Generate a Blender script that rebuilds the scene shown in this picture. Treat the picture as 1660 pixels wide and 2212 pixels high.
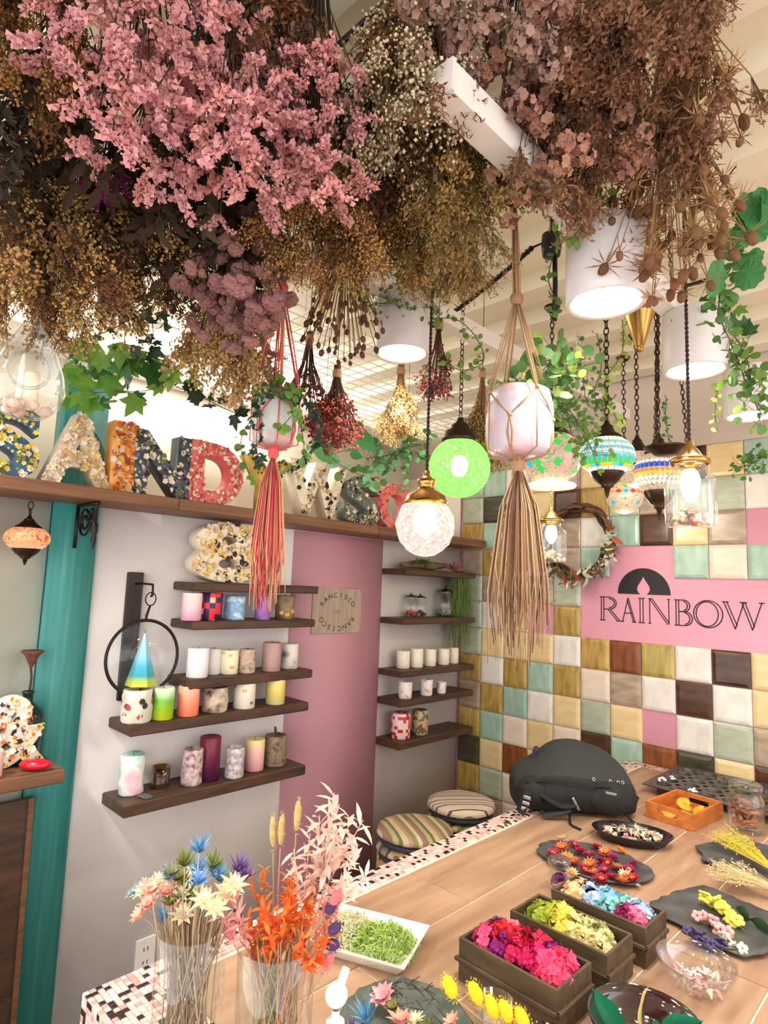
import bpy, math, random
from mathutils import Vector, Matrix, noise
from mathutils.geometry import tessellate_polygon
rnd = random.Random(11)
for o in list(bpy.data.objects): bpy.data.objects.remove(o, do_unlink=True)
scene = bpy.context.scene
col = scene.collection
PI = math.pi
# ------------------------------------------------------------------ camera
F = 1316.957
CAM = Vector((2.2182, -2.9208, 1.5))
RIGHT = Vector((0.71559519, 0.69750039, 0.03763949))
DOWN = Vector((-0.05745517, 0.11247694, -0.99199186))
FWD = Vector((-0.69614828, 0.70770201, 0.12056296))
cd = bpy.data.cameras.new('camera'); cam = bpy.data.objects.new('camera', cd); col.objects.link(cam)
cd.sensor_fit = 'VERTICAL'; cd.sensor_height = 36.0; cd.lens = F / 2212 * 36.0
cd.clip_start = 0.02; cd.clip_end = 60
mw = Matrix((RIGHT, -DOWN, -FWD)).transposed().to_4x4(); mw.translation = CAM
cam.matrix_world = mw; scene.camera = cam
def ray(x, y): return RIGHT * ((x - 830) / F) + DOWN * ((y - 1106) / F) + FWD
def at(x, y, ax, v):
    d = ray(x, y); return CAM + d * ((v - CAM[ax]) / d[ax])
def on_wall(x, y, d=0.0): return at(x, y, 0, d)      # plane parallel to the left wall
def on_tile(x, y, d=0.0): return at(x, y, 1, -d)     # plane parallel to the tiled wall
TZ = 0.75
def on_table(x, y, z=TZ): return at(x, y, 2, z)
def dep(x, y, t): return CAM + ray(x, y) * t
def depth(P): return (Vector(P) - CAM).dot(FWD)
def px(n, P): return n * depth(P) / F                # n photograph pixels, in metres, at the distance of P
# ------------------------------------------------------------------ world and exposure
w = bpy.data.worlds.new('world'); scene.world = w; w.use_nodes = True
w.node_tree.nodes['Background'].inputs[0].default_value = (1.0, 0.97, 0.94, 1)
w.node_tree.nodes['Background'].inputs[1].default_value = 1.7
vs = scene.view_settings
vs.view_transform = 'Standard'; vs.look = 'None'; vs.gamma = 1.0; vs.use_curve_mapping = False
vs.exposure = 0.70
def lamp(kind, name, loc, energy, color=(1, .9, .78), size=.05, spot=None, blend=.6, target=None):
    ld = bpy.data.lights.new(name, kind); ld.energy = energy; ld.color = color
    if kind == 'AREA': ld.size = size
    else: ld.shadow_soft_size = size
    if spot: ld.spot_size = spot; ld.spot_blend = blend
    o = bpy.data.objects.new(name, ld); col.objects.link(o); o.location = loc
    if target is not None:
        o.rotation_euler = (Vector(target) - Vector(loc)).to_track_quat('-Z', 'Y').to_euler()
    return o
# ------------------------------------------------------------------ materials
def lin(c):
    f = lambda u: (u / 12.92) if u <= .04045 else ((u + .055) / 1.055) ** 2.4
    return tuple(f(max(0, min(255, x)) / 255.) for x in c[:3]) + (1,)
MATS = {}
def mat(name, c, rough=.55, metal=0., c2=None, c3=None, scale=8., stretch=(1, 1, 1), tex='noise', contrast=.5, bump=0., bscale=None,
        emit=None, es=0., rv=0., rh=0., coords='Object', spec=.5, sss=0., transl=None, grad=None):
    if name in MATS: return MATS[name]
    m = bpy.data.materials.new(name); m.use_nodes = True; nt = m.node_tree; N = nt.nodes; L = nt.links
    b = N['Principled BSDF']
    b.inputs['Roughness'].default_value = rough; b.inputs['Metallic'].default_value = metal
    b.inputs['Specular IOR Level'].default_value = spec
    src = None
    tc = N.new('ShaderNodeTexCoord'); mp = N.new('ShaderNodeMapping'); mp.inputs['Scale'].default_value = stretch
    L.new(tc.outputs[coords], mp.inputs[0])
    oi = N.new('ShaderNodeObjectInfo')
    add = N.new('ShaderNodeVectorMath'); add.operation = 'ADD'; mul = N.new('ShaderNodeVectorMath'); mul.operation = 'SCALE'
    mul.inputs[0].default_value = (17, 31, 23); L.new(oi.outputs['Random'], mul.inputs['Scale'])
    L.new(mp.outputs[0], add.inputs[0]); L.new(mul.outputs[0], add.inputs[1])
    def texture(s):
        if tex == 'voronoi':
            t = N.new('ShaderNodeTexVoronoi'); t.inputs['Scale'].default_value = s; o = t.outputs['Color']
            sep = N.new('ShaderNodeSeparateColor'); L.new(o, sep.inputs[0]); o = sep.outputs[0]
        elif tex == 'checker':
            t = N.new('ShaderNodeTexVoronoi'); t.distance = 'CHEBYCHEV'; t.inputs['Randomness'].default_value = 0.0
            t.inputs['Scale'].default_value = s
            sep = N.new('ShaderNodeSeparateColor'); L.new(t.outputs['Color'], sep.inputs[0]); o = sep.outputs[0]
        elif tex == 'wave':
            t = N.new('ShaderNodeTexWave'); t.inputs['Scale'].default_value = s; t.inputs['Distortion'].default_value = 2.5
            t.inputs['Detail'].default_value = 3; o = t.outputs['Fac']
        else:
            t = N.new('ShaderNodeTexNoise'); t.inputs['Scale'].default_value = s; t.inputs['Detail'].default_value = 5; o = t.outputs['Fac']
        L.new(add.outputs[0], t.inputs['Vector']); return o
    if grad:
        sp = N.new('ShaderNodeSeparateXYZ'); L.new(tc.outputs['Generated'], sp.inputs[0])
        nz = texture(scale); ma = N.new('ShaderNodeMath'); ma.operation = 'MULTIPLY_ADD'
        L.new(nz, ma.inputs[0]); ma.inputs[1].default_value = contrast; L.new(sp.outputs[2], ma.inputs[2])
        sub = N.new('ShaderNodeMath'); sub.operation = 'SUBTRACT'; L.new(ma.outputs[0], sub.inputs[0]); sub.inputs[1].default_value = contrast * .5
        cr = N.new('ShaderNodeValToRGB'); L.new(sub.outputs[0], cr.inputs[0])
        while len(cr.color_ramp.elements) < len(grad): cr.color_ramp.elements.new(.5)
        for e, (p, cc) in zip(cr.color_ramp.elements, grad): e.position = p; e.color = lin(cc)
        src = cr.outputs[0]
    elif c2:
        cr = N.new('ShaderNodeValToRGB'); L.new(texture(scale), cr.inputs[0])
        e = cr.color_ramp.elements; h = .3 * (1 - contrast)
        e[0].position = .5 - h; e[0].color = lin(c); e[1].position = .5 + h; e[1].color = lin(c2)
        if c3: k = e.new(.5); k.color = lin(c3)
        if tex in ('voronoi', 'checker'): cr.color_ramp.interpolation = 'CONSTANT'; e[0].position = 0; e[-1].position = .62
        src = cr.outputs[0]
    if rv or rh:
        hs = N.new('ShaderNodeHueSaturation')
        if src: L.new(src, hs.inputs['Color'])
        else: hs.inputs['Color'].default_value = lin(c)
        if rv:
            mr = N.new('ShaderNodeMapRange'); mr.inputs['To Min'].default_value = 1 - rv; mr.inputs['To Max'].default_value = 1 + rv
            L.new(oi.outputs['Random'], mr.inputs[0]); L.new(mr.outputs[0], hs.inputs['Value'])
        if rh:
            fr = N.new('ShaderNodeMath'); fr.operation = 'MULTIPLY'; fr.inputs[1].default_value = 7.31; L.new(oi.outputs['Random'], fr.inputs[0])
            f2 = N.new('ShaderNodeMath'); f2.operation = 'FRACT'; L.new(fr.outputs[0], f2.inputs[0])
            mr = N.new('ShaderNodeMapRange'); mr.inputs['To Min'].default_value = .5 - rh; mr.inputs['To Max'].default_value = .5 + rh
            L.new(f2.outputs[0], mr.inputs[0]); L.new(mr.outputs[0], hs.inputs['Hue'])
        src = hs.outputs[0]
    if src: L.new(src, b.inputs['Base Color'])
    else: b.inputs['Base Color'].default_value = lin(c)
    if sss:
        b.inputs['Subsurface Weight'].default_value = sss; b.inputs['Subsurface Radius'].default_value = (.02, .012, .008)
    if emit is not None or es:
        if src and emit is None: L.new(src, b.inputs['Emission Color'])
        else: b.inputs['Emission Color'].default_value = lin(emit or c)
        b.inputs['Emission Strength'].default_value = es
    if bump:
        bp = N.new('ShaderNodeBump'); bp.inputs['Strength'].default_value = bump; bp.inputs['Distance'].default_value = .004
        t = N.new('ShaderNodeTexNoise'); t.inputs['Scale'].default_value = bscale or scale * 2; t.inputs['Detail'].default_value = 4
        L.new(add.outputs[0], t.inputs['Vector']); L.new(t.outputs['Fac'], bp.inputs['Height']); L.new(bp.outputs[0], b.inputs['Normal'])
    if transl:
        out = N['Material Output']; tr = N.new('ShaderNodeBsdfTranslucent'); mx = N.new('ShaderNodeMixShader'); mx.inputs[0].default_value = transl
        if src: L.new(src, tr.inputs[0])
        else: tr.inputs[0].default_value = lin(c)
        L.new(b.outputs[0], mx.inputs[1]); L.new(tr.outputs[0], mx.inputs[2]); L.new(mx.outputs[0], out.inputs[0])
    MATS[name] = m; return m
def glass(name, tint=(255, 255, 255), refl=.55, rough=.03, emit=None, es=0, edge=.6):
    if name in MATS: return MATS[name]
    m = bpy.data.materials.new(name); m.use_nodes = True; nt = m.node_tree; N = nt.nodes; L = nt.links
    N.remove(N['Principled BSDF']); out = N['Material Output']
    t = N.new('ShaderNodeBsdfTransparent'); t.inputs[0].default_value = lin(tint)
    g = N.new('ShaderNodeBsdfGlossy'); g.inputs['Roughness'].default_value = rough; g.inputs[0].default_value = (.95, .97, 1, 1)
    lw = N.new('ShaderNodeLayerWeight'); lw.inputs[0].default_value = edge * .5
    mr = N.new('ShaderNodeMapRange'); mr.inputs['To Min'].default_value = .04; mr.inputs['To Max'].default_value = refl
    L.new(lw.outputs['Facing'], mr.inputs[0])
    mx = N.new('ShaderNodeMixShader'); L.new(mr.outputs[0], mx.inputs[0]); L.new(t.outputs[0], mx.inputs[1]); L.new(g.outputs[0], mx.inputs[2])
    last = mx.outputs[0]
    if es:
        e = N.new('ShaderNodeEmission'); e.inputs[0].default_value = lin(emit or tint); e.inputs[1].default_value = es
        a = N.new('ShaderNodeAddShader'); L.new(last, a.inputs[0]); L.new(e.outputs[0], a.inputs[1]); last = a.outputs[0]
    L.new(last, out.inputs[0]); MATS[name] = m; return m
# ------------------------------------------------------------------ mesh building
def frame(d, up=Vector((0, 0, 1))):
    d = Vector(d).normalized()
    if abs(d.dot(up)) > .97: up = Vector((1, 0, 0))
    x = up.cross(d).normalized(); y = d.cross(x)
    return x, y, d
def ico(n):
    t = (1 + 5 ** .5) / 2
    v = [Vector(p).normalized() for p in [(-1, t, 0), (1, t, 0), (-1, -t, 0), (1, -t, 0), (0, -1, t), (0, 1, t), (0, -1, -t), (0, 1, -t), (t, 0, -1), (t, 0, 1), (-t, 0, -1), (-t, 0, 1)]]
    f = [(0, 11, 5), (0, 5, 1), (0, 1, 7), (0, 7, 10), (0, 10, 11), (1, 5, 9), (5, 11, 4), (11, 10, 2), (10, 7, 6), (7, 1, 8), (3, 9, 4), (3, 4, 2), (3, 2, 6), (3, 6, 8), (3, 8, 9), (4, 9, 5), (2, 4, 11), (6, 2, 10), (8, 6, 7), (9, 8, 1)]
    for _ in range(n):
        c = {}; nf = []
        def mid(a, b):
            k = (min(a, b), max(a, b))
            if k not in c: c[k] = len(v); v.append(((v[a] + v[b]) / 2).normalized())
            return c[k]
        for a, b, d in f:
            x, y, z = mid(a, b), mid(b, d), mid(d, a); nf += [(a, x, z), (b, y, x), (d, z, y), (x, y, z)]
        f = nf
    return v, f
ICO = [ico(0), ico(1), ico(2), ico(3)]
OCT = ([Vector(p) for p in [(1, 0, 0), (-1, 0, 0), (0, 1, 0), (0, -1, 0), (0, 0, 1), (0, 0, -1)]],
       [(0, 2, 4), (2, 1, 4), (1, 3, 4), (3, 0, 4), (2, 0, 5), (1, 2, 5), (3, 1, 5), (0, 3, 5)])
def rvec(r=rnd):
    while True:
        v = Vector((r.uniform(-1, 1), r.uniform(-1, 1), r.uniform(-1, 1)))
        if .01 < v.length < 1: return v.normalized()
class MB:
    def __init__(s): s.v = []; s.f = []; s.m = []
    def add(s, v, f, m=0):
        k = len(s.v); s.v += [tuple(p) for p in v]; s.f += [tuple(i + k for i in q) for q in f]; s.m += [m] * len(f); return s
    def box(s, a, b, m=0):
        (x0, y0, z0), (x1, y1, z1) = a, b
        return s.add([(x0, y0, z0), (x1, y0, z0), (x1, y1, z0), (x0, y1, z0), (x0, y0, z1), (x1, y0, z1), (x1, y1, z1), (x0, y1, z1)],
                     [(0, 3, 2, 1), (4, 5, 6, 7), (0, 1, 5, 4), (1, 2, 6, 5), (2, 3, 7, 6), (3, 0, 4, 7)], m)
    def bbox(s, a, b, e=.003, m=0):
        # box with chamfered edges
        (x0, y0, z0), (x1, y1, z1) = a, b; v = []; e = min(e, (x1 - x0) / 2.1, (y1 - y0) / 2.1, (z1 - z0) / 2.1)
        def ring(z, i): return [(x0 + i, y0 + i, z), (x1 - i, y0 + i, z), (x1 - i, y1 - i, z), (x0 + i, y1 - i, z)]
        v = ring(z0, e) + ring(z0 + e, 0) + ring(z1 - e, 0) + ring(z1, e)
        f = [(3, 2, 1, 0), (12, 13, 14, 15)]
        for k in range(3):
            for i in range(4): f.append((k * 4 + i, k * 4 + (i + 1) % 4, k * 4 + 4 + (i + 1) % 4, k * 4 + 4 + i))
        return s.add(v, f, m)
    def tube(s, pts, r, n=6, m=0, cap=True):
        pts = [Vector(p) for p in pts]; k = len(pts)
        if k < 2: return s
        R = r if isinstance(r, (list, tuple)) else [r] * k
        v = []; f = []; up = Vector((0, 0, 1)); X = None
        for i, p in enumerate(pts):
            d = (pts[min(i + 1, k - 1)] - pts[max(i - 1, 0)])
            if d.length < 1e-9: d = Vector((0, 0, 1))
            d.normalize()
            if X is None: X, Y, _ = frame(d)
            else:
                X = (X - d * X.dot(d))
                if X.length < 1e-6: X, Y, _ = frame(d)
                X.normalize(); Y = d.cross(X)
            for j in range(n):
                a = 2 * PI * j / n; v.append(p + X * (R[i] * math.cos(a)) + Y * (R[i] * math.sin(a)))
        for i in range(k - 1):
            for j in range(n): f.append((i * n + j, i * n + (j + 1) % n, (i + 1) * n + (j + 1) % n, (i + 1) * n + j))
        if cap and n > 2: f.append(tuple(range(n - 1, -1, -1))); f.append(tuple((k - 1) * n + j for j in range(n)))
        return s.add(v, f, m)
    def ring(s, c, r, rt, axis=(0, 0, 1), n=28, k=6, m=0, arc=2 * PI, start=0, sq=1.0):
        X, Y, Z = frame(axis); c = Vector(c); pts = []
        cnt = n if arc < 6.28 else n + 1
        for i in range(cnt + (1 if arc < 6.28 else 0)):
            a = start + arc * i / n; pts.append(c + X * (r * math.cos(a)) + Y * (r * math.sin(a) * sq))
        return s.tube(pts, rt, k, m, cap=arc < 6.28)
    def lathe(s, prof, n=24, c=(0, 0, 0), axis=None, m=0, closed=False, wob=None):
        c = Vector(c); X, Y, Z = (Vector((1, 0, 0)), Vector((0, 1, 0)), Vector((0, 0, 1))) if axis is None else frame(axis)
        v = []; f = []
        for r, z in prof:
            for j in range(n):
                a = 2 * PI * j / n; q = r * (wob(a, z) if wob else 1)
                v.append(c + X * (q * math.cos(a)) + Y * (q * math.sin(a)) + Z * z)
        k = len(prof)
        for i in range(k - 1):
            for j in range(n): f.append((i * n + j, i * n + (j + 1) % n, (i + 1) * n + (j + 1) % n, (i + 1) * n + j))
        if prof[0][0] > 1e-4 and closed: f.append(tuple(range(n - 1, -1, -1)))
        if prof[-1][0] > 1e-4 and closed: f.append(tuple((k - 1) * n + j for j in range(n)))
        return s.add(v, f, m)
    def blob(s, c, r, sub=1, sc=(1, 1, 1), nz=0., fr=3., m=0, seed=0., axis=None):
        c = Vector(c); v0, f0 = ICO[sub] if sub >= 0 else OCT
        X, Y, Z = frame(axis) if axis is not None else (Vector((1, 0, 0)), Vector((0, 1, 0)), Vector((0, 0, 1)))
        v = []
        for p in v0:
            q = 1 + (nz * noise.noise(p * fr + Vector((seed, seed * .7, 3.1))) if nz else 0)
            v.append(c + (X * (p.x * sc[0]) + Y * (p.y * sc[1]) + Z * (p.z * sc[2])) * (r * q))
        return s.add(v, f0, m)
    def leaf(s, p, d, l, wd, up=None, curl=.15, m=0, pts=3, fold=.12):
        X, Y, Z = frame(d, up if up is not None else Vector((0, 0, 1))); p = Vector(p); v = [p]; f = []
        prof = [0.75, 1.0, .6] if pts == 3 else [1.0]
        n = len(prof)
        for i, q in enumerate(prof):
            t = (i + 1) / (n + 1); c = p + Z * (l * t) - Y * (curl * l * t * t)
            v += [c - X * (wd * q * .5) + Y * (fold * wd), c, c + X * (wd * q * .5) + Y * (fold * wd)]
        v.append(p + Z * l - Y * (curl * l)); e = len(v) - 1
        f += [(0, 2, 1), (0, 3, 2)]
        for i in range(n - 1):
            a = 1 + 3 * i; f += [(a, a + 1, a + 4, a + 3), (a + 1, a + 2, a + 5, a + 4)]
        a = 1 + 3 * (n - 1); f += [(a, a + 1, e), (a + 1, a + 2, e)]
        return s.add(v, f, m)
    def poly(s, outline, z0, z1, m=0, plane='xy'):
        # extruded outline (counter-clockwise), plane xy
        n = len(outline); tri = tessellate_polygon([[Vector((a, b, 0)) for a, b in outline]])
        v = [(a, b, z0) for a, b in outline] + [(a, b, z1) for a, b in outline]
        f = []
        for t in tri:
            a, b, c = [Vector(outline[i]) for i in t]
            o = (b - a).cross(c - a) if False else (b.x - a.x) * (c.y - a.y) - (b.y - a.y) * (c.x - a.x)
            q = t if o > 0 else (t[0], t[2], t[1])
            f.append(tuple(n + i for i in q)); f.append((q[0], q[2], q[1]))
        for i in range(n): f.append((i, (i + 1) % n, n + (i + 1) % n, n + i))
        return s.add(v, f, m)
    def xf(s, M):
        s.v = [tuple(M @ Vector(p)) for p in s.v]; return s
    def mesh(s, name, mats=None, smooth=True):
        me = bpy.data.meshes.new(name); me.from_pydata(s.v, [], s.f)
        ms = mats if isinstance(mats, (list, tuple)) else ([mats] if mats else [])
        for q in ms: me.materials.append(q)
        if len(ms) > 1: me.polygons.foreach_set('material_index', s.m)
        if smooth: me.polygons.foreach_set('use_smooth', [True] * len(s.f))
        me.update(); return me
    def build(s, name, mats=None, parent=None, smooth=True, loc=None):
        return link(name, s.mesh(name, mats, smooth), parent, loc)
def link(name, me, parent=None, loc=None, rot=None, scl=None):
    o = bpy.data.objects.new(name, me); col.objects.link(o)
    if parent is not None: o.parent = parent
    if loc is not None: o.location = loc
    if rot is not None: o.rotation_euler = rot
    if scl is not None: o.scale = (scl,) * 3 if not isinstance(scl, (tuple, list, Vector)) else scl
    return o
def tag(o, label=None, cat=None, group=None, kind=None):
    if label: o['label'] = label
    if cat: o['category'] = cat
    if group: o['group'] = group
    if kind: o['kind'] = kind
    return o
def thing(name, label, cat, loc=(0, 0, 0), rotz=0., group=None):
    o = bpy.data.objects.new(name, None); col.objects.link(o); o.empty_display_size = .05
    o.location = loc; o.rotation_euler = (0, 0, rotz); return tag(o, label, cat, group)
def struct(o): o['kind'] = 'structure'; return o
def stuff(o): o['kind'] = 'stuff'; return o
def orient(d, roll=0.):
    return (Vector(d).to_track_quat('Z', 'Y') @ Matrix.Rotation(roll, 3, 'Z').to_quaternion()).to_euler()
def flat(o):
    o.data.polygons.foreach_set('use_smooth', [False] * len(o.data.polygons)); return o
# ------------------------------------------------------------------ setting
m_white = mat('white paint', (238, 232, 230), .6, c2=(228, 220, 219), scale=3, bump=.06, bscale=90)
m_cream = mat('cream paint', (240, 232, 214), .6)
m_pink = mat('pink paint', (226, 160, 182), .55, bump=.05, bscale=120)
m_pinkdoor = mat('dusty pink paint', (205, 150, 165), .5, bump=.05, bscale=120)
m_teal = mat('teal brushed paint', (50, 132, 132), .5, c2=(92, 165, 160), c3=(58, 146, 144), scale=6, stretch=(6, 9, .35), contrast=.2, bump=.15, bscale=40)
m_mist = mat('misty grey sheet', (196, 202, 194), .3, c2=(226, 228, 220), scale=2.5, contrast=.3)
m_deck = mat('cream steel deck', (238, 228, 204), .45)
m_lampwhite = mat('white enamel', (226, 220, 222), .35)
m_beam = mat('off white beam', (235, 228, 222), .5)
m_wood = mat('dark stained wood', (50, 34, 26), .5, c2=(96, 68, 50), scale=5, stretch=(9, 1.2, 9), contrast=.15, bump=.2, bscale=30)
m_ledge = mat('warm brown wood', (92, 60, 42), .5, c2=(146, 100, 70), scale=4, stretch=(14, .8, 14), contrast=.15, bump=.2, bscale=25)
m_floor = mat('floor vinyl', (120, 104, 92), .5, c2=(140, 122, 108), scale=4)
m_black = mat('black iron', (26, 22, 22), .45, metal=.3)
m_bronze = mat('dark bronze', (62, 46, 34), .32, metal=.75)
m_brass = mat('brass', (196, 152, 84), .22, metal=1.)
struct(MB().box((-1.8, -5.0, -.06), (4.6, .12, 0)).build('floor', m_floor))
# tiled wall: pink painted backing with square bevelled tiles set on it
TS = .15
def xc(c): return (c + 1.09) * TS
def zr(r): return 1.5 - (r + 2.437) * TS
wall_back = struct(MB().box((-1.75, .0, 0), (4.6, .12, zr(-7))).build('wall_back', m_pink))
struct(MB().box((-1.8, -.012, zr(-7) + .002), (4.6, .12, 2.7)).build('wall_soffit', mat('soffit beige', (214, 200, 186), .6)))
def tmat(n, a, b, c=None, **k):
    return mat('tile ' + n, a, .22, c2=b, c3=c, scale=3.5, stretch=k.pop('st', (3.2, 3.2, 10)), contrast=.1, rv=.05, **k)
TM = {'W': tmat('white', (214, 206, 200), (240, 235, 230), (234, 228, 222), st=(6, 6, 3)),
      'P': tmat('pinkish white', (224, 206, 188), (240, 226, 212)),
      'Y': tmat('cream', (222, 194, 140), (238, 214, 166)),
      'O': tmat('olive gold', (136, 108, 54), (206, 176, 104), (182, 150, 80), st=(12, 12, 3)),
      'M': tmat('mint', (142, 174, 158), (184, 210, 192), (164, 194, 178), st=(8, 8, 3)),
      'S': tmat('sage', (164, 172, 150), (196, 204, 184)),
      'T': tmat('taupe', (150, 128, 110), (196, 176, 156)),
      'B': tmat('dark brown', (52, 30, 20), (98, 62, 42)),
      'R': tmat('red brown', (86, 42, 20), (158, 92, 48), st=(10, 10, 3)),
      'K': tmat('charcoal', (50, 46, 34), (88, 84, 66)),
      'G': tmat('green gold', (132, 128, 66), (208, 180, 104), (176, 156, 84), st=(9, 9, 2))}
ROWS = {-7: 'SMWYTYMWBYMYTW', -6: 'SKWYBOSTSSWYMO', -5: 'OMWYTWMBYTXWYM', -4: 'TOYWTMXXMPMOWT', -3: 'STYTSXXXXXXXXX', -2: 'SWYXOXXXXXXXXX',
        -1: 'SYYYWORGWBYWMO', 0: 'OWOMOPTWBWYTMB', 1: 'TOMWYSYXWSTOWY', 2: 'OMPYPBMRKYBMYW', 3: 'KYRYWT', 4: 'OSPMOY', 5: 'TTWYMP', 6: 'OYSWTB'}
def tile_mesh(mt):
    h = TS / 2 - .0012; b = MB(); v = []; f = []
    for ins, y in ((0, 0), (.0, -.006), (.006, -.011), (.017, -.014)):
        q = h - ins; v += [(-q, y, -q), (q, y, -q), (q, y, q), (-q, y, q)]
    for k in range(3):
        for i in range(4): f.append((k * 4 + i, k * 4 + (i + 1) % 4, k * 4 + 4 + (i + 1) % 4, k * 4 + 4 + i))
    f.append((12, 13, 14, 15)); b.add(v, f); return b.mesh('tile', mt, smooth=False)
TMESH = {k: tile_mesh(m) for k, m in TM.items()}
trnd = random.Random(21)
for r, s in ROWS.items():
    if r < 3: s = s + ''.join('X' if r in (-3, -2) and k < 2 else trnd.choice('WYMOSTPYBG') for k in range(5))
    for i, ch in enumerate(s):
        if ch == 'X': continue
        c = i - 1
        link('tile', TMESH[ch], wall_back, ((xc(c) + xc(c + 1)) / 2, 0, (zr(r) + zr(r + 1)) / 2))
# left wall, dusty pink door, teal upright
struct(MB().box((-.42, -2.10, 0), (0, 0, 1.738)).build('wall_left', m_white))
struct(MB().box((-.42, -3.6, 0), (-.015, -2.25, 1.738)).build('wall_side', m_mist))
struct(MB().bbox((-.05, -1.242, 0), (.006, -.668, 1.735), .002).build('door_1', m_pinkdoor))
struct(MB().bbox((-.08, -2.245, 0), (.008, -2.102, 2.17), .002).build('trim_1', m_teal))
struct(MB().box((-.46, -3.6, 1.738), (-.42, .0, 2.37)).build('wall_upper', m_cream))
struct(MB().bbox((-.47, -3.6, 2.37), (-.36, -.01, 2.45), .004).build('trim_2', m_beam))
struct(MB().box((-.42, -.02, 1.739), (.0, -.0005, 2.19)).build('wall_return', m_cream))
struct(MB().box((-1.8, -5, 0), (-1.7, .12, 2.7)).build('wall_loft', m_white))
# ceiling: folded steel deck, ribs running along x
b = MB(); pr = []
y = .1
while y > -5.0:
    pr += [(y, 2.60), (y - .10, 2.60), (y - .125, 2.555), (y - .225, 2.555)]; y -= .25
v = []; f = []
for (yy, zz) in pr: v += [(-1.75, yy, zz), (4.6, yy, zz)]
for i in range(len(pr) - 1): f.append((2 * i, 2 * i + 2, 2 * i + 3, 2 * i + 1))
b.add(v, f); k = len(v)
b.box((-1.75, -5, 2.61), (4.6, .1, 2.64))
flat(struct(b.build('ceiling', m_deck)))
for i, (xx, yy) in enumerate([(1.80, -1.075), (1.70, -1.075), (1.55, -.82), (2.05, -1.325)]):
    flat(struct(MB().box((xx, yy - .008, 2.550), (xx + .085, yy + .008, 2.5549)).build('trim_%d' % (3 + i), m_black)))
# square white cross beams under the deck
# light rails
def rail(x, y0, y1, z0, z1, label, rods):
    r = thing('light_rail', label, 'light rail', (x, y0, z0), group='white ceiling light rails')
    MB().bbox((-.025, 0, 0), (.025, y1 - y0, z1 - z0), .003).build('channel', m_beam, r, smooth=False)
    MB().bbox((-.026, -.004, -.001), (.026, .004, z1 - z0 + .001), .001).build('end_cap', m_lampwhite, r, smooth=False)
    for yy in rods: MB().tube([(0, yy - y0, z1 - z0 - .002), (0, yy - y0, 2.556 - z0)], .008, 8).build('hanging_rod', m_beam, r)
    return r
rail(1.69, -2.30, -.06, 2.212, 2.262, 'long white light rail over the table carrying three downlights', (-2.0, -1.86, -.9))
rail(1.10, -2.05, -.25, 2.285, 2.335, 'white light rail behind the macrame hangers with one downlight', (-1.9, -.7))
m_lens = mat('lit lens', (255, 250, 240), .4, emit=(255, 246, 232), es=14)
def downlight(P, label, h=.152, R=.0755, e=13, light=True):
    t = thing('downlight', label, 'ceiling light', P, group='white cylinder downlights')
    MB().lathe([(R - .012, .006), (R - .004, 0), (R, .004), (R, h - .004), (R - .004, h), (0.001, h)], 48).build('housing', m_lampwhite, t)
    MB().lathe([(R - .012, .006), (R - .0135, .02)], 48).build('reflector_ring', m_lampwhite, t)
    MB().lathe([(.0005, .0125), (R - .0135, .0125)], 40).build('lens', m_lens, t)
    if light:
        lamp('SPOT', 'downlight bulb', Vector(P) + Vector((0, 0, -.004)), e, (1, .95, .89), .055, math.radians(128), .7, Vector(P) + Vector((0, 0, -1)))
    return t
downlight((1.725, -1.826, 2.06), 'nearest white cylinder downlight, large, under the thistle bunch')
downlight((1.735, -1.337, 2.06), 'middle white cylinder downlight on the rail, behind a brown flex')
downlight((1.737, -.828, 2.06), 'white cylinder downlight farthest along the rail, cut by the frame')
downlight((1.112, -1.75, 2.132), 'white cylinder downlight left of the jute hanger, leaves on top')
for i, (p, ll) in enumerate([((2.7, -3.3, 2.4), 'added fill downlight behind the right end of the table'), ((1.0, -3.7, 2.4), 'added fill downlight behind the glass vases'),
                             ((2.75, -1.3, 2.4), 'added fill downlight at the right side of the table'), ((.35, -3.1, 2.4), 'added fill downlight beside the teal upright'),
                             ((1.9, -4.3, 2.4), 'added fill downlight far behind the table')]):
    downlight(p, ll, e=(30, 55, 30, 60, 30)[i])  # added fill lamps out of view, shaped like the rail downlights
# loft lamp that whitens the ceiling behind the letter shelf
t = thing('tube_light', 'bright white tube light under the loft ceiling', 'ceiling light', (-.95, -1.2, 2.47))
MB().bbox((-.04, -.6, .05), (.04, .6, .085), .004).build('fitting', m_lampwhite, t)
MB().tube([(0, -.58, .02), (0, .58, .02)], .016, 12).build('tube', mat('tube glow', (255, 252, 246), .4, emit=(255, 250, 240), es=9), t)
for yy in (-.55, .55): MB().box((-.015, yy - .01, .015), (.015, yy + .01, .055)).build('holder', m_lampwhite, t)
lamp('POINT', 'tube light glow', (-.95, -.9, 2.40), 40, (1, .96, .9), .1); lamp('POINT', 'tube light glow', (-.95, -1.6, 2.40), 40, (1, .96, .9), .1)
t = thing('tube_light', 'bright white tube light above the letter ledge', 'ceiling light', (-.2, -1.45, 2.49))
MB().bbox((-.03, -.45, .03), (.03, .45, .062), .004).build('fitting', m_lampwhite, t)
MB().tube([(0, -.44, .008), (0, .44, .008)], .013, 12).build('tube', MATS['tube glow'], t)
for yy in (-.42, .42): MB().box((-.012, yy - .01, .005), (.012, yy + .01, .035)).build('holder', m_lampwhite, t)
lamp('POINT', 'ledge tube glow', (-.2, -1.2, 2.46), 3.5, (1, .96, .9), .08); lamp('POINT', 'ledge tube glow', (-.2, -1.75, 2.46), 3.5, (1, .96, .9), .08)
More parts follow.
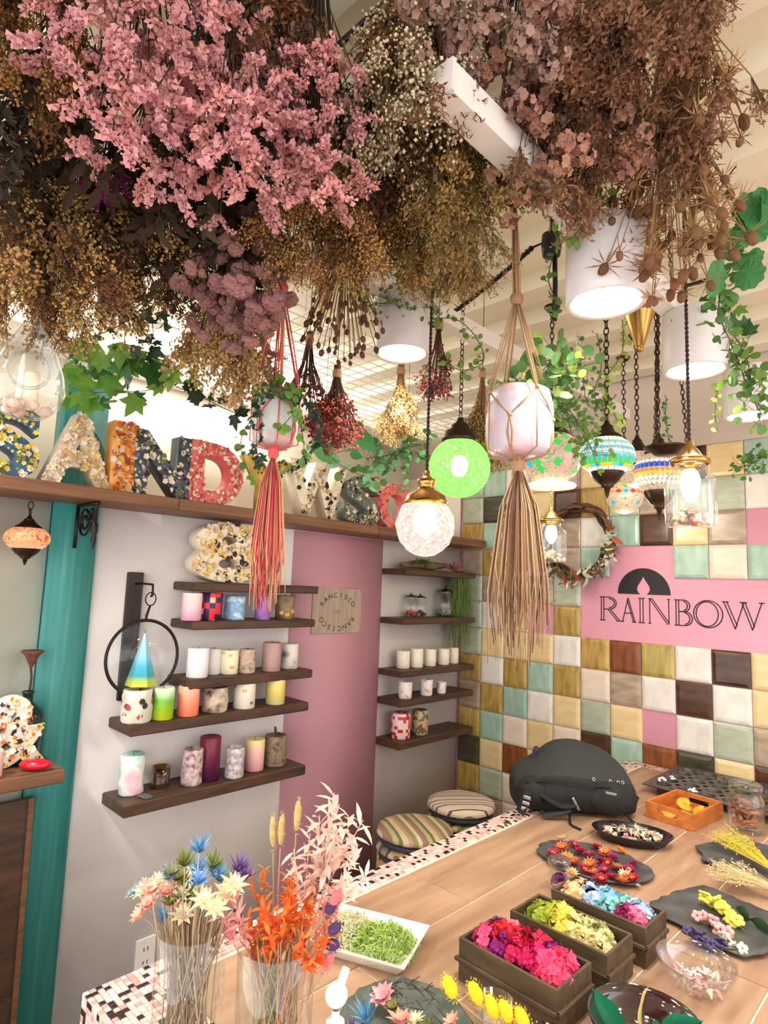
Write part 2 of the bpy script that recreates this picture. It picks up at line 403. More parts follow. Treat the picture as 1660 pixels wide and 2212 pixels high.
# white wire mesh hung flat under the loft ceiling
b = MB()
for i in range(27):
    yy = -1.75 + i * .065; b.tube([(-1.4, yy, 2.43), (.62, yy, 2.43)], .0022, 4)
for i in range(32):
    xx = -1.4 + i * .065; b.tube([(xx, -1.76, 2.434), (xx, -.05, 2.434)], .0022, 4)
msh = thing('wire_mesh_panel', 'white wire mesh panel hung flat beneath the loft ceiling', 'wire mesh', (0, 0, 0))
b.build('wires', mat('white wire', (236, 236, 232), .4), msh)
for (xx, yy) in ((-1.3, -1.7), (-1.3, -.1), (.6, -1.7), (.6, -.1)): MB().tube([(xx, yy, 2.43), (xx, yy, 2.556)], .003, 5).build('hook', m_beam, msh)
# ------------------------------------------------------------------ table
TX0, TY0 = 1.011, -2.424
table = thing('worktop_table', 'long table topped with wood plank tiles and a pink mosaic border', 'table', (0, 0, 0))
flat(MB().box((TX0 + .012, TY0 + .012, 0), (3.2, -.02, TZ - .003)).build('body', mat('cream grout', (232, 214, 184), .6), table))
plank_m = mat('wood look tile', (138, 106, 82), .38, c2=(184, 150, 120), c3=(164, 130, 103), scale=3.2, stretch=(9, 1.1, 3), contrast=.08, rv=.05, bump=.08, bscale=20)
g = .0022
xs = [1.088, 1.288] + [1.288 + .196 * i for i in range(1, 11)]
cuts = [(-1.622, -.775), (-.775, -2.0), (-1.30, -.775), (-1.45, -.775), (-1.9, -.9), (-1.2,), (-1.7, -.8), (-1.3,), (-1.9, -1.0), (-1.5,), (-1.2,)]
for i in range(len(xs) - 1):
    ys = sorted([-.085, -2.29] + list(cuts[i]))
    for y0, y1 in zip(ys[:-1], ys[1:]):
        cx, cy = (xs[i] + xs[i + 1]) / 2, (y0 + y1) / 2; hx, hy = (xs[i + 1] - xs[i]) / 2 - g, (y1 - y0) / 2 - g
        flat(MB().bbox((-hx, -hy, -.006), (hx, hy, 0), .0012).build('plank', plank_m, table, loc=(cx, cy, TZ)))
mos = [mat('mosaic ' + n, c, .2, rv=.04) for n, c in (('pale pink', (222, 182, 174)), ('cream', (232, 212, 198)), ('rose', (200, 148, 144)), ('brown black', (46, 26, 24)))]
MP = .0112; mh = MP / 2 - .0006
mme = [MB().bbox((-mh, -mh, -.004), (mh, mh, .0), .0008).mesh('mosaic_tile', m, False) for m in mos]
def mcol(r=random.Random(5)): return r.choices((0, 1, 2, 3), (42, 26, 12, 20))[0]
cells = []
nx = int((1.088 - TX0) / MP); ny = int((-.021 - TY0) / MP)
for j in range(ny):
    for i in range(nx): cells.append((Vector((TX0 + MP * (i + .5), TY0 + MP * (j + .5), TZ + .0005)), 0))
for j in range(12):
    for i in range(nx, nx + 75): cells.append((Vector((TX0 + MP * (i + .5), TY0 + MP * (j + .5), TZ + .0005)), 0))
for j in range(5):
    for i in range(nx, nx + 100): cells.append((Vector((TX0 + MP * (i + .5), -.085 + MP * (j + .5), TZ + .0005)), 0))
for k in range(16):
    for i in range(24): cells.append((Vector((TX0 + MP * (i + .5), TY0, TZ - MP * (k + .6))), 1))
rot1 = (PI / 2, 0, 0)
def shown(P):
    d = P - CAM; z = d.dot(FWD); X = 830 + F * d.dot(RIGHT) / z; Y = 1106 + F * d.dot(DOWN) / z
    return z if (0 < X < 1660 and 0 < Y < 2230 and not (345 < X < 690 and Y > 1990)) else z + 50
cells.sort(key=lambda q: shown(q[0]))
for P, face in cells[:300]:
    link('mosaic_tile', mme[mcol()], table, P, rot1 if face else None)
b = MB()
for P, face in cells[300:]:
    k = mcol()
    if face: b.box((P.x - mh, P.y - .0005, P.z - mh), (P.x + mh, P.y + .004, P.z + mh), k)
    else: b.box((P.x - mh, P.y - mh, P.z - .004), (P.x + mh, P.y + mh, P.z), k)
stuff(flat(b.build('mosaic_border', mos, table)))
# ------------------------------------------------------------------ sign lettering on the pink wall
def sgnp(x, y): return on_tile(x, y, .0)
sign = thing('painted_sign', 'black RAINBOW lettering under a half sun candle emblem on the pink wall', 'sign', (0, -.0005, 0))
m_ink = mat('black sign paint', (24, 14, 22), .4)
eP = sgnp(1391, 1284); R_ = (sgnp(1447, 1286) - sgnp(1333, 1280)).length / 2
ol = [(R_ * math.cos(a), R_ * math.sin(a)) for a in [PI * i / 28 for i in range(29)]]
fl = [(-.12, 0), (-.2, .07), (-.245, .18), (-.23, .29), (-.15, .42), (-.07, .54), (0, .68), (.07, .54), (.15, .42), (.23, .29), (.245, .18), (.2, .07), (.12, 0)]
ol += [(a * R_, b_ * R_) for a, b_ in fl]
e = MB().poly(ol, 0, .0015).xf(Matrix.Rotation(PI / 2, 4, 'X')); e.build('emblem', m_ink, sign, False, loc=(eP.x, 0, eP.z))
def arc(cx, cy, rx, ry, a0, a1, n=14): return [(cx + rx * math.cos(math.radians(a0 + (a1 - a0) * i / n)), cy + ry * math.sin(math.radians(a0 + (a1 - a0) * i / n))) for i in range(n + 1)]
GL = {'R': [[(0, 0), (0, 1)], [(.1, 0), (.1, 1)], [(-.05, 0), (.15, 0)], [(-.05, 1), (.3, 1)] + arc(.3, .74, .28, .26, 90, -90) + [(.1, .48)], arc(.26, .74, .25, .2, 80, -80), [(.26, .48), (.62, 0)], [(.36, .48), (.72, 0)], [(.58, 0), (.78, 0)]],
      'A': [[(0, 0), (.36, 1)], [(.36, 1), (.78, 0)], [(.3, .92), (.68, 0)], [(.12, .36), (.56, .36)], [(-.06, 0), (.06, 0)], [(.62, 0), (.84, 0)]],
      'I': [[(0, 0), (0, 1)], [(.1, 0), (.1, 1)], [(-.05, 0), (.15, 0)], [(-.05, 1), (.15, 1)]],
      'N': [[(0, 0), (0, 1)], [(0, 1), (.72, 0)], [(.1, 1), (.78, .06)], [(.78, 0), (.78, 1)], [(-.05, 0), (.05, 0)], [(-.05, 1), (.12, 1)], [(.73, 1), (.83, 1)]],
      'B': [[(0, 0), (0, 1)], [(.1, 0), (.1, 1)], [(-.05, 1), (.28, 1)] + arc(.28, .77, .22, .23, 90, -90) + [(.1, .54)], [(.1, .54), (.32, .54)] + arc(.32, .27, .26, .27, 90, -90) + [(-.05, 0)], arc(.3, .27, .19, .22, 85, -85), arc(.26, .77, .15, .18, 85, -85)],
      'O': [arc(.5, .5, .5, .52, 0, 360, 36), arc(.47, .5, .38, .47, 0, 360, 36)],
      'W': [[(0, 1), (.34, 0)], [(.1, 1), (.40, .12)], [(.34, 0), (.62, .98)], [(.56, 1), (.86, 0)], [(.66, 1), (.92, .12)], [(.86, 0), (1.16, 1)], [(-.05, 1), (.15, 1)], [(.5, 1), (.72, 1)], [(1.08, 1), (1.24, 1)]]}
spots = [('R', 1300, 1338, 1344), ('A', 1346, 1343, 1375), ('I', 1384, 1345, 1394), ('N', 1405, 1346, 1449), ('B', 1462, 1350, 1497), ('O', 1500, 1352, 1563), ('W', 1566, 1362, 1655)]
base = sgnp(1300, 1339); topz = sgnp(1300, 1289).z
for ch, x0, yb, x1 in spots:
    p0 = sgnp(x0, yb); p1 = sgnp(x1, yb); xmax = max(q[0] for s_ in GL[ch] for q in s_); sx = (p1.x - p0.x) / xmax; sz = (topz - base.z)
    b = MB()
    for s_ in GL[ch]:
        pts = [Vector((p0.x + q[0] * sx, 0, base.z + q[1] * sz)) for q in s_]
        for a, c in zip(pts[:-1], pts[1:]):
            d = (c - a).normalized(); n_ = Vector((-d.z, 0, d.x)) * .0022; a2 = a - d * .0012; c2_ = c + d * .0012
            b.add([a2 - n_, c2_ - n_, c2_ + n_, a2 + n_, a2 - n_ + Vector((0, -.0012, 0)), c2_ - n_ + Vector((0, -.0012, 0)), c2_ + n_ + Vector((0, -.0012, 0)), a2 + n_ + Vector((0, -.0012, 0))],
                  [(4, 5, 6, 7), (0, 1, 5, 4), (1, 2, 6, 5), (2, 3, 7, 6), (3, 0, 4, 7)])
    b.build('letter', m_ink, sign, False)
# ------------------------------------------------------------------ shelves on the left wall
def shelf(y0, y1, z0, d, th, label, name='wall_shelf', m=None, x0=.0, group=None):
    t = thing(name, label, 'shelf', (x0, (y0 + y1) / 2, z0), group=group); h = (y1 - y0) / 2
    flat(MB().bbox((.0005, -h, 0), (d, h, th), .004).build('board', m or m_wood, t)); t['top'] = z0 + th; return z0 + th
SH = .036
gA = 'dark wood shelves beside the pink door'; gB = 'dark wood shelves near the tiled corner'
zA = shelf(-2.0, -1.25, .717, .176, SH + .004, 'lowest long dark wood shelf left of the pink door', group=gA)
zB = shelf(-2.0, -1.25, .973, .176, SH, 'second lowest dark wood shelf left of the pink door', group=gA)
zC = shelf(-1.795, -1.235, 1.106, .172, SH - .002, 'middle dark wood shelf beside the hoop hanger', group=gA)
zD = shelf(-1.80, -1.235, 1.316, .172, .032, 'dark wood shelf holding the checkered candle', group=gA)
zE = shelf(-1.80, -1.225, 1.456, .172, .032, 'top dark wood shelf holding the big flower candle', group=gA)
za = shelf(-.67, -.075, .717, .165, SH, 'lowest short dark shelf by the tiled corner', group=gB)
zb = shelf(-.67, -.075, .917, .165, SH - .004, 'short dark shelf with three small cups', group=gB)
zc = shelf(-.67, -.075, 1.058, .165, .03, 'short dark shelf with five cream candles', group=gB)
zd = shelf(-.67, -.075, 1.314, .165, .03, 'short dark shelf holding small glass jars', group=gB)
ze = shelf(-.67, -.075, 1.561, .165, .03, 'topmost short dark shelf holding trailing plants', group=gB)
led = thing('display_ledge', 'long brown wooden ledge carrying the letter candles', 'shelf', (0, 0, 1.7385))
for y0, y1 in ((-2.95, -1.905), (-1.902, -.9), (-.897, -.03)):
    flat(MB().bbox((-.12, y0, 0), (.20, y1, .042), .004).build('plank', m_ledge, led))
zL = 1.7385 + .042
zF = shelf(-3.0, -2.205, .878, .20, .04, 'brown wooden shelf left of the teal upright', m=m_ledge, x0=.009)
# ------------------------------------------------------------------ candles
wickm = mat('wick', (70, 56, 44), .8)
def wax(name, c, c2=None, c3=None, **k):
    return mat('wax ' + name, c, k.pop('rough', .4), c2=c2, c3=c3, sss=0, contrast=k.pop('contrast', .45), scale=k.pop('scale', 28), **k)
def place(x, yb, z, r, xmin=.004, xmax=.165):
    P = at(x, yb, 2, z); d = Vector((P.x - CAM.x, P.y - CAM.y, 0)).normalized(); P = P + d * r * .85
    P.x = min(max(P.x, r + xmin), xmax - r); return Vector((P.x, P.y, z + .0006))
def candle(x, yb, wpx, hpx, z, m, label, style='plain', group='candles on the wall shelves', cat='candle', extra=None, xmax=.17):
    P0 = at(x, yb, 2, z); r = px(wpx, P0) / 2; h = px(hpx, P0); r = min(r, .062); P = place(x, yb, z, r, xmax=xmax)
    t = thing('pillar_candle' if cat == 'candle' else 'candle_cup', label, cat, P, rnd.uniform(0, 6), group)
    if style == 'plain':
        pr = [(.0005, 0), (r - .003, 0), (r, .003), (r, h - .004), (r - .0035, h - .0005), (r * .75, h - .002), (r * .4, h - .005), (.0005, h - .006)]; wob = None
    elif style == 'wavy':
        pr = [(.0005, 0), (r - .004, 0), (r, .005), (r * .97, h * .3), (r, h * .5), (r * .96, h * .75), (r, h - .006), (r - .005, h), (r * .6, h - .008), (.0005, h - .01)]
        wob = lambda a, q: 1 + .05 * math.sin(3 * a + q * 70)
    elif style == 'rough':
        pr = [(.0005, 0), (r - .003, 0), (r, .006), (r * 1.0, h * .4), (r * .97, h * .8), (r * .96, h - .003), (r * .82, h), (r * .74, h - .012), (.0005, h - .016)]
        wob = lambda a, q: 1 + .035 * math.sin(5 * a + q * 60) + .025 * math.sin(9 * a - q * 90)
    elif style == 'cup':
        pr = [(.0005, 0), (r * .86, 0), (r * .93, .004), (r, h - .002), (r * .96, h), (r * .88, h - .002), (r * .84, h * .55), (.0005, h * .5)]; wob = None
    elif style == 'hex':
        pr = [(.0005, 0), (r - .002, 0), (r, .003), (r, h - .003), (r - .004, h), (.0005, h - .003)]; wob = lambda a, q: .93 + .07 * abs(math.cos(3 * a))
    MB().lathe(pr, 30, wob=wob).build('body', m, t)
    zt = pr[-1][1]
    if style != 'cup': MB().tube([(0, 0, zt - .002), (.0006, 0, zt + .006), (.0015, .001, zt + .011)], .0011, 5).build('wick', wickm, t)
    if extra: extra(t, r, h)
    return t
def embeds(cols, n, sz, zr_=(.15, .9)):
    def fn(t, r, h):
        for i in range(n):
            a = rnd.uniform(0, 2 * PI) ; zz = h * rnd.uniform(*zr_); m = cols[i % len(cols)]
            b = MB(); c = Vector((r * .975 * math.cos(a), r * .975 * math.sin(a), zz)); nrm = Vector((math.cos(a), math.sin(a), 0))
            X, Y, Z = frame(nrm); k = 6
            for j in range(k):
                q = 2 * PI * j / k; b.blob(c + X * (sz * .55 * math.cos(q)) + Y * (sz * .55 * math.sin(q)), sz * .5, 0, (1, 1, .25), axis=nrm)
            b.blob(c + nrm * .0008, sz * .3, 0, (1, 1, .5), axis=nrm); b.build('pressed_flower', m, t)
    return fn
fl_w = mat('petal white', (240, 226, 206), .7, rv=.08); fl_y = mat('petal yellow', (230, 190, 90), .7, rv=.1); fl_m = mat('petal magenta', (168, 36, 84), .7, rv=.15)
fl_r = mat('petal red', (190, 84, 70), .7, rv=.12); fl_b = mat('petal blue', (110, 164, 206), .7, rv=.1); fl_d = mat('petal dark', (58, 42, 44), .8, rv=.2)
fl_g = mat('leaf muted green', (112, 128, 72), .7, rv=.15); fl_o = mat('petal orange', (232, 122, 48), .7, rv=.12); fl_l = mat('petal lilac', (150, 112, 172), .7, rv=.12)
fl_t = mat('petal tan', (206, 172, 128), .8, rv=.12); fl_k = mat('petal pink', (232, 164, 160), .7, rv=.1)
# lowest shelf
candle(281, 1721, 52, 84, zA, wax('pastel', (96, 204, 200), (246, 190, 204), (244, 240, 236), scale=14), 'twisted pastel aqua and pink candle at the near end', 'wavy')
candle(412, 1700, 45, 76, zA, wax('speckle rose', (222, 204, 200), (126, 84, 96), (206, 176, 178), scale=60), 'speckled rose and grey candle in front of the maroon one', 'rough')
candle(449, 1690, 46, 92, zA, wax('maroon', (120, 20, 60), grad=[(0, (70, 16, 62)), (.5, (104, 14, 58)), (1, (128, 24, 56))], contrast=.1), 'tall deep maroon candle standing at the back', 'plain')
candle(505, 1684, 41, 64, zA, wax('speckle lavender', (224, 216, 216), (150, 130, 146), scale=60), 'pale lavender speckled candle on the lowest shelf', 'rough')
candle(548, 1668, 42, 66, zA, wax('pink to yellow', (240, 190, 196), grad=[(0, (242, 168, 180)), (.55, (244, 196, 186)), (1, (240, 224, 150))], contrast=.1), 'pink candle fading to pale yellow at the top', 'plain')
def spoon(t, r, h):
    MB().tube([(0, 0, h - .02), (.004, 0, h + .012), (.006, .002, h + .03)], [.004, .006, .0045], 7).build('wooden_stick', mat('stick', (96, 66, 42), .7), t)
candle(593, 1658, 50, 64, zA, wax('stone', (132, 112, 92), (98, 82, 66), (150, 130, 108), scale=40), 'grey brown stone candle with a stick in the top', 'rough', extra=spoon)
# amber glass tumbler and dark tag
P = place(345, 1705, zA, .034)
t = thing('glass_tumbler', 'small amber glass tumbler between the pastel and speckled candles', 'glass', P)
MB().lathe([(.0005, .001), (.03, .001), (.034, .008), (.030, .018), (.034, .07), (.0325, .07), (.029, .02), (.0005, .016)], 28).build('bowl', glass('amber glass', (214, 186, 130), .6), t)
MB().lathe([(.0005, .017), (.026, .017), (.0275, .036), (.0005, .038)], 20).build('wax_fill', wax('amber fill', (116, 84, 46), (176, 150, 96), scale=50), t)
P = at(314, 1722, 2, zA + .001)
t = thing('slate_tag', 'small dark slate tag lying before the glass tumbler', 'tag', P, .25)
flat(MB().bbox((-.024, -.014, 0), (.024, .014, .005), .001).build('slab', mat('slate tag', (70, 74, 72), .5, c2=(120, 124, 120), scale=60), t))
# second shelf
candle(316, 1575, 66, 72, zB, wax('milky', (232, 226, 216), (206, 206, 186), scale=18), 'wide milky candle with red pressed flowers', 'rough', extra=embeds([fl_m, fl_r, fl_g, fl_d], 16, .011))
candle(371, 1566, 47, 70, zB, wax('lime', (130, 180, 40), grad=[(0, (196, 204, 40)), (.3, (150, 196, 30)), (.62, (110, 186, 60)), (1, (224, 244, 214))], contrast=.2, scale=12), 'lime green candle fading to white', 'plain')
candle(427, 1558, 47, 66, zB, wax('coral', (250, 140, 112), grad=[(0, (252, 130, 100)), (.6, (252, 152, 124)), (1, (252, 186, 160))], contrast=.2, scale=14), 'coral orange pillar candle', 'plain')
candle(486, 1549, 56, 54, zB, wax('beige black', (226, 206, 186), (52, 44, 42), (210, 188, 168), scale=22, contrast=.3), 'squat beige candle with black patches', 'wavy')
candle(549, 1540, 49, 55, zB, wax('ivory patch', (232, 224, 208), scale=12), 'ivory candle with yellow and red pressed petals', 'plain', extra=embeds([fl_y, fl_r, fl_d, fl_y], 12, .009))
candle(616, 1530, 43, 56, zB, wax('mustard', (222, 204, 110), grad=[(0, (206, 206, 170)), (.4, (226, 204, 96)), (1, (240, 226, 150))], contrast=.3, scale=16), 'yellow candle at the far end of its shelf', 'plain')
# middle shelf
candle(425, 1466, 46, 64, zC, wax('pure white', (244, 240, 248)), 'plain white candle nearest the hoop hanger', 'plain')
candle(459, 1459, 32, 56, zC, wax('soft white', (226, 220, 220)), 'slim white candle tucked behind the plain white one', 'plain')
candle(493, 1458, 40, 52, zC, wax('butter', (248, 240, 206)), 'cream candle with yellow petals on the middle shelf', 'plain', extra=embeds([fl_y, fl_y, fl_t], 10, .008))
candle(533, 1456, 36, 52, zC, wax('driftwood', (190, 164, 146), (124, 98, 84), (206, 186, 166), scale=30), 'taupe marbled candle on the middle shelf', 'rough', extra=embeds([fl_y, fl_d], 6, .008))
candle(585, 1452, 41, 62, zC, wax('mauve', (196, 158, 152), (182, 144, 142)), 'plain dusty mauve candle', 'plain')
candle(624, 1446, 38, 54, zC, wax('inkspot', (236, 230, 224), (64, 60, 60), (230, 224, 218), scale=20, contrast=.2), 'white candle with black ink blots', 'plain')
# checkered shelf
candle(436, 1345, 44, 62, zD, wax('rosewhite', (230, 200, 214), grad=[(0, (222, 150, 186)), (.4, (226, 190, 206)), (1, (232, 216, 212))], contrast=.4, scale=14), 'pink and white cloudy candle under the top shelf', 'plain')
candle(483, 1345, 52, 62, zD, wax('checks', (34, 26, 66), (222, 40, 54), (240, 190, 180), tex='checker', scale=48), 'candle of red, navy and pink checks', 'plain')
candle(536, 1344, 45, 54, zD, wax('skyblue', (150, 194, 226), (214, 232, 244), (120, 160, 200), scale=26), 'light blue marbled candle', 'rough')
candle(589, 1342, 34, 54, zD, wax('violet', (170, 120, 196), (140, 92, 172)), 'violet candle behind the pink tassel', 'plain')
candle(628, 1340, 42, 52, zD, wax('umber', (104, 80, 66), (150, 124, 90), scale=30), 'brown candle with yellow blossoms at the shelf end', 'plain', extra=embeds([fl_y, fl_y, fl_t], 9, .010, (.1, .5)))
# right-hand shelves
candle(865, 1598, 42, 54, za, wax('pale mosaic', (238, 206, 214), (196, 40, 48), (244, 224, 190), tex='checker', scale=66), 'pink candle with red mosaic squares', 'plain', xmax=.16)
candle(907, 1589, 36, 52, za, wax('brown mosaic', (122, 92, 66), (196, 168, 122), (150, 176, 170), tex='voronoi', scale=70), 'brown patchwork candle on the lowest short shelf', 'plain', xmax=.16)
gcup = 'small marbled cups'
cm = wax('cup marble', (238, 220, 216), (196, 156, 150), (244, 236, 230), scale=32)
candle(876, 1511, 31, 36, zb, cm, 'largest of the three small marbled cups', 'cup', gcup, 'cup', xmax=.16)
candle(922, 1504, 29, 34, zb, cm, 'middle of the three small marbled cups', 'cup', gcup, 'cup', xmax=.16)
candle(959, 1500, 21, 24, zb, cm, 'smallest marbled cup near the tiled wall', 'cup', gcup, 'cup', xmax=.16)
for i, (x, yb, wp, hp, cols, ll) in enumerate([(871, 1445, 29, 38, [fl_y, fl_t], 'cream candle, leftmost of the row of five'), (900, 1443, 29, 41, [fl_g, fl_t], 'cream candle with green sprigs, second in the row of five'), (929, 1440, 27, 37, [fl_g, fl_d], 'cream candle in the middle of the row of five'),
                                               (958, 1437, 26, 35, [fl_l, fl_k], 'cream candle with lilac petals, fourth in the row of five'), (980, 1434, 22, 34, [fl_m, fl_k], 'cream candle with pink petals next to the tiles')]):
    candle(x, yb, wp, hp, zc, wax('ivory', (246, 236, 218)), ll, 'plain', 'row of five cream candles', xmax=.16, extra=embeds(cols, 8, .006))
P = place(978, 1434, zc, .01); P.x = .03
t = thing('dried_leaf', 'single dark green leaf standing behind the cream candles', 'leaf', P)
MB().leaf((0, 0, .0), (.1, .1, 1), .075, .03, Vector((1, 0, 0))).build('blade', mat('dull leaf', (86, 92, 50), .6), t)
# glass jars
gl = glass('clear glass', (250, 252, 250), .6)
def jar(x, yb, wpx, hpx, z, label, kind, fill):
    P0 = at(x, yb, 2, z); r = px(wpx, P0) / 2; h = px(hpx, P0); P = place(x, yb, z, r, xmax=.16)
    t = thing('glass_jar', label, 'jar', P, group='glass jars on the short shelf')
    if kind == 'dome':
        MB().lathe([(r, .006), (r, h * .6), (r * .85, h * .82), (r * .5, h * .96), (.0005, h)], 26).build('dome', gl, t)
        MB().lathe([(.0005, 0), (r * 1.08, 0), (r * 1.08, .006), (.0005, .006)], 26).build('base', mat('jar base', (110, 84, 60), .5), t)
    else:
        MB().lathe([(.0005, .001), (r * .9, .001), (r, .006), (r, h * .62), (r * .7, h * .74), (r * .7, h * .8)], 26).build('body', gl, t)
        MB().lathe([(r * .82, h * .8), (r * .86, h * .84), (r * .5, h * .9), (.004, h * .93), (.006, h * .96), (.0005, h)], 22).build('lid', glass('smoky lid', (150, 146, 140), .7), t)
    b = MB()
    for i in range(26):
        q = rvec() * r * .6; b.blob((q.x, q.y, .008 + abs(q.z) * 1.1), r * rnd.uniform(.12, .24), 0, nz=.4, seed=i)
    b.build('contents', fill, t)
jar(884, 1333, 34, 52, zd, 'small clear jar holding rusty petals', 'jar', fl_r)
jar(907, 1333, 32, 50, zd, 'small clear jar holding dark red petals', 'jar', mat('dark red', (110, 40, 40), .7))
jar(941, 1331, 40, 64, zd, 'largest glass jar with a smoky lid', 'jar', mat('ash petals', (110, 104, 102), .6, c2=(200, 196, 190), scale=60))
jar(975, 1331, 34, 50, zd, 'bell glass dome with a white flower', 'dome', fl_w)
# ------------------------------------------------------------------ letter candles with embedded blossoms
def floret(b, c, nrm, s, m):
    X, Y, Z = frame(nrm); k = 5
    for j in range(k):
        a = 2 * PI * j / k + s * 100; d = X * math.cos(a) + Y * math.sin(a); o = Vector(c)
        side = (Y * math.cos(a) - X * math.sin(a)) * s * .45
        b.add([o, o + d * s * .6 + side + Z * s * .25, o + d * s + Z * s * .35, o + d * s * .6 - side + Z * s * .25], [(0, 1, 2, 3)], m)
def text_mesh(ch, size, ext, off=.0, bev=.0):
    cu = bpy.data.curves.new('tmp', 'FONT'); cu.body = ch; cu.size = size; cu.extrude = ext; cu.offset = off; cu.bevel_depth = bev; cu.bevel_resolution = 1; cu.resolution_u = 5
    o = bpy.data.objects.new('tmp', cu); col.objects.link(o); dg = bpy.context.evaluated_depsgraph_get(); dg.update()
    me = bpy.data.meshes.new_from_object(o.evaluated_get(dg)); bpy.data.objects.remove(o); return me
STAND = Matrix(((0, 0, 1, 0), (1, 0, 0, 0), (0, 1, 0, 0), (0, 0, 0, 1)))
def letter(ch, xl, xr, yt, yb, X, z, bodym, cols, label, n=170, rotz=0., s=.009, th=.03, group='letter candles on the long ledge'):
    pc = at((xl + xr) / 2, yb, 0, X); H = px(yb - yt, pc); pl = at(xl, yb, 0, X); pr_ = at(xr, yb, 0, X); W = abs(pr_.y - pl.y)
    me = text_mesh(ch, 1., .0, .03); vs_ = [v.co for v in me.vertices]
    x0 = min(v.x for v in vs_); x1 = max(v.x for v in vs_); y0 = min(v.y for v in vs_); y1 = max(v.y for v in vs_)
    bpy.data.meshes.remove(me)
    sc = H / (y1 - y0); sx = W / ((x1 - x0) * sc)
    me = text_mesh(ch, sc, th, .03 * sc, .004)
    M = STAND @ Matrix.Diagonal((sx, 1, 1, 1)) @ Matrix.Translation((-(x0 + x1) / 2 * sc, -y0 * sc + .004, 0)); me.transform(M)
    zmin = min(v.co.z for v in me.vertices); me.transform(Matrix.Translation((0, 0, -zmin)))
    me.materials.clear(); me.materials.append(bodym); me.name = 'letter_body'
    t = thing('letter_candle', label, 'candle', (X, pc.y, z + .0006), rotz, group)
    link('body', me, t)
    me.calc_loop_triangles(); tr = []
    for q in me.loop_triangles:
        a, b_, c = [me.vertices[i].co for i in q.vertices]; nn = (b_ - a).cross(c - a)
        if nn.length > 0 and nn.normalized().x > .7: tr.append((nn.length, a.copy(), b_.copy(), c.copy()))
    b = MB(); wts = [q[0] for q in tr]; tr = tr or []
    if tr:
        for i in range(n):
            _, a, b_, c = rnd.choices(tr, wts)[0]; u, v = rnd.random(), rnd.random()
            if u + v > 1: u, v = 1 - u, 1 - v
            p = a + (b_ - a) * u + (c - a) * v
            nv = (Vector((1, 0, 0)) + rvec() * .6).normalized()
            if rnd.random() < .55: floret(b, p + Vector((.002, 0, 0)), nv, s * rnd.uniform(.7, 1.4), rnd.randrange(len(cols)))
            else: b.blob(p, s * rnd.uniform(.35, .8), 0, nz=.5, fr=2, seed=i, m=rnd.randrange(len(cols)))
        b.v = [(x_, y_, max(z_, .0015)) for x_, y_, z_ in b.v]; stuff(b.build('embedded_blossoms', cols, t))
    return t
wx = lambda n, c, c2=None: wax('letter ' + n, c, c2, scale=20)
letter('S', -60, 72, 885, 1040, .10, zL, wx('navy', (40, 74, 120), (70, 120, 150)), [fl_y, fl_g, mat('petal lemon', (216, 206, 96), .7, rv=.1), fl_w], 'blue letter candle with lemon blossoms at the left frame edge')
letter('A', 84, 232, 896, 1050, .10, zL, wx('clear', (208, 200, 190), (224, 216, 204)), [fl_w, fl_t, fl_w, mat('petal straw', (226, 196, 132), .8, rv=.1)], 'pale letter A candle full of cream blossoms', n=260, s=.011)
letter('I', 230, 274, 912, 1062, .10, zL, wx('orange', (240, 150, 60), (248, 190, 110)), [fl_o, fl_y, fl_w, fl_r], 'orange letter I candle with yellow petals')
letter('N', 280, 398, 935, 1072, .10, zL, wx('midnight', (40, 52, 60), (70, 96, 104)), [fl_w, fl_d, fl_l, fl_g, fl_w], 'dark letter N candle with white and violet blossoms', n=190)
letter('D', 400, 512, 962, 1092, .10, zL, wx('red', (206, 66, 76), (232, 120, 120)), [fl_t, fl_r, fl_k, fl_w], 'red letter D candle with rusty blossoms', n=180)
letter('Y', 522, 612, 990, 1104, .10, zL, wx('olive', (164, 150, 60), (216, 190, 90)), [fl_y, fl_g, fl_o, fl_d], 'yellow green letter candle behind the pink tassel', n=130)
letter('W', 614, 738, 1003, 1122, .10, zL, wx('ivory', (238, 226, 200), (246, 238, 220)), [fl_w, fl_t, fl_w, fl_d], 'ivory letter W candle with cream blossoms', n=190)
letter('S', 738, 812, 1034, 1138, .10, zL, wx('grey green', (86, 100, 96), (120, 130, 120)), [fl_w, fl_t, fl_d, fl_w], 'grey letter S candle with white blossoms', n=150)
letter('O', 808, 884, 1046, 1142, .10, zL, wx('rose', (226, 96, 108), (240, 140, 140)), [fl_r, fl_o, fl_k], 'rose red letter O candle beside the crystal lamp', n=110)
letter('8', 412, 556, 1128, 1254, .07, zE, wx('cloud', (232, 216, 186), (244, 234, 214)), [fl_w, fl_t, fl_w, fl_y, fl_d], 'large cream blossom candle on the top shelf', n=300, s=.011, group='big blossom candles')
P = place(636, 1262, zE, .033)
t = thing('flower_glass', 'glass of yellow and dark blossoms at the end of the top shelf', 'glass', P)
MB().lathe([(.0005, 0), (.03, 0), (.033, .004), (.033, .05), (.030, .066), (.028, .07)], 24).build('glass', gl, t)
b = MB()
for i in range(60):
    q = rvec(); b.blob((q.x * .026, q.y * .026, .03 + q.z * .026), .006, 0, nz=.4, seed=i, m=i % 4)
for i in range(24):
    q = rvec(); floret(b, (q.x * .03, q.y * .03, .075 + abs(q.z) * .02), (q + Vector((0, 0, 1))).normalized(), .012, (i + 1) % 4)
stuff(b.build('blossoms', [fl_y, fl_w, fl_b, fl_d], t))
letter('&', -40, 92, 1496, 1640, .088, zF, wx('frost', (226, 222, 208), (240, 236, 226)), [fl_y, fl_w, fl_w, fl_d, fl_o], 'frosted ampersand candle with yellow blossoms, left of the teal upright', n=120, s=.009, th=.02, group='big blossom candles')
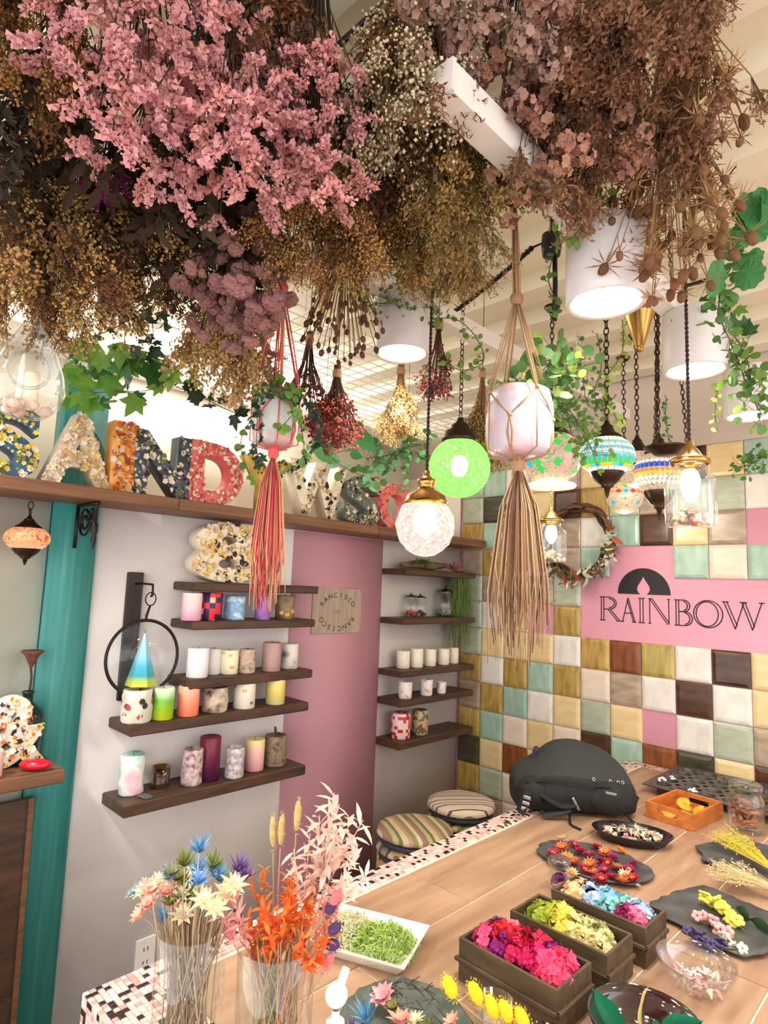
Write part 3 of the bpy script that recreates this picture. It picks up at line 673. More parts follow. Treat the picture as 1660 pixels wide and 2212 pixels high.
# red cushion candle, pink candle, bottle with lotus pod on the left shelf
P = at(78, 1652, 2, zF); P.x = min(P.x, .165)
t = thing('oval_candle', 'glossy red oval candle before the ampersand', 'candle', (.172, at(76, 1650, 0, .172).y, zF + .0005), .9)
MB().blob((0, 0, .017), .045, 2, (1.0, .55, .36)).build('body', mat('red wax', (206, 20, 48), .25), t); MB().tube([(.0, 0, .03), (.001, 0, .04)], .001, 5).build('wick', wickm, t)
P = at(-4, 1672, 2, zF)
t = thing('pillar_candle', 'soft pink candle at the left edge below the ampersand', 'candle', (.165, P.y - .03, zF + .0005))
MB().lathe([(.0005, 0), (.033, 0), (.035, .004), (.034, .07), (.028, .076), (.0005, .07)], 26, wob=lambda a, q: 1 + .04 * math.sin(4 * a)).build('body', wax('soft pink', (246, 206, 200)), t); MB().tube([(0, 0, .068), (.001, 0, .083)], .001, 5).build('wick', wickm, t)
pb = at(72, 1600, 0, .05); yb_ = pb.y
t = thing('green_bottle', 'dark green glass bottle behind the ampersand', 'bottle', (.055, yb_ - .03, zF + .0005))
MB().lathe([(.0005, 0), (.048, 0), (.052, .006), (.052, .13), (.044, .155), (.02, .175), (.015, .18), (.015, .205), (.018, .207), (.018, .213), (.012, .213)], 28).build('body', mat('bottle green', (22, 44, 34), .12), t)
t2 = thing('lotus_pod', 'dried brown lotus pod on a long stem in the green bottle', 'dried flower', (.055, yb_ - .03, zF + .2))
zt = at(55, 1408, 0, .06).z - (zF + .2)
MB().tube([(0, 0, -.06), (.004, .003, zt * .4), (.002, -.002, zt - .045)], .0035, 6).build('stem', mat('pod stem', (64, 44, 34), .7), t2)
MB().lathe([(.004, zt - .05), (.008, zt - .04), (.02, zt - .012), (.033, zt), (.031, zt + .003), (.0005, zt - .001)], 22, wob=lambda a, q: 1 + .07 * math.sin(7 * a)).build('pod', mat('lotus pod', (92, 54, 38), .7, c2=(120, 76, 54), scale=50), t2)
# leaning board and dark crate in the lower left corner
t = thing('leaning_board', 'dark wooden board leaning against the teal upright', 'board', (.03, -2.335, .0), 0)
b = MB(); b.bbox((-.012, -.11, 0), (.012, .10, .80), .003); b.xf(Matrix.Rotation(-.06, 4, 'Y') @ Matrix.Translation((.06, 0, 0))); flat(b.build('panel', m_wood, t))
b = MB(); b.bbox((.012, .085, 0), (.02, .10, .80), .001); b.xf(Matrix.Rotation(-.06, 4, 'Y') @ Matrix.Translation((.06, 0, 0))); flat(b.build('edge_strip', m_ledge, t))
t = thing('wooden_crate', 'dark brown wooden crate in the lower left corner', 'crate', (.27, -2.62, .0), 0)
for z0 in (.02, .16, .30, .44, .58): flat(MB().bbox((.10, -.2, z0), (.12, .2, z0 + .125), .003).build('slat', m_wood, t))
for z0 in (.02, .16, .30, .44, .58): flat(MB().bbox((-.12, .185, z0), (.10, .2, z0 + .125), .003).build('slat', m_wood, t))
for yy in (-.2, .18): flat(MB().bbox((.118, yy, 0), (.135, yy + .03, .715), .003).build('post', m_ledge, t))
flat(MB().bbox((-.12, -.2, .0), (.12, .2, .02), .003).build('base', m_wood, t))
# small plaque on the pink door
c0 = on_wall(676, 1270, .008); c1 = on_wall(776, 1366, .008); cy, cz = (c0.y + c1.y) / 2, (c0.z + c1.z) / 2; hy, hz = abs(c1.y - c0.y) / 2, abs(c0.z - c1.z) / 2
t = thing('wooden_plaque', 'grey wood plaque with curved lettering on the pink door', 'sign', (.0065, cy, cz))
flat(MB().bbox((0, -hy, -hz), (.008, hy, hz), .001).build('board', mat('grey plywood', (186, 166, 150), .6, c2=(168, 148, 134), scale=6, stretch=(1, 8, 1)), t))
ink2 = mat('plaque ink', (84, 72, 66), .7)
def arc_text(word, R, a0, a1, flip):
    for i, ch in enumerate(word):
        a = math.radians(a0 + (a1 - a0) * i / (len(word) - 1)); me = text_mesh(ch, .034, .0004, .0002)
        w_ = max(v.co.x for v in me.vertices); M = Matrix.Translation((-w_ / 2, -.012, 0))
        M = Matrix.Rotation(a - PI / 2, 4, 'Z') @ M if not flip else Matrix.Rotation(a - PI / 2, 4, 'Z') @ M
        M = Matrix.Translation((R * math.cos(a) * 1.0, R * math.sin(a) * .72, 0)) @ M
        me.transform(Matrix.Translation((.0088, 0, -.004)) @ STAND @ M); me.materials.clear(); me.materials.append(ink2); link('letter', me, t)
arc_text('RANCISCO', hy * .72, 152, 28, False); arc_text('RANCISCO', hy * .72, 332, 208, True)
for k in range(2):
    flat(MB().box((.008, -.02 + k * .006, -.001 - k * .007), (.0084, .02 - k * .006, .001 - k * .007)).build('printed_line', ink2, t))
for sy in (-1, 1):
    for sz in (-1, 1): MB().lathe([(.002, 0), (.002, .0015), (.0005, .002)], 8, axis=(1, 0, 0), c=(.008, sy * (hy - .006), sz * (hz - .006))).build('nail', m_brass, t)
# socket
P = on_wall(312, 2062, 0)
t = thing('wall_socket', 'white double power socket low on the wall behind the vases', 'socket', (0.0005, P.y, P.z))
flat(MB().bbox((0, -.036, -.06), (.008, .036, .06), .003).build('plate', mat('socket white', (240, 238, 236), .3), t))
for zz in (-.022, .022):
    for yy in (-.007, .007): flat(MB().box((.008, yy - .0015, zz - .006), (.0086, yy + .0015, zz + .006)).build('slot', m_black, t))
# black board, hook and hoop holding the cone candle
pt = on_wall(287, 1236, .01); pb = on_wall(277, 1512, .01)
t = thing('hoop_hanger', 'black wall hanger with a round iron hoop', 'hanger', (0, (pt.y + pb.y) / 2, 0))
flat(MB().bbox((.0006, -.028, pb.z), (.016, .028, pt.z), .003).build('backboard', mat('black wood', (38, 28, 28), .6, c2=(58, 44, 42), scale=8, stretch=(6, 6, .6)), t))
y0 = (pt.y + pb.y) / 2; XH = .10
pa = at(330, 1270, 0, XH); zz = pa.z; yh = pa.y - y0
MB().tube([(.014, .0, zz + .012), (.05, yh * .5, zz + .014), (XH, yh, zz + .012), (XH + .003, yh, zz - .012), (XH, yh, zz - .028), (XH - .008, yh, zz - .03)], .0042, 7).build('hook', m_black, t)
rc = at(326, 1294, 0, XH); MB().ring((XH, rc.y - y0, rc.z), px(14, rc), .0022, (1, .3, 0), 24, 6).build('small_ring', m_black, t)
hc = at(309, 1420, 0, XH); hr = px(79, hc); dirn = (CAM - hc); dirn.z = 0; dirn.normalize(); ax = (dirn + Vector((.42, .42, 0))).normalized()
top = hc.z + hr
MB().tube([(XH, rc.y - y0, rc.z - px(14, rc)), (XH, hc.y - y0, top + .016), (XH, hc.y - y0, top)], [.0035, .005, .0035], 7).build('swivel_pin', m_black, t)
MB().ring((XH, hc.y - y0, hc.z), hr, .0058, tuple(ax), 56, 8).build('hoop', m_black, t)
MB().lathe([(.001, -.0015), (hr - .004, -.0015), (hr - .004, .0015), (.001, .0015)], 48, (XH, hc.y - y0, hc.z), tuple(ax)).build('glass_disc', glass('hoop glass', (253, 253, 253), .045), t)
cb = at(297, 1481, 0, XH); ctp = at(305, 1368, 0, XH)
MB().tube([(XH, hc.y - y0, hc.z - hr), (XH, hc.y - y0, cb.z - .001)], .003, 7).build('stand_pin', m_black, t)
MB().lathe([(.0005, cb.z - .003), (.02, cb.z - .003), (.02, cb.z - .0004)], 16, (XH, hc.y - y0, 0)).build('stand_plate', m_black, t)
rb = px(32, cb); H = ctp.z - cb.z
t = thing('cone_candle', 'blue cone candle with a yellow foot standing inside the hoop', 'candle', (XH, hc.y, cb.z), group='candles on the wall shelves')
MB().lathe([(.0005, 0), (rb, 0), (rb, .004), (rb * .2, H * .84), (rb * .07, H)], 6).build('body', mat('wax cone', (120, 190, 230), .35, grad=[(0, (196, 196, 60)), (.12, (170, 196, 80)), (.2, (50, 160, 180)), (.38, (60, 176, 200)), (.55, (140, 204, 236)), (1, (196, 222, 240))], contrast=.1, scale=10), t, smooth=False)
MB().tube([(0, 0, H - .003), (.001, 0, H + .014)], .001, 5).build('wick', wickm, t)
# scroll bracket and small mosaic lamp under the ledge
p1 = at(130, 1085, 0, .06)
t = thing('scroll_bracket', 'black wrought iron scroll bracket under the ledge on the teal upright', 'bracket', (.012, -2.175, 1.7385))
pts = [(.0 + .17 * (1 - math.cos(a)) * .5, 0, -.012 - .10 * abs(math.sin(a * .5)) + .02 * math.sin(3 * a)) for a in [i * PI / 14 for i in range(15)]]
MB().tube([(.0, 0, -.0065), (.18, 0, -.0065)], .006, 6).build('top_bar', m_black, t)
MB().tube([(.003, 0, -.004), (.003, 0, -.15)], .006, 6).build('back_bar', m_black, t)
sp = []
for i in range(40):
    a = i * .33; r = .012 + .0011 * i; sp.append((.075 + r * math.cos(a), 0, -.06 + r * math.sin(a)))
MB().tube(sp, .0045, 6).build('scroll', m_black, t)
sp = []
for i in range(26):
    a = i * .36; r = .006 + .0009 * i; sp.append((.135 + r * math.cos(a + 2), 0, -.045 + r * math.sin(a + 2)))
MB().tube(sp, .004, 6).build('scroll', m_black, t)
MB().lathe([(.0005, -.16), (.004, -.15), (.009, -.125), (.006, -.11), (.011, -.1), (.011, -.075), (.006, -.07), (.006, -.01)], 12, (.165, 0, 0)).build('finial', m_black, t)
# ------------------------------------------------------------------ pendants
CZ = 2.556
def chain(b, p0, p1, lr=.009, wire=.0016):
    p0, p1 = Vector(p0), Vector(p1); L = (p1 - p0).length; d = (p1 - p0).normalized(); n = max(2, int(L / (lr * 1.75))); X, Y, Z = frame(d)
    for i in range(n):
        c = p0 + (p1 - p0) * ((i + .5) / n); ax = X if i % 2 else Y; sd = Y if i % 2 else X
        pts = [c + d * (lr * 1.12 * math.cos(a)) + sd * (lr * .62 * math.sin(a)) for a in [2 * PI * k / 10 for k in range(11)]]
        b.tube(pts, wire, 4, cap=False)
    return b
def twist(b, p0, p1, r=.0024, m=0, pitch=.022, sag=0.):
    p0, p1 = Vector(p0), Vector(p1); d = p1 - p0; n = max(8, int(d.length / .006)); X, Y, Z = frame(d)
    for ph in (0, PI):
        pts = []
        for i in range(n + 1):
            u = i / n; a = d.length * u / pitch * 2 * PI + ph
            pts.append(p0 + d * u + X * (r * math.cos(a)) + Y * (r * math.sin(a)) + Vector((0, 0, -sag * 4 * u * (1 - u))))
        b.tube(pts, r, 5, m)
    return b
m_cord = mat('brown twisted flex', (52, 30, 28), .7)
m_bulb = mat('lit bulb', (255, 250, 240), .3, emit=(255, 244, 224), es=22)
def canopy(t, top, m=m_bronze): MB().lathe([(.028, top), (.03, top - .004), (.018, top - .02), (.004, top - .026), (.0005, top - .026)], 18).build('ceiling_rose', m, t)
def shellmat(name, c, tr=.35, bump=.6, bs=30, es=.0, edge=(206, 250, 170)):
    if name in MATS: return MATS[name]
    m = bpy.data.materials.new(name); m.use_nodes = True; nt = m.node_tree; N = nt.nodes; L = nt.links; N.remove(N['Principled BSDF'])
    a = N.new('ShaderNodeBsdfTransparent'); a.inputs[0].default_value = lin(c); s = N.new('ShaderNodeBsdfTranslucent'); s.inputs[0].default_value = lin(c)
    g = N.new('ShaderNodeBsdfGlossy'); g.inputs['Roughness'].default_value = .1; m1 = N.new('ShaderNodeMixShader'); m1.inputs[0].default_value = tr
    L.new(s.outputs[0], m1.inputs[1]); L.new(a.outputs[0], m1.inputs[2]); m2 = N.new('ShaderNodeMixShader'); m2.inputs[0].default_value = .07
    L.new(m1.outputs[0], m2.inputs[1]); L.new(g.outputs[0], m2.inputs[2])
    tc = N.new('ShaderNodeTexCoord'); vo = N.new('ShaderNodeTexVoronoi'); vo.feature = 'DISTANCE_TO_EDGE'; vo.inputs['Scale'].default_value = bs; L.new(tc.outputs['Object'], vo.inputs[0])
    bp = N.new('ShaderNodeBump'); bp.inputs['Strength'].default_value = bump; bp.inputs['Distance'].default_value = .01; L.new(vo.outputs[0], bp.inputs['Height'])
    L.new(bp.outputs[0], s.inputs['Normal']); L.new(bp.outputs[0], g.inputs['Normal']); last = m2.outputs[0]
    if es:
        e = N.new('ShaderNodeEmission'); e.inputs[1].default_value = es; crr = N.new('ShaderNodeValToRGB'); crr.color_ramp.elements[0].color = lin(edge); crr.color_ramp.elements[1].color = lin(c); crr.color_ramp.elements[1].position = .35; L.new(vo.outputs[0], crr.inputs[0]); L.new(crr.outputs[0], e.inputs[0]); ad = N.new('ShaderNodeAddShader'); L.new(last, ad.inputs[0]); L.new(e.outputs[0], ad.inputs[1]); last = ad.outputs[0]
    L.new(last, N['Material Output'].inputs[0]); MATS[name] = m; return m
# crystal ball lamp
P = dep(919, 1136, 1.5); R_ = px(65, P)
t = thing('pendant_lamp', 'cut crystal ball pendant lamp with a brass cap', 'pendant lamp', P)
b = MB(); v = []; nr, na = 9, 16
for i in range(nr):
    th_ = .62 + (PI - .66) * i / (nr - 1)
    for j in range(na): a = 2 * PI * (j + .5 * (i % 2)) / na; q = R_ * (1.03 if (i + j) % 2 else .97); v.append((q * math.sin(th_) * math.cos(a), q * math.sin(th_) * math.sin(a), q * math.cos(th_)))
f = []
for i in range(nr - 1):
    for j in range(na):
        o = i % 2; a0, a1, b0, b1 = i * na + j, i * na + (j + 1) % na, (i + 1) * na + (j + o) % na, (i + 1) * na + (j + o - 1) % na
        f += [(a0, b1, b0), (a0, b0, a1)]
b.add(v, f)
crystal = glass('cut crystal', (250, 246, 240), .6, .12, (255, 240, 220), .16); flat(b.build('crystal_globe', shellmat('cut crystal shell', (226, 200, 186), 1.0, .9, 62, .34, (255, 250, 244)), t))
MB().blob((0, 0, R_ * .15), .030, 2, (1, 1, 1.25)).build('bulb', m_bulb, t)
MB().lathe([(R_ * .74, R_ * .70), (R_ * .76, R_ * .80), (R_ * .70, R_ * .86), (R_ * .66, R_ * 1.0), (R_ * .28, R_ * 1.22), (R_ * .26, R_ * 1.36), (R_ * .30, R_ * 1.4), (R_ * .30, R_ * 1.56), (R_ * .2, R_ * 1.62), (R_ * .12, R_ * 1.7), (R_ * .11, R_ * 1.85), (.0005, R_ * 1.86)], 30).build('brass_cap', m_brass, t)
twist(MB(), (0, 0, R_ * 1.8), (.0, .0, CZ - P.z - .02)).build('flex', m_cord, t); canopy(t, CZ - P.z)
lamp('POINT', 'crystal lamp bulb', P + Vector((0, 0, -.005)), 2.5, (1, .9, .76), .03)
# green crackle globe
P = dep(993, 1010, 1.97); R_ = px(66, P)
t = thing('pendant_lamp', 'green crackle glass globe pendant on a chain', 'pendant lamp', P)
MB().blob((0, 0, 0), R_, 3).build('glass_globe', shellmat('green crackle', (112, 214, 84), .6, .8, 75, .26), t)
MB().blob((0, 0, .005), .028, 2, (1, 1, 1.3)).build('bulb', m_bulb, t)
MB().lathe([(R_ * .56, R_ * .84), (R_ * .60, R_ * .86), (R_ * .60, R_ * 1.0), (R_ * .52, R_ * 1.08), (R_ * .5, R_ * 1.2), (R_ * .3, R_ * 1.28), (R_ * .3, R_ * 1.4), (R_ * .2, R_ * 1.48), (R_ * .12, R_ * 1.56), (R_ * .1, R_ * 1.66), (.0005, R_ * 1.68)], 28).build('bronze_cap', m_bronze, t)
chain(MB(), (0, 0, R_ * 1.66), (0, 0, CZ - P.z - .02), .011, .0018).build('chain', m_bronze, t); canopy(t, CZ - P.z)
lamp('POINT', 'green lamp bulb', P + Vector((0, 0, .0)), 2.5, (1, .95, .8), .03)
# bottle pendants
def bottle_lamp(x, y, tt, wpx, label, fillcols, e, hang=None):
    P = dep(x, y, tt); P = Vector((hang.x, hang.y, P.z)) if hang is not None else P; R_ = px(wpx / 2, P); t = thing('bottle_pendant', label, 'pendant lamp', P, group='glass bottle pendants')
    H = R_ * 2.6
    MB().lathe([(.0005, .001), (R_ * .95, .001), (R_, .006), (R_, H * .72), (R_ * .93, H * .82), (R_ * .66, H * .91), (R_ * .62, H), (R_ * .66, H * 1.06)], 36).build('bottle', glass('bottle glass', (250, 252, 250), .8, .02, (255, 250, 240), .02), t)
    MB().lathe([(R_ * .72, H * 1.02), (R_ * .80, H * 1.03), (R_ * .80, H * 1.10), (R_ * .72, H * 1.12), (R_ * .5, H * 1.16), (R_ * .34, H * 1.26), (R_ * .16, H * 1.34), (R_ * .14, H * 1.42), (.0005, H * 1.42)], 30).build('brass_cap', m_brass, t)
    MB().tube([(0, 0, H * 1.05), (0, 0, H * .86)], .012, 12).build('lamp_holder', m_brass, t)
    MB().blob((0, 0, H * .74), .021, 2, (1, 1, 1.5)).build('bulb', m_bulb, t)
    b = MB()
    for i in range(46):
        q = rvec(); rr = rnd.random() ** .5 * R_ * .86; a = rnd.uniform(0, 6.28); hz = .008 + rnd.random() * H * .18 * (1.15 - rr / R_)
        if rnd.random() < .5: floret(b, (rr * math.cos(a), rr * math.sin(a), hz + .01), (q + Vector((0, 0, 1.2))).normalized(), R_ * .22, i % len(fillcols))
        else: b.blob((rr * math.cos(a), rr * math.sin(a), hz), R_ * rnd.uniform(.07, .15), 0, nz=.5, seed=i, m=i % len(fillcols))
    stuff(b.build('dried_petals', fillcols, t))
    MB().blob((-R_ * .2, 0, H * .13), R_ * .36, 1, (1, 1, .75), nz=.2).build('wax_stone', mat('wax stone', (246, 220, 180), .5), t)
    top_ = (hang.z if hang is not None else CZ) - P.z
    if hang is None: canopy(t, top_); twist(MB(), (0, 0, H * 1.4), (0, 0, top_ - .02)).build('flex', m_cord, t)
    else: chain(MB(), (0, 0, H * 1.4), (0, 0, top_), .006, .0012).build('chain', m_brass, t)
    lamp('POINT', 'bottle lamp bulb', P + Vector((0, 0, H * .74)), e, (1, .92, .8), .022)
bottle_lamp(1494, 1138, 1.36, 103, 'large glass bottle pendant with petals inside, at the right', [fl_r, fl_k, fl_t, fl_w, mat('moss grey', (128, 122, 92), .8, rv=.1)], 4)
_m1 = dep(1192, 988, 2.2); bottle_lamp(1193, 1216, 2.2, 65, 'small glass bottle pendant in front of the wreath', [fl_w, fl_y, fl_g, fl_w], 3, _m1 + Vector((0, 0, -px(64, _m1) * .92 * 1.125)))
# mosaic lamps
def piece(b, R_, sq, a, w, z0, z1, m, lift=1.015, diamond=False):
    def pt(aa, zz): r = math.sqrt(max(0, 1 - zz * zz)) * R_ * lift; return Vector((r * math.cos(aa), r * math.sin(aa), zz * R_ * sq * lift))
    zm = (z0 + z1) / 2
    if diamond: o = [pt(a, z0), pt(a + w, zm), pt(a, z1), pt(a - w, zm)]
    else: o = [pt(a - w, z0), pt(a + w, z0), pt(a + w, z1), pt(a - w, z1)]
    b.add(o, [(0, 1, 2, 3)], m)
def glow(name, c, es=.9): return mat('glow ' + name, tuple(x * .45 for x in c), .25, emit=c, es=es * .6)
G_base = mat('glow mosaic ground', (150, 128, 104), .3, c2=(84, 60, 48), c3=(156, 138, 116), scale=160, contrast=.35, es=.9)
G_amber = mat('glow amber ground', (190, 110, 70), .3, c2=(110, 44, 40), c3=(220, 140, 96), scale=70, contrast=.3, es=.7)
GC = {'w': glow('white', (255, 248, 232), 1.1), 'c': glow('cyan', (40, 190, 220), 1.0), 'g': glow('green', (70, 210, 90), 1.0), 'y': glow('yellow', (255, 210, 40), 1.0), 'o': glow('orange', (246, 140, 40), 1.), 'b': glow('blue', (40, 90, 210), .9),
      'p': glow('pink', (244, 176, 160), 1.), 'r': glow('red', (220, 60, 60), .9), 't': glow('turquoise', (90, 220, 220), 1.0), 'm': glow('plum', (120, 40, 60), .7), 's': glow('amber pink', (250, 190, 150), .9)}
def mosaic_lamp(P, R_, sq, bands, label, e, cap=True, chain_to=None, foot='cup', capm=m_bronze, cord=True, ground=None):
    t = thing('mosaic_lamp', label, 'pendant lamp', P, rnd.uniform(0, 1), 'mosaic glass pendants')
    MB().blob((0, 0, 0), R_, 3, (1, 1, sq)).build('globe', ground or G_base, t)
    for (z0, z1, n, colors, dia) in bands:
        b = MB(); ks = sorted(set(colors)); w_ = PI / n * (.98 if dia else .86)
        for i in range(n):
            ch = colors[i % len(colors)]
            if ch == '.': continue
            piece(b, R_, sq, 2 * PI * i / n, w_, z0, z1, ks.index(ch), diamond=dia)
        flat(stuff(b.build('mosaic_band', [GC.get(k, GC['w']) for k in ks], t)))
    h = R_ * sq
    if cap:
        MB().lathe([(R_ * .60, h * .80), (R_ * .58, h * .92), (R_ * .40, h * 1.12), (R_ * .26, h * 1.34), (R_ * .22, h * 1.4), (R_ * .24, h * 1.46), (R_ * .14, h * 1.56), (R_ * .08, h * 1.75), (.0005, h * 1.77)], 26).build('cap', capm, t)
    if foot == 'cup':
        MB().lathe([(R_ * .62, -h * .78), (R_ * .60, -h * .92), (R_ * .44, -h * 1.22), (R_ * .22, -h * 1.46), (R_ * .24, -h * 1.52), (R_ * .12, -h * 1.6), (R_ * .07, -h * 1.9), (.0005, -h * 2.1)], 26).build('foot', capm, t)
    elif foot == 'disc':
        MB().lathe([(.0005, -h * 1.12), (R_ * .78, -h * 1.12), (R_ * .82, -h * 1.06), (R_ * .78, -h), (R_ * .5, -h * .9)], 30).build('glass_foot', glass('pale foot', (240, 248, 232), .6, .1, (240, 248, 224), .35), t)
    top = (CZ if chain_to is None else chain_to) - P.z
    if cord: chain(MB(), (0, 0, h * 1.72), (0, 0, top - .02), .012, .0022).build('chain', m_bronze, t)
    if chain_to is None: canopy(t, top)
    if e: lamp('POINT', 'mosaic lamp bulb', P + Vector((0, 0, -h * 1.05)), e, (1, .9, .75), .03)
    return t
P = dep(1312, 985, 1.85)
mosaic_lamp(P, px(57, P), .78, [(.55, .8, 26, 'w', 0), (.36, .58, 26, 't', 1), (.2, .46, 26, 'w', 1), (.06, .3, 26, 'c', 1), (-.1, .16, 26, 'w', 1), (-.22, .02, 26, 't', 1), (-.36, -.12, 26, 'c', 1), (-.52, -.28, 30, 'g', 0), (-.66, -.52, 24, 'ytcy', 0), (-.8, -.66, 20, 'w', 0)], 'mosaic pendant with turquoise, white and green rows', 3)
P = dep(1192, 988, 2.2)
mosaic_lamp(P, px(64, P), .92, [(.45, .75, 18, 'b.gp..', 1), (.2, .5, 18, '.g..g.', 1), (-.06, .3, 18, 'p.g..c', 1), (-.3, .0, 18, 'g.p.g.', 1), (-.52, -.2, 18, '.gp.cg', 1), (-.7, -.45, 16, 'p.g.', 1)], 'pink mosaic pendant with green diamonds and a pale glass foot', 3, foot='disc')
P = dep(1424, 1022, 2.05)
mosaic_lamp(P, px(50, P), 1.0, [(.3, .5, 30, 'w', 1), (.12, .34, 30, 'b', 0), (-.08, .1, 30, 'o', 1), (-.25, -.02, 32, 'y', 1), (-.42, -.2, 32, 'w', 1), (-.6, -.38, 28, 'w', 1)], 'mosaic pendant with blue and orange rings half behind the bottle', 2)
P = dep(1378, 1012, 2.42)
mosaic_lamp(P, px(44, P), .95, [(.0, .16, 24, 'm.', 1), (-.4, -.2, 24, 'o.b.', 1)], 'brownish mosaic pendant behind the turquoise one', 1.5, foot=None)
P = dep(1350, 1072, 2.65)
mosaic_lamp(P, px(38, P), 1.0, [(.35, .6, 16, 'g.y', 1), (.05, .3, 16, 'cror', 1), (-.55, -.3, 16, '..c.', 1)], 'small speckled mosaic pendant hanging lowest', 1.5, cap=True, foot=None)
P = at(59, 1163, 0, .12)
mosaic_lamp(P, px(45, P), .62, [(.1, .7, 12, 's.ms', 1), (-.5, .1, 14, 'smss', 1), (-.75, -.5, 20, 's', 0)], 'small amber mosaic lamp hung under the ledge', 1.0, chain_to=1.737, ground=G_amber)
# chained bronze dish
P = dep(1440, 968, 1.75)
t = thing('hanging_dish', 'dark bronze dish hung by three chains over the mosaic lamps', 'hanging dish', P)
R_ = px(46, P)
MB().lathe([(.0005, -R_ * .35), (R_ * .5, -R_ * .33), (R_ * .85, -R_ * .05), (R_, 0), (R_ * .97, R_ * .06), (R_ * .82, 0), (.0005, -R_ * .25)], 30).build('dish', m_bronze, t)
for k in range(3):
    a = 2 * PI * k / 3 + .4; q = Vector((R_ * .9 * math.cos(a), R_ * .9 * math.sin(a), 0)); chain(MB(), q, Vector((q.x * .3, q.y * .3, CZ - P.z)), .008, .0015).build('chain', m_bronze, t)
# brass trumpet fitting
P = dep(1382, 700, 1.9)
t = thing('brass_fitting', 'polished brass cone fitting below the long rail', 'light fitting', P)
R_ = px(34, P)
MB().lathe([(R_ * .25, -R_ * 1.5), (R_ * .35, -R_ * 1.2), (R_ * .9, R_ * .6), (R_ * 1.0, R_ * .9), (R_ * .9, R_ * .95), (.0005, R_ * .95)], 28).build('cone', m_brass, t)
MB().lathe([(.0005, -R_ * 1.9), (R_ * .2, -R_ * 1.8), (R_ * .25, -R_ * 1.5)], 16).build('tip', m_brass, t); MB().tube([(0, 0, R_ * .9), (0, 0, CZ - P.z)], .005, 8).build('stem', m_brass, t)
# loose black cable
t = thing('cable', 'black twisted cable strung diagonally below the ceiling', 'cable', (0, 0, 0))
a, c = dep(1150, 535, 1.7), dep(935, 705, 2.1); twist(MB(), a, c, .0045, pitch=.03, sag=.01).build('strand', m_black, t)
MB().tube([a, dep(1185, 520, 1.68), Vector((a.x + .05, a.y + .04, CZ))], .003, 6).build('ceiling_wire', m_black, t)
MB().tube([c, Vector((c.x, c.y, CZ))], .003, 6).build('ceiling_wire', m_black, t)
P = dep(1192, 530, 1.68)
t = thing('socket_box', 'black cable junction box beside the nearest downlight', 'light fitting', P)
MB().lathe([(.0005, -.035), (.024, -.03), (.028, .0), (.026, .03), (.0005, .034)], 16).build('box', m_black, t); MB().tube([(0, 0, .03), (0, 0, CZ - P.z)], .004, 6).build('stem', m_black, t)
MB().tube([(.01, 0, -.03), (.012, .0, -.12), (.01, 0, -.22)], .007, 8).build('tail', m_black, t)
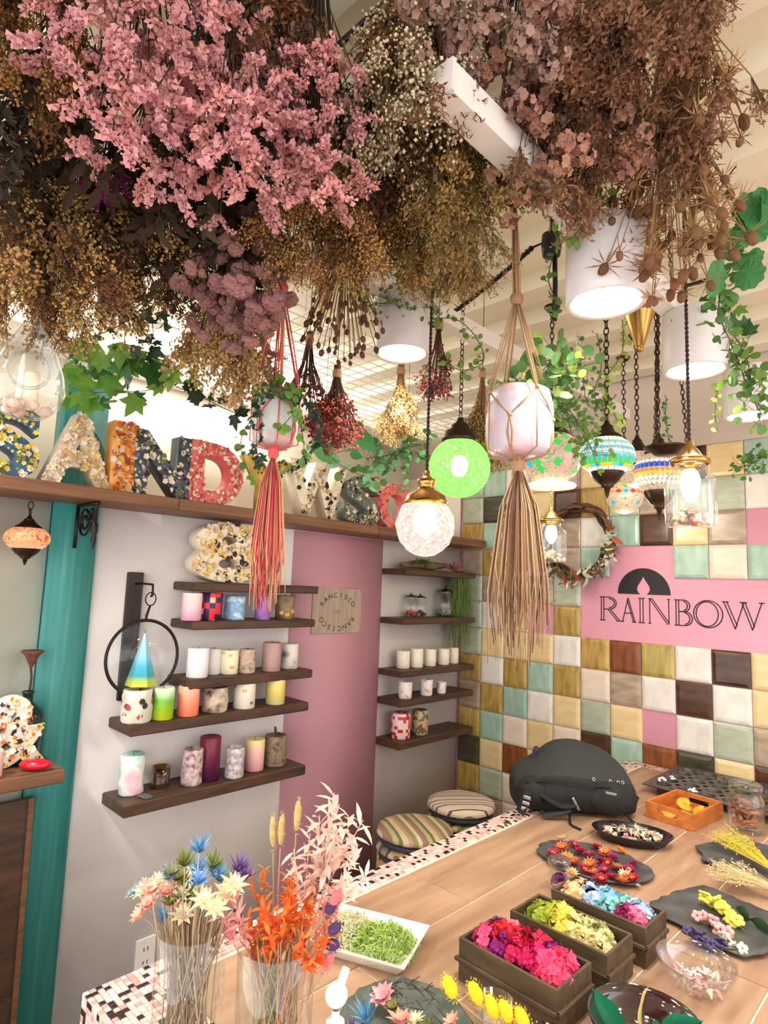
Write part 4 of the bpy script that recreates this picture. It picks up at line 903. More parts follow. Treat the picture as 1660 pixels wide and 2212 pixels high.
# ------------------------------------------------------------------ macrame hangers
def strand(b, p, q, n=3, spread=.004, r=.0011, m=None, sag=0.):
    p, q = Vector(p), Vector(q)
    for k in range(n):
        o = rvec() * spread; pts = [p + o * .6, p.lerp(q, .5) + o + Vector((0, 0, -sag)), q + o * .6]; b.tube(pts, r * rnd.uniform(.7, 1.2), 4, (m if m is not None else k % 2))
def macrame(P, R_, H, topP, tailz, label, mats, potm, tail_r, squareish=True, nstr=8, kn=.5):
    # P = centre of the bottom of the pot
    t = thing('macrame_hanger', label, 'plant hanger', P)
    T = Vector(topP) - P; knot = T * .0 + Vector((T.x * kn * 1.05, T.y * kn * 1.05, H + (T.z - H) * kn))
    b = MB(); tie = []
    for k in range(4):
        a = PI / 4 + k * PI / 2 + .3; e = Vector((R_ * 1.03 * math.cos(a), R_ * 1.03 * math.sin(a), H * .92)); tie.append((a, e)); strand(b, knot, e, nstr, .007, .0012)
    b.build('suspension_cords', mats, t)
    b = MB()
    for k in range(26):
        o = rvec() * .008; b.tube([knot + o, knot.lerp(T, .5) + o * .9, T + o * .4], .0013, 4, k % 2)
    b.build('gathered_cords', mats, t)
    MB().lathe([(.006, -.012), (.013, -.006), (.014, .006), (.007, .014)], 14, knot + Vector((0, 0, .0))).build('upper_knot', mats[0], t)
    b = MB(); net = lambda a, z: Vector((R_ * 1.035 * math.cos(a), R_ * 1.035 * math.sin(a), z))
    for a, e in tie:
        for s_ in (-1, 1):
            m1 = net(a + s_ * PI / 8, H * .70); m2 = net(a + s_ * PI / 4, H * .50)
            b.tube([e, m1, m2], .0022, 5)
            b.tube([m2, net(a + s_ * PI / 4 * .9, H * .25), Vector((R_ * .9 * math.cos(a + s_ * PI / 4), R_ * .9 * math.sin(a + s_ * PI / 4), .0)), Vector((0, 0, -.014))], .0022, 5)
        b.blob(net(a, H * .92), .005, 1); b.blob(net(a + PI / 4, H * .5), .0055, 1)
        b.tube([net(a, H * .9), net(a, H * .05), Vector((0, 0, -.014))], .0018, 5)
    b.build('net', mats[0], t)
    MB().lathe([(.008, .004), (.014, -.006), (.013, -.026), (.008, -.034)], 14).build('lower_knot', mats[0], t)
    b = MB()
    for k in range(130):
        a = rnd.uniform(0, 6.28); r = tail_r * rnd.random() ** .5; L = (tailz - P.z) * rnd.uniform(.72, 1.02)
        e = Vector((r * math.cos(a), r * math.sin(a), L)); o = e * .12; o.z = -.03
        b.tube([o, Vector((e.x * .7, e.y * .7, L * .3)), Vector((e.x * 1.1, e.y * 1.1, L * .75)), e + rvec() * .01], .0011, 3, k % len(mats))
    stuff(b.build('tassel', mats, t))
    if potm:
        p = thing('hanging_pot', 'rounded pot with ' + potm[1], 'pot', P + Vector((0, 0, .001)), .3)
        wob = (lambda a, z: 1 + .05 * math.cos(4 * a)) if squareish else None
        MB().lathe([(.0005, 0), (R_ * .78, 0), (R_ * .92, H * .08), (R_, H * .35), (R_ * .99, H * .75), (R_ * .88, H * .97), (R_ * .80, H), (R_ * .76, H * .95), (R_ * .8, H * .85)], 36, wob=wob).build('body', potm[0], p)
        MB().lathe([(.0005, H * .86), (R_ * .8, H * .85)], 20).build('soil', mat('soil', (52, 40, 30), .9), p)
    return t
jm = [mat('jute', (170, 132, 98), .85, rv=.1), mat('jute pale', (204, 170, 130), .85), mat('jute dark', (112, 78, 58), .85)]
Pj = dep(1121, 985, 1.27); Rj = px(70, Pj); Hj = px(145, Pj)
macrame(Pj, Rj, Hj, dep(1112, 440, 1.22), dep(1120, 1420, 1.3).z, 'brown jute macrame plant hanger with a long tassel', jm, (mat('rosy pot', (196, 184, 196), .35, c2=(240, 140, 140), c3=(202, 192, 204), scale=16, contrast=.3), 'rosy blotches held in the jute hanger'), px(58, Pj))
th = dep(1112, 440, 1.22)
t = thing('iron_ring', 'black iron ring holding the jute hanger', 'ring', th + Vector((0, 0, .016)))
MB().ring((0, 0, .01), px(28, th), .003, tuple((CAM - th).normalized()), 28, 6).build('ring', m_black, t); MB().tube([(0, 0, .01 + px(28, th)), (0, 0, CZ - th.z - .016)], .003, 6).build('wire', m_black, t)
pk = [mat('coral cord', (222, 96, 96), .8), mat('peach cord', (240, 180, 140), .8), mat('crimson cord', (206, 30, 76), .8), mat('straw cord', (226, 196, 140), .8)]
Pk = dep(592, 962, 1.5); Rk = px(50, Pk); Hk = px(120, Pk)
macrame(Pk, Rk, Hk, dep(612, 600, 1.42), dep(585, 1310, 1.52).z, 'coral pink macrame plant hanger with a crimson and straw tassel', pk, (mat('marble pot', (214, 214, 214), .35, c2=(230, 160, 150), c3=(200, 210, 210), scale=18, contrast=.3), 'soft marbling held in the coral hanger'), px(34, Pk), False, 7, .9)
# teardrop terrarium
P = dep(50, 905, 1.02); R_ = px(76, P)
t = thing('teardrop_terrarium', 'hanging teardrop glass terrarium with a round opening', 'terrarium', P)
MB().lathe([(.0005, 0), (R_ * .5, R_ * .08), (R_ * .85, R_ * .38), (R_, R_ * .85), (R_ * .93, R_ * 1.35), (R_ * .7, R_ * 1.95), (R_ * .4, R_ * 2.5), (R_ * .17, R_ * 2.95), (R_ * .08, R_ * 3.15)], 40).build('glass', glass('terrarium glass', (250, 252, 252), .6, .02), t)
cdir = (CAM - P); cdir.z = 0; cdir.normalize(); MB().ring(cdir * R_ * .98 + Vector((0, 0, R_ * 1.15)), R_ * .5, .0028, tuple(cdir), 32, 6).build('opening_rim', glass('rim glass', (236, 240, 240), .8, .05), t)
MB().ring((0, 0, R_ * 3.25), R_ * .09, .0025, tuple(cdir), 16, 5).build('hanging_loop', glass('rim glass'), t); MB().tube([(0, 0, R_ * 3.3), (0, 0, CZ - P.z)], .0012, 5).build('wire', m_black, t)
t = thing('mini_candles', 'pale driftwood shaped candles and shells inside the teardrop terrarium', 'candle', P + Vector((0, 0, R_ * .12)))
MB().lathe([(.0005, 0), (R_ * .2, 0), (R_ * .2, R_ * .95), (R_ * .16, R_ * 1.0), (.0005, R_ * .97)], 16, (R_ * .1, R_ * .1, R_ * .25)).build('candle', wax('ivory mini', (248, 232, 206)), t)
MB().lathe([(.0005, 0), (R_ * .12, 0), (R_ * .1, R_ * 1.2), (.002, R_ * 1.6)], 12, (-R_ * .12, -R_ * .12, R_ * .2)).build('taper', wax('white mini', (250, 244, 234)), t)
b = MB()
for i in range(16):
    q = rvec(); b.blob((q.x * R_ * .55, q.y * R_ * .55, R_ * (.16 + .14 * abs(q.z))), R_ * rnd.uniform(.09, .17), 1, nz=.3, seed=i)
b.build('shells', mat('shell peach', (240, 208, 190), .5), t)
# white cocoon lantern upper left
P = dep(238, 668, 1.75)
t = thing('cocoon_lantern', 'cream cocoon shaped lantern tilted above the ivy', 'lantern', P)
d = (dep(300, 625, 1.75) - dep(178, 722, 1.8)); L = d.length; b = MB(); pr = []
for i in range(15):
    u = i / 14; pr.append((max(.0006, px(44, P) * (math.sin(PI * min(1, u * 1.05 + .08)) ** .55 if 0 < u < 1 else .001) * (1 + .07 * math.sin(u * 40))), -L / 2 + L * u))
b.lathe(pr, 26, axis=d.normalized()).build('shade', mat('paper lantern', (250, 240, 214), .6, emit=(250, 236, 206), es=.5), t)
MB().tube([(0, 0, .01), (0, 0, CZ - P.z)], .002, 5).build('wire', m_black, t)
# grapevine wreath
W = on_tile(1248, 1168, .05); R_ = px(74, W)
t = thing('wreath', 'grapevine wreath with dried leaves on the tiled wall', 'wreath', (W.x, -.052, W.z))
vm = [mat('vine bark', (96, 62, 46), .85, c2=(130, 90, 66), scale=40), mat('vine bark dark', (70, 44, 34), .85)]
for k in range(9):
    pts = []; ph = rnd.uniform(0, 6.28); rr = R_ * rnd.uniform(.90, 1.06)
    for i in range(49):
        a = 2 * PI * i / 48; pts.append(((rr + .02 * R_ * 4 * math.sin(5 * a + ph) * .35) * math.cos(a), .022 * math.cos(6 * a + ph), (rr + .06 * R_ * math.sin(7 * a + ph)) * math.sin(a)))
    MB().tube(pts, R_ * rnd.uniform(.03, .055), 5).build('twig', vm[k % 2], t)
lm = [mat('dry leaf pale', (222, 206, 180), .8, rv=.1), mat('dry leaf rust', (150, 78, 46), .8, rv=.15), mat('dry leaf olive', (104, 92, 58), .8, rv=.15), mat('dry leaf sage', (176, 190, 168), .8, rv=.1)]
lmes = [MB().leaf((0, 0, 0), (0, 0, 1), .06, .026, Vector((0, -1, 0)), .25).mesh('leaf', m) for m in lm]
for k in range(110):
    a = rnd.uniform(-PI * .98, .35); rr = R_ * rnd.uniform(.85, 1.15); o = Vector((rr * math.cos(a), -.03 - rnd.random() * .02, rr * math.sin(a)))
    dv = (Vector((math.cos(a), -.5, math.sin(a))) + rvec() * .9).normalized(); dv.y = -abs(dv.y) * .7
    link('leaf', lmes[rnd.choices((0, 1, 2, 3), (4, 2, 4, 1))[0] if a < -.2 else rnd.choice((1, 1, 3))], t, o, orient(dv, rnd.uniform(0, 6)), rnd.uniform(.6, 1.25))
pods = MB().blob((0, 0, 0), .013, 1, nz=.2).mesh('seed_pod', mat('seed pod', (96, 84, 56), .7))
for k in range(16):
    a = rnd.uniform(-PI * .95, -.1); rr = R_ * rnd.uniform(.9, 1.1); link('seed_pod', pods, t, (rr * math.cos(a), -.045, rr * math.sin(a)), None, rnd.uniform(.6, 1.2))
# ------------------------------------------------------------------ living and artificial plants
def smooth(pts, k=6):
    P = [Vector(p) for p in pts]; P = [P[0]] + P + [P[-1]]; out = []
    for i in range(1, len(P) - 2):
        for j in range(k):
            u = j / k; a, b, c, d = P[i - 1], P[i], P[i + 1], P[i + 2]
            out.append(.5 * ((2 * b) + (c - a) * u + (2 * a - 5 * b + 4 * c - d) * u * u + (3 * b - a - 3 * c + d) * u ** 3))
    out.append(P[-2]); return out
def ivy_mesh(name, m, pts):
    b = MB(); n = len(pts); v = [Vector((0, 0, .35))] + [Vector((x, .06 * abs(x) + rnd.uniform(-.03, .03), y)) for x, y in pts]
    b.add(v, [(0, 1 + i, 1 + (i + 1) % n) for i in range(n)]); return b.mesh(name, m, False)
IVY = [(.03, 0), (.18, -.06), (.34, -.02), (.52, .06), (.40, .22), (.50, .40), (.62, .56), (.40, .58), (.24, .56), (.16, .78), (0, 1.08), (-.16, .78), (-.24, .56), (-.40, .58), (-.62, .56), (-.50, .40), (-.40, .22), (-.52, .06), (-.34, -.02), (-.18, -.06), (-.03, 0)]
RND = [(.02, 0), (.22, .04), (.38, .2), (.44, .45), (.36, .72), (.18, .92), (0, .98), (-.18, .92), (-.36, .72), (-.44, .45), (-.38, .2), (-.22, .04), (-.02, 0)]
HRT = [(.03, .02), (.2, -.1), (.4, .0), (.48, .25), (.4, .55), (.2, .85), (0, 1.1), (-.2, .85), (-.4, .55), (-.48, .25), (-.4, .0), (-.2, -.1), (-.03, .02)]
SCL = [(.04, .08)] + [(.56 * (1 + .07 * math.cos(9 * a)) * math.sin(a), .42 - .5 * (1 + .07 * math.cos(9 * a)) * math.cos(a)) for a in [.35 + (2 * PI - .7) * i / 30 for i in range(31)]] + [(-.04, .08)]
g1 = mat('ivy green', (40, 96, 44), .45, rv=.25, rh=.02, transl=.25); g2 = mat('ivy dark', (24, 52, 32), .5, rv=.25, transl=.15); g3 = mat('fresh green', (104, 148, 54), .5, rv=.2, rh=.02, transl=.35)
g4 = mat('eucalyptus', (98, 138, 74), .55, rv=.25, rh=.03, transl=.3); g5 = mat('minty', (142, 200, 160), .5, rv=.15, transl=.35); g6 = mat('yellow green', (176, 200, 96), .5, rv=.15, transl=.35); g7 = mat('geranium green', (72, 140, 78), .5, rv=.12, transl=.25)
stemm = mat('green stem', (78, 96, 48), .7); stemd = mat('dark stem', (52, 44, 30), .7)
LEAF = {'ivy': [ivy_mesh('leaf', g1, IVY), ivy_mesh('leaf', g3, IVY)], 'ivyd': [ivy_mesh('leaf', g2, IVY)], 'round': [ivy_mesh('leaf', g4, RND), ivy_mesh('leaf', g4, RND), ivy_mesh('leaf', g6, RND)], 'heart': [ivy_mesh('leaf', g7, HRT)], 'gera': [ivy_mesh('leaf', g7, SCL)],
        'mint': [ivy_mesh('leaf', g5, RND), ivy_mesh('leaf', g4, RND)], 'fresh': [ivy_mesh('leaf', g3, RND), ivy_mesh('leaf', g4, RND)], 'lime': [ivy_mesh('leaf', g6, RND)]}
def vine(label, path, kind, n, size, name='trailing_vine', spread=.02, sr=.0014, sm=None, parts=True, group='trailing vines', droop=.4, depth_mode=True, hang=False):
    pts = smooth([dep(*p) for p in path]) if depth_mode else smooth(path)
    o0 = pts[0]; t = thing(name, label, 'plant', o0, group=group); loc = [p - o0 for p in pts]
    MB().tube(loc, sr, 5).build('stem', sm or stemm, t)
    if hang: MB().tube([(0, 0, 0), (0, 0, CZ - o0.z)], .0009, 4).build('hanging_wire', m_black, t)
    ms = LEAF[kind]; jb = MB(); tw = MB()
    for k in range(n):
        u = (k + .5) / n * (len(loc) - 1); i = int(u); p = loc[i].lerp(loc[min(i + 1, len(loc) - 1)], u - i)
        d = rvec(); d.z -= droop; d += (CAM - o0).normalized() * .35; d.normalize(); q = p + rvec() * spread
        tw.tube([p, q], sr * .5, 3, cap=False)
        s_ = size * rnd.uniform(.65, 1.25)
        if parts: link('leaf', rnd.choice(ms), t, q, orient_leaf(d), s_)
        else:
            me = rnd.choice(ms); R = orient_leaf(d).to_matrix(); jb.add([q + R @ (v.co * s_) for v in me.vertices], [tuple(f.vertices) for f in me.polygons], ms.index(me))
    tw.build('twigs', sm or stemm, t)
    if not parts:
        o = jb.build('leaves', [me.materials[0] for me in ms], t, smooth=False); stuff(o)
    return t
def orient_leaf(d):
    # leaf blade lies in local xz plane, tip along +z, face along -y
    d = Vector(d).normalized(); view = (Vector((.69, -.7, -.1)) + rvec() * .7).normalized(); z = d; y = -(view - z * view.dot(z)).normalized(); x = y.cross(z)
    return Matrix((x, y, z)).transposed().to_euler()
# ivy garland upper left
vine('large leaved ivy garland hanging over the letter A candle', [(120, 752, 1.95), (190, 800, 1.95), (250, 770, 1.95), (300, 770, 1.95), (350, 800, 1.95), (400, 790, 2.0)], 'ivy', 30, .075, spread=.05)
vine('lower ivy strand with pale leaves above the letter I candle', [(130, 850, 1.95), (190, 850, 1.95), (250, 845, 1.95), (330, 840, 1.95), (380, 790, 1.95)], 'ivy', 16, .06, spread=.04)
vine('thin dark vine looping below the cocoon lantern', [(100, 720, 1.7), (170, 732, 1.7), (240, 712, 1.7), (290, 680, 1.7), (320, 650, 1.7)], 'ivyd', 9, .022, spread=.008, sr=.0016, sm=stemd)
vine('dark ivy sprig beside the coral hanger', [(380, 835, 2.0), (430, 855, 2.0), (480, 880, 2.0), (530, 900, 2.0)], 'ivyd', 12, .045, spread=.02, sm=stemd)
vine('blue green sprig behind the cocoon lantern', [(300, 600, 1.9), (320, 660, 1.9), (330, 720, 1.9), (300, 740, 1.9)], 'ivyd', 22, .045, spread=.05, sm=stemd)
# pink hanger plant: small dark leaves
for k, pth in enumerate([[(560, 850, 1.44), (545, 900, 1.43), (520, 960, 1.43), (545, 1040, 1.43)], [(590, 840, 1.42), (560, 880, 1.41), (555, 960, 1.41), (560, 1010, 1.42)], [(625, 850, 1.44), (650, 920, 1.43), (655, 985, 1.44), (620, 1020, 1.45)], [(640, 860, 1.46), (690, 900, 1.46), (680, 960, 1.47), (640, 1010, 1.47)], [(600, 850, 1.5), (640, 880, 1.42), (600, 930, 1.41)]]):
    vine(['left trailing strand', 'front trailing strand', 'right trailing strand', 'outermost right trailing strand', 'short middle strand'][k] + ' of the small leaved plant in the coral hanger', pth, 'ivyd' if k % 2 else 'fresh', 26, .017, spread=.008, sr=.0009, parts=False, sm=stemd, group='strands in the coral hanger')
vine('leafy tuft crowning the pot of the coral hanger', [(560, 850, 1.5), (590, 835, 1.46), (620, 845, 1.46), (640, 860, 1.5)], 'fresh', 60, .018, spread=.02, parts=False, droop=-.1)
# pothos, mint cluster
vine('pothos sprig with two large heart leaves above the letter S candle', [(760, 900, 2.0), (775, 935, 2.0), (765, 965, 2.0), (720, 980, 2.0)], 'heart', 6, .062, spread=.02)
vine('mint green foliage above the red letter O candle', [(790, 990, 2.05), (830, 985, 2.05), (870, 970, 2.05), (910, 960, 2.1)], 'mint', 90, .028, spread=.055, parts=False, droop=0)
vine('ivy sprig with small variegated leaves over the letter W candle', [(700, 960, 2.05), (730, 1000, 2.05), (790, 1030, 2.05), (820, 1030, 2.05)], 'mint', 20, .035, spread=.03, hang=True)
vine('thin green strand beside the flex of the crystal lamp', [(880, 960, 2.0), (880, 1010, 2.0), (872, 1060, 2.0)], 'mint', 24, .014, spread=.008, sr=.0009, parts=False, hang=True)
# greenery on left downlight
vine('fine leaved bush spread over the left downlight', [(775, 620, 1.72), (830, 600, 1.7), (890, 615, 1.7), (950, 630, 1.72)], 'fresh', 220, .014, spread=.075, parts=False, droop=.1, sr=.001)
vine('fine leaved bush tumbling before the left downlight', [(790, 660, 1.62), (850, 655, 1.62), (930, 665, 1.64)], 'fresh', 110, .013, spread=.045, parts=False, droop=.3, sr=.001)
vine('curling green tendril right of the left downlight', [(920, 690, 1.7), (985, 690, 1.7), (1030, 730, 1.7), (1045, 780, 1.7), (1000, 800, 1.7), (960, 780, 1.7)], 'fresh', 46, .016, spread=.018, parts=False)
# jute hanger plant
vine('round leaved eucalyptus growing from the rosy pot', [(1110, 850, 1.32), (1150, 830, 1.32), (1190, 800, 1.33), (1215, 770, 1.33)], 'round', 95, .026, spread=.06, droop=-.2)
vine('round leaved eucalyptus branch leaning right of the jute hanger', [(1160, 840, 1.36), (1200, 830, 1.36), (1240, 800, 1.36), (1265, 790, 1.36)], 'round', 55, .024, spread=.045, droop=-.1)
vine('drooping green spray behind the rosy pot', [(1215, 860, 1.75), (1240, 900, 1.75), (1265, 940, 1.75), (1285, 985, 1.75)], 'fresh', 90, .018, spread=.05, parts=False)
vine('hanging leafy curtain over the pink mosaic pendant', [(1210, 840, 1.9), (1225, 890, 1.9), (1235, 940, 1.9)], 'fresh', 60, .02, spread=.05, parts=False)
# cylinder 1 tendrils
vine('curled tendril over the top of the nearest downlight', [(1290, 420, 1.14), (1310, 440, 1.14), (1280, 455, 1.14), (1250, 500, 1.13), (1215, 520, 1.13), (1195, 495, 1.13)], 'fresh', 30, .018, spread=.014, parts=False)
vine('thin strand falling left of the nearest downlight', [(1200, 540, 1.5), (1185, 600, 1.5), (1200, 650, 1.5), (1190, 690, 1.5)], 'fresh', 18, .017, spread=.01, parts=True, hang=True)
vine('short tendril right of the nearest downlight', [(1385, 540, 1.2), (1410, 570, 1.2), (1390, 600, 1.2)], 'fresh', 12, .014, spread=.01, parts=False)
vine('bright yellow green strand falling behind the nearest downlight', [(1345, 690, 1.75), (1345, 760, 1.75), (1310, 820, 1.75), (1320, 880, 1.75), (1350, 930, 1.75)], 'lime', 34, .018, spread=.012)
vine('green strand between the two lamp chains', [(1290, 720, 1.9), (1300, 790, 1.9), (1285, 850, 1.9), (1300, 890, 1.9)], 'fresh', 26, .015, spread=.015, parts=False)
vine('white edged strand hanging along the bronze chains', [(1440, 860, 1.95), (1438, 900, 1.95), (1445, 950, 1.95)], 'mint', 26, .014, spread=.008, parts=False)
vine('leafy strand beyond the turquoise mosaic pendant', [(1250, 740, 2.2), (1260, 820, 2.2), (1275, 880, 2.2), (1330, 870, 2.2)], 'fresh', 50, .018, spread=.04, parts=False)
# right side
vine('geranium leaves at the right frame edge', [(1670, 420, 1.15), (1640, 460, 1.15), (1600, 520, 1.15), (1585, 580, 1.16)], 'gera', 12, .055, spread=.02)
vine('green vine hanging below the geranium leaves', [(1590, 560, 1.2), (1560, 620, 1.2), (1555, 680, 1.2), (1580, 740, 1.2)], 'fresh', 40, .02, spread=.02, parts=False)
vine('leafy clump on top of the middle downlight', [(1500, 690, 1.5), (1545, 700, 1.48), (1590, 730, 1.48), (1620, 790, 1.48)], 'ivy', 34, .032, spread=.05)
vine('trailing clump right of the middle downlight', [(1570, 720, 1.5), (1600, 790, 1.5), (1620, 850, 1.5), (1650, 900, 1.5)], 'fresh', 90, .022, spread=.045, parts=False)
vine('pale root like strand under the middle downlight', [(1555, 830, 1.6), (1545, 880, 1.6), (1550, 930, 1.6)], 'lime', 14, .016, spread=.008)
vine('thin twig arching toward the right frame edge', [(1515, 455, 1.15), (1540, 440, 1.15), (1560, 400, 1.15), (1590, 360, 1.15)], 'fresh', 5, .02, spread=.01, sm=stemd)
vine('small green spray low at the right frame edge', [(1660, 980, 2.4), (1630, 1000, 2.4), (1600, 1010, 2.4)], 'fresh', 60, .022, spread=.05, parts=False)
# corner moss and shelf-top plants
t = thing('hanging_moss', 'long green moss trailing down in the tiled corner', 'plant', (.10, -.13, 1.60))
b = MB()
for k in range(260):
    a = rvec(); x0, y0 = .035 * a.x, .035 * a.y; L = rnd.uniform(.12, .46); b.tube([(x0, y0, 0), (x0 * 1.6 + rnd.uniform(-.02, .02), y0 * 1.6, -L * .5), (x0 * 1.2 + rnd.uniform(-.03, .03), y0 * 1.2, -L)], .0013, 3, k % 2, cap=False)
stuff(b.build('strands', [mat('moss bright', (128, 156, 72), .8), mat('moss', (112, 128, 72), .8)], t))
t = thing('air_plant', 'spiky reddish air plant on the topmost short shelf', 'plant', (.12, -.22, ze + .002))
am = MB().leaf((0, 0, 0), (0, 0, 1), .09, .010, None, .3).mesh('leaf', mat('air plant red', (150, 92, 92), .6, rv=.2))
for k in range(26): d = rvec(); d.z = abs(d.z) * .8 + .1; link('leaf', am, t, (0, 0, .004), orient(d, rnd.uniform(0, 6)), rnd.uniform(.6, 1.1))
t = thing('moss_tuft', 'mossy tuft spilling over the topmost short shelf', 'plant', (.13, -.50, ze + .002))
b = MB()
for k in range(150): d = rvec(); d.z = abs(d.z) * .6; b.tube([(0, 0, .005), d * .03 + Vector((0, 0, .012)), d * .075 + Vector((0, 0, -.02 * rnd.random()))], .0012, 3, k % 2, cap=False)
b.xf(Matrix.Translation((0, 0, .022))); stuff(b.build('strands', [g3, mat('moss', (112, 128, 72), .8)], t))
t = thing('driftwood', 'brown driftwood piece behind the crystal lamp on the topmost short shelf', 'driftwood', (.07, -.40, ze + .001))
b = MB().tube([(0, -.2, .02), (.02, -.08, .03), (0, .05, .025), (.02, .16, .035)], [.012, .022, .024, .01], 8); b.build('branch', mat('driftwood', (110, 78, 58), .85, c2=(140, 104, 80), scale=30), t)
# ------------------------------------------------------------------ dried flower bunches hanging from the ceiling
def stalk(b, p, q, r=.0008, m=0, n=3): b.tube([p, q], r, n, m, cap=False)
def head_statice(m, ms, seed):
    # curved one-sided comb of papery cups
    r = random.Random(seed); b = MB(); pts = []
    bend = r.uniform(-.5, .5)
    for k in range(3):
        a0 = r.uniform(0, 6.28); base = Vector((0, 0, 0)); d = Vector((math.cos(a0) * .55, math.sin(a0) * .55, .75)).normalized(); sd = Vector((-math.sin(a0), math.cos(a0), 0))
        p = base + d * .006; L = r.uniform(.022, .034); n = 9
        prev = base
        for i in range(n):
            u = i / (n - 1); q = p + d * (L * u) + sd * (.012 * u * u * (1 if k % 2 else -1)) + Vector((0, 0, -.004 * u))
            b.tube([prev, q], .0006, 3, 1, cap=False); prev = q
            for j in range(4):
                v = rvec(r); v = (v + d * .3 + Vector((0, 0, .25))).normalized(); X, Y, Z = frame(v, rvec(r)); s = .0046 * r.uniform(.7, 1.25)
                o = q + v * .001
                b.add([o, o + v * s + X * s * .75, o + v * s * 1.35 + Y * s * .3, o + v * s - X * s * .75], [(0, 1, 2, 3)], 0)
    return b.mesh('flower_head', [m, ms], False)
def head_curl(m, ms, seed):
    r = random.Random(seed); b = MB()
    for k in range(7):
        c = rvec(r) * .014; c.z = abs(c.z) * 1.3 + .004
        b.blob(c, .0105 * r.uniform(.7, 1.25), 2, (1.1, .8, .8), nz=.55, fr=3.4, seed=r.uniform(0, 90))
    b.tube([(0, 0, -.01), (0, 0, .012)], .0012, 3, 1); return b.mesh('flower_head', [m, ms], False)
def head_fine(m, ms, seed, n=70, L=.09, w=.035, s=.0024, leafy=False):
    r = random.Random(seed); b = MB()
    for k in range(9):
        a = r.uniform(0, 6.28); e = Vector((math.cos(a) * w * r.uniform(.2, 1), math.sin(a) * w * r.uniform(.2, 1), L * r.uniform(.55, 1))); mid = e * .5 + Vector((0, 0, L * .08))
        b.tube([(0, 0, 0), mid, e], .0006, 3, 1, cap=False)
        for i in range(n // 9):
            u = r.uniform(.3, 1.02); p = (mid * (2 * u) if u < .5 else mid.lerp(e, (u - .5) * 2)); q = p + rvec(r) * w * .28
            b.tube([p, q], .00035, 3, 1, cap=False)
            if leafy: b.leaf(q, (rvec(r) + Vector((0, 0, .8))).normalized(), s * 4.2, s * 1.9, None, .2, 0, 1)
            else: b.blob(q, s * r.uniform(.6, 1.3), -1, (1, 1, 1.3))
    return b.mesh('flower_spray', [m, ms], False)
def head_cluster(m, ms, seed, R=.017, n=34, s=.006):
    r = random.Random(seed); b = MB()
    for k in range(n):
        v = rvec(r); v.z = abs(v.z) * 1.2 - .2; v.normalize(); c = v * R * r.uniform(.75, 1.05) + Vector((0, 0, R * .6)); floret(b, c, (v + rvec(r) * .4).normalized(), s * r.uniform(.7, 1.3), 0)
    for k in range(10):
        v = rvec(r); b.tube([(0, 0, 0), v * R * .9 + Vector((0, 0, R * .6))], .0006, 3, 1, cap=False)
    return b.mesh('flower_head', [m, ms], False)
def head_thistle(m, ms, seed):
    r = random.Random(seed); b = MB(); b.blob((0, 0, .008), .0078, 1, (.85, .85, 1.25), nz=.35, fr=6, seed=seed)
    for k in range(11):
        a = 2 * PI * k / 11 + r.uniform(-.2, .2); d = Vector((math.cos(a), math.sin(a), r.uniform(-.25, .35))).normalized(); b.leaf((0, 0, .001), d, .028 * r.uniform(.7, 1.2), .003, None, r.uniform(-.2, .2), 1, 1)
    b.tube([(0, 0, -.03), (0, 0, .002)], .0009, 4, 1); return b.mesh('thistle_head', [m, ms], False)
def head_pod(m, ms, seed):
    r = random.Random(seed); b = MB(); b.lathe([(.0004, -.001), (.003, .0), (.0058, .005), (.0055, .010), (.0035, .0125), (.0045, .0135), (.0004, .0138)], 8); b.tube([(0, 0, -.025), (0, 0, 0)], .0007, 3, 1); return b.mesh('seed_pod', [m, ms], False)
def head_leaf(m, ms, seed):
    r = random.Random(seed); b = MB(); L = .11; b.tube([(0, 0, 0), (0, 0, L)], .001, 3, 1)
    for k in range(12):
        z = L * (k + .5) / 12; a = k * 2.4; d = Vector((math.cos(a), math.sin(a), .9)).normalized(); b.leaf((0, 0, z), d, .035 * r.uniform(.7, 1.2), .016, None, .2)
    return b.mesh('leaf_spray', [m, ms], True)
def head_berry(m, ms, seed):
    r = random.Random(seed); b = MB()
    for k in range(16):
        e = Vector((r.uniform(-1, 1) * .018, r.uniform(-1, 1) * .018, r.uniform(.01, .05))); b.tube([(0, 0, 0), e * .5, e], .0005, 3, 1, cap=False); b.blob(e, .0033 * r.uniform(.8, 1.2), 0)
    return b.mesh('berry_sprig', [m, ms], True)
s_br = mat('dry stem brown', (92, 66, 38), .85, rv=.15); s_dk = mat('dry stem dark', (58, 40, 26), .85); s_ol = mat('dry stem olive', (110, 94, 48), .85); s_tan = mat('dry stem tan', (156, 118, 74), .85)
def variants(fn, m, ms, cnt=3, **k): return [fn(m, ms, 100 + i * 7, **k) for i in range(cnt)]
def fm(n, c, rv=.18, rh=.012, tr=.25): return mat('dried ' + n, c, .8, rv=rv, rh=rh, transl=tr)
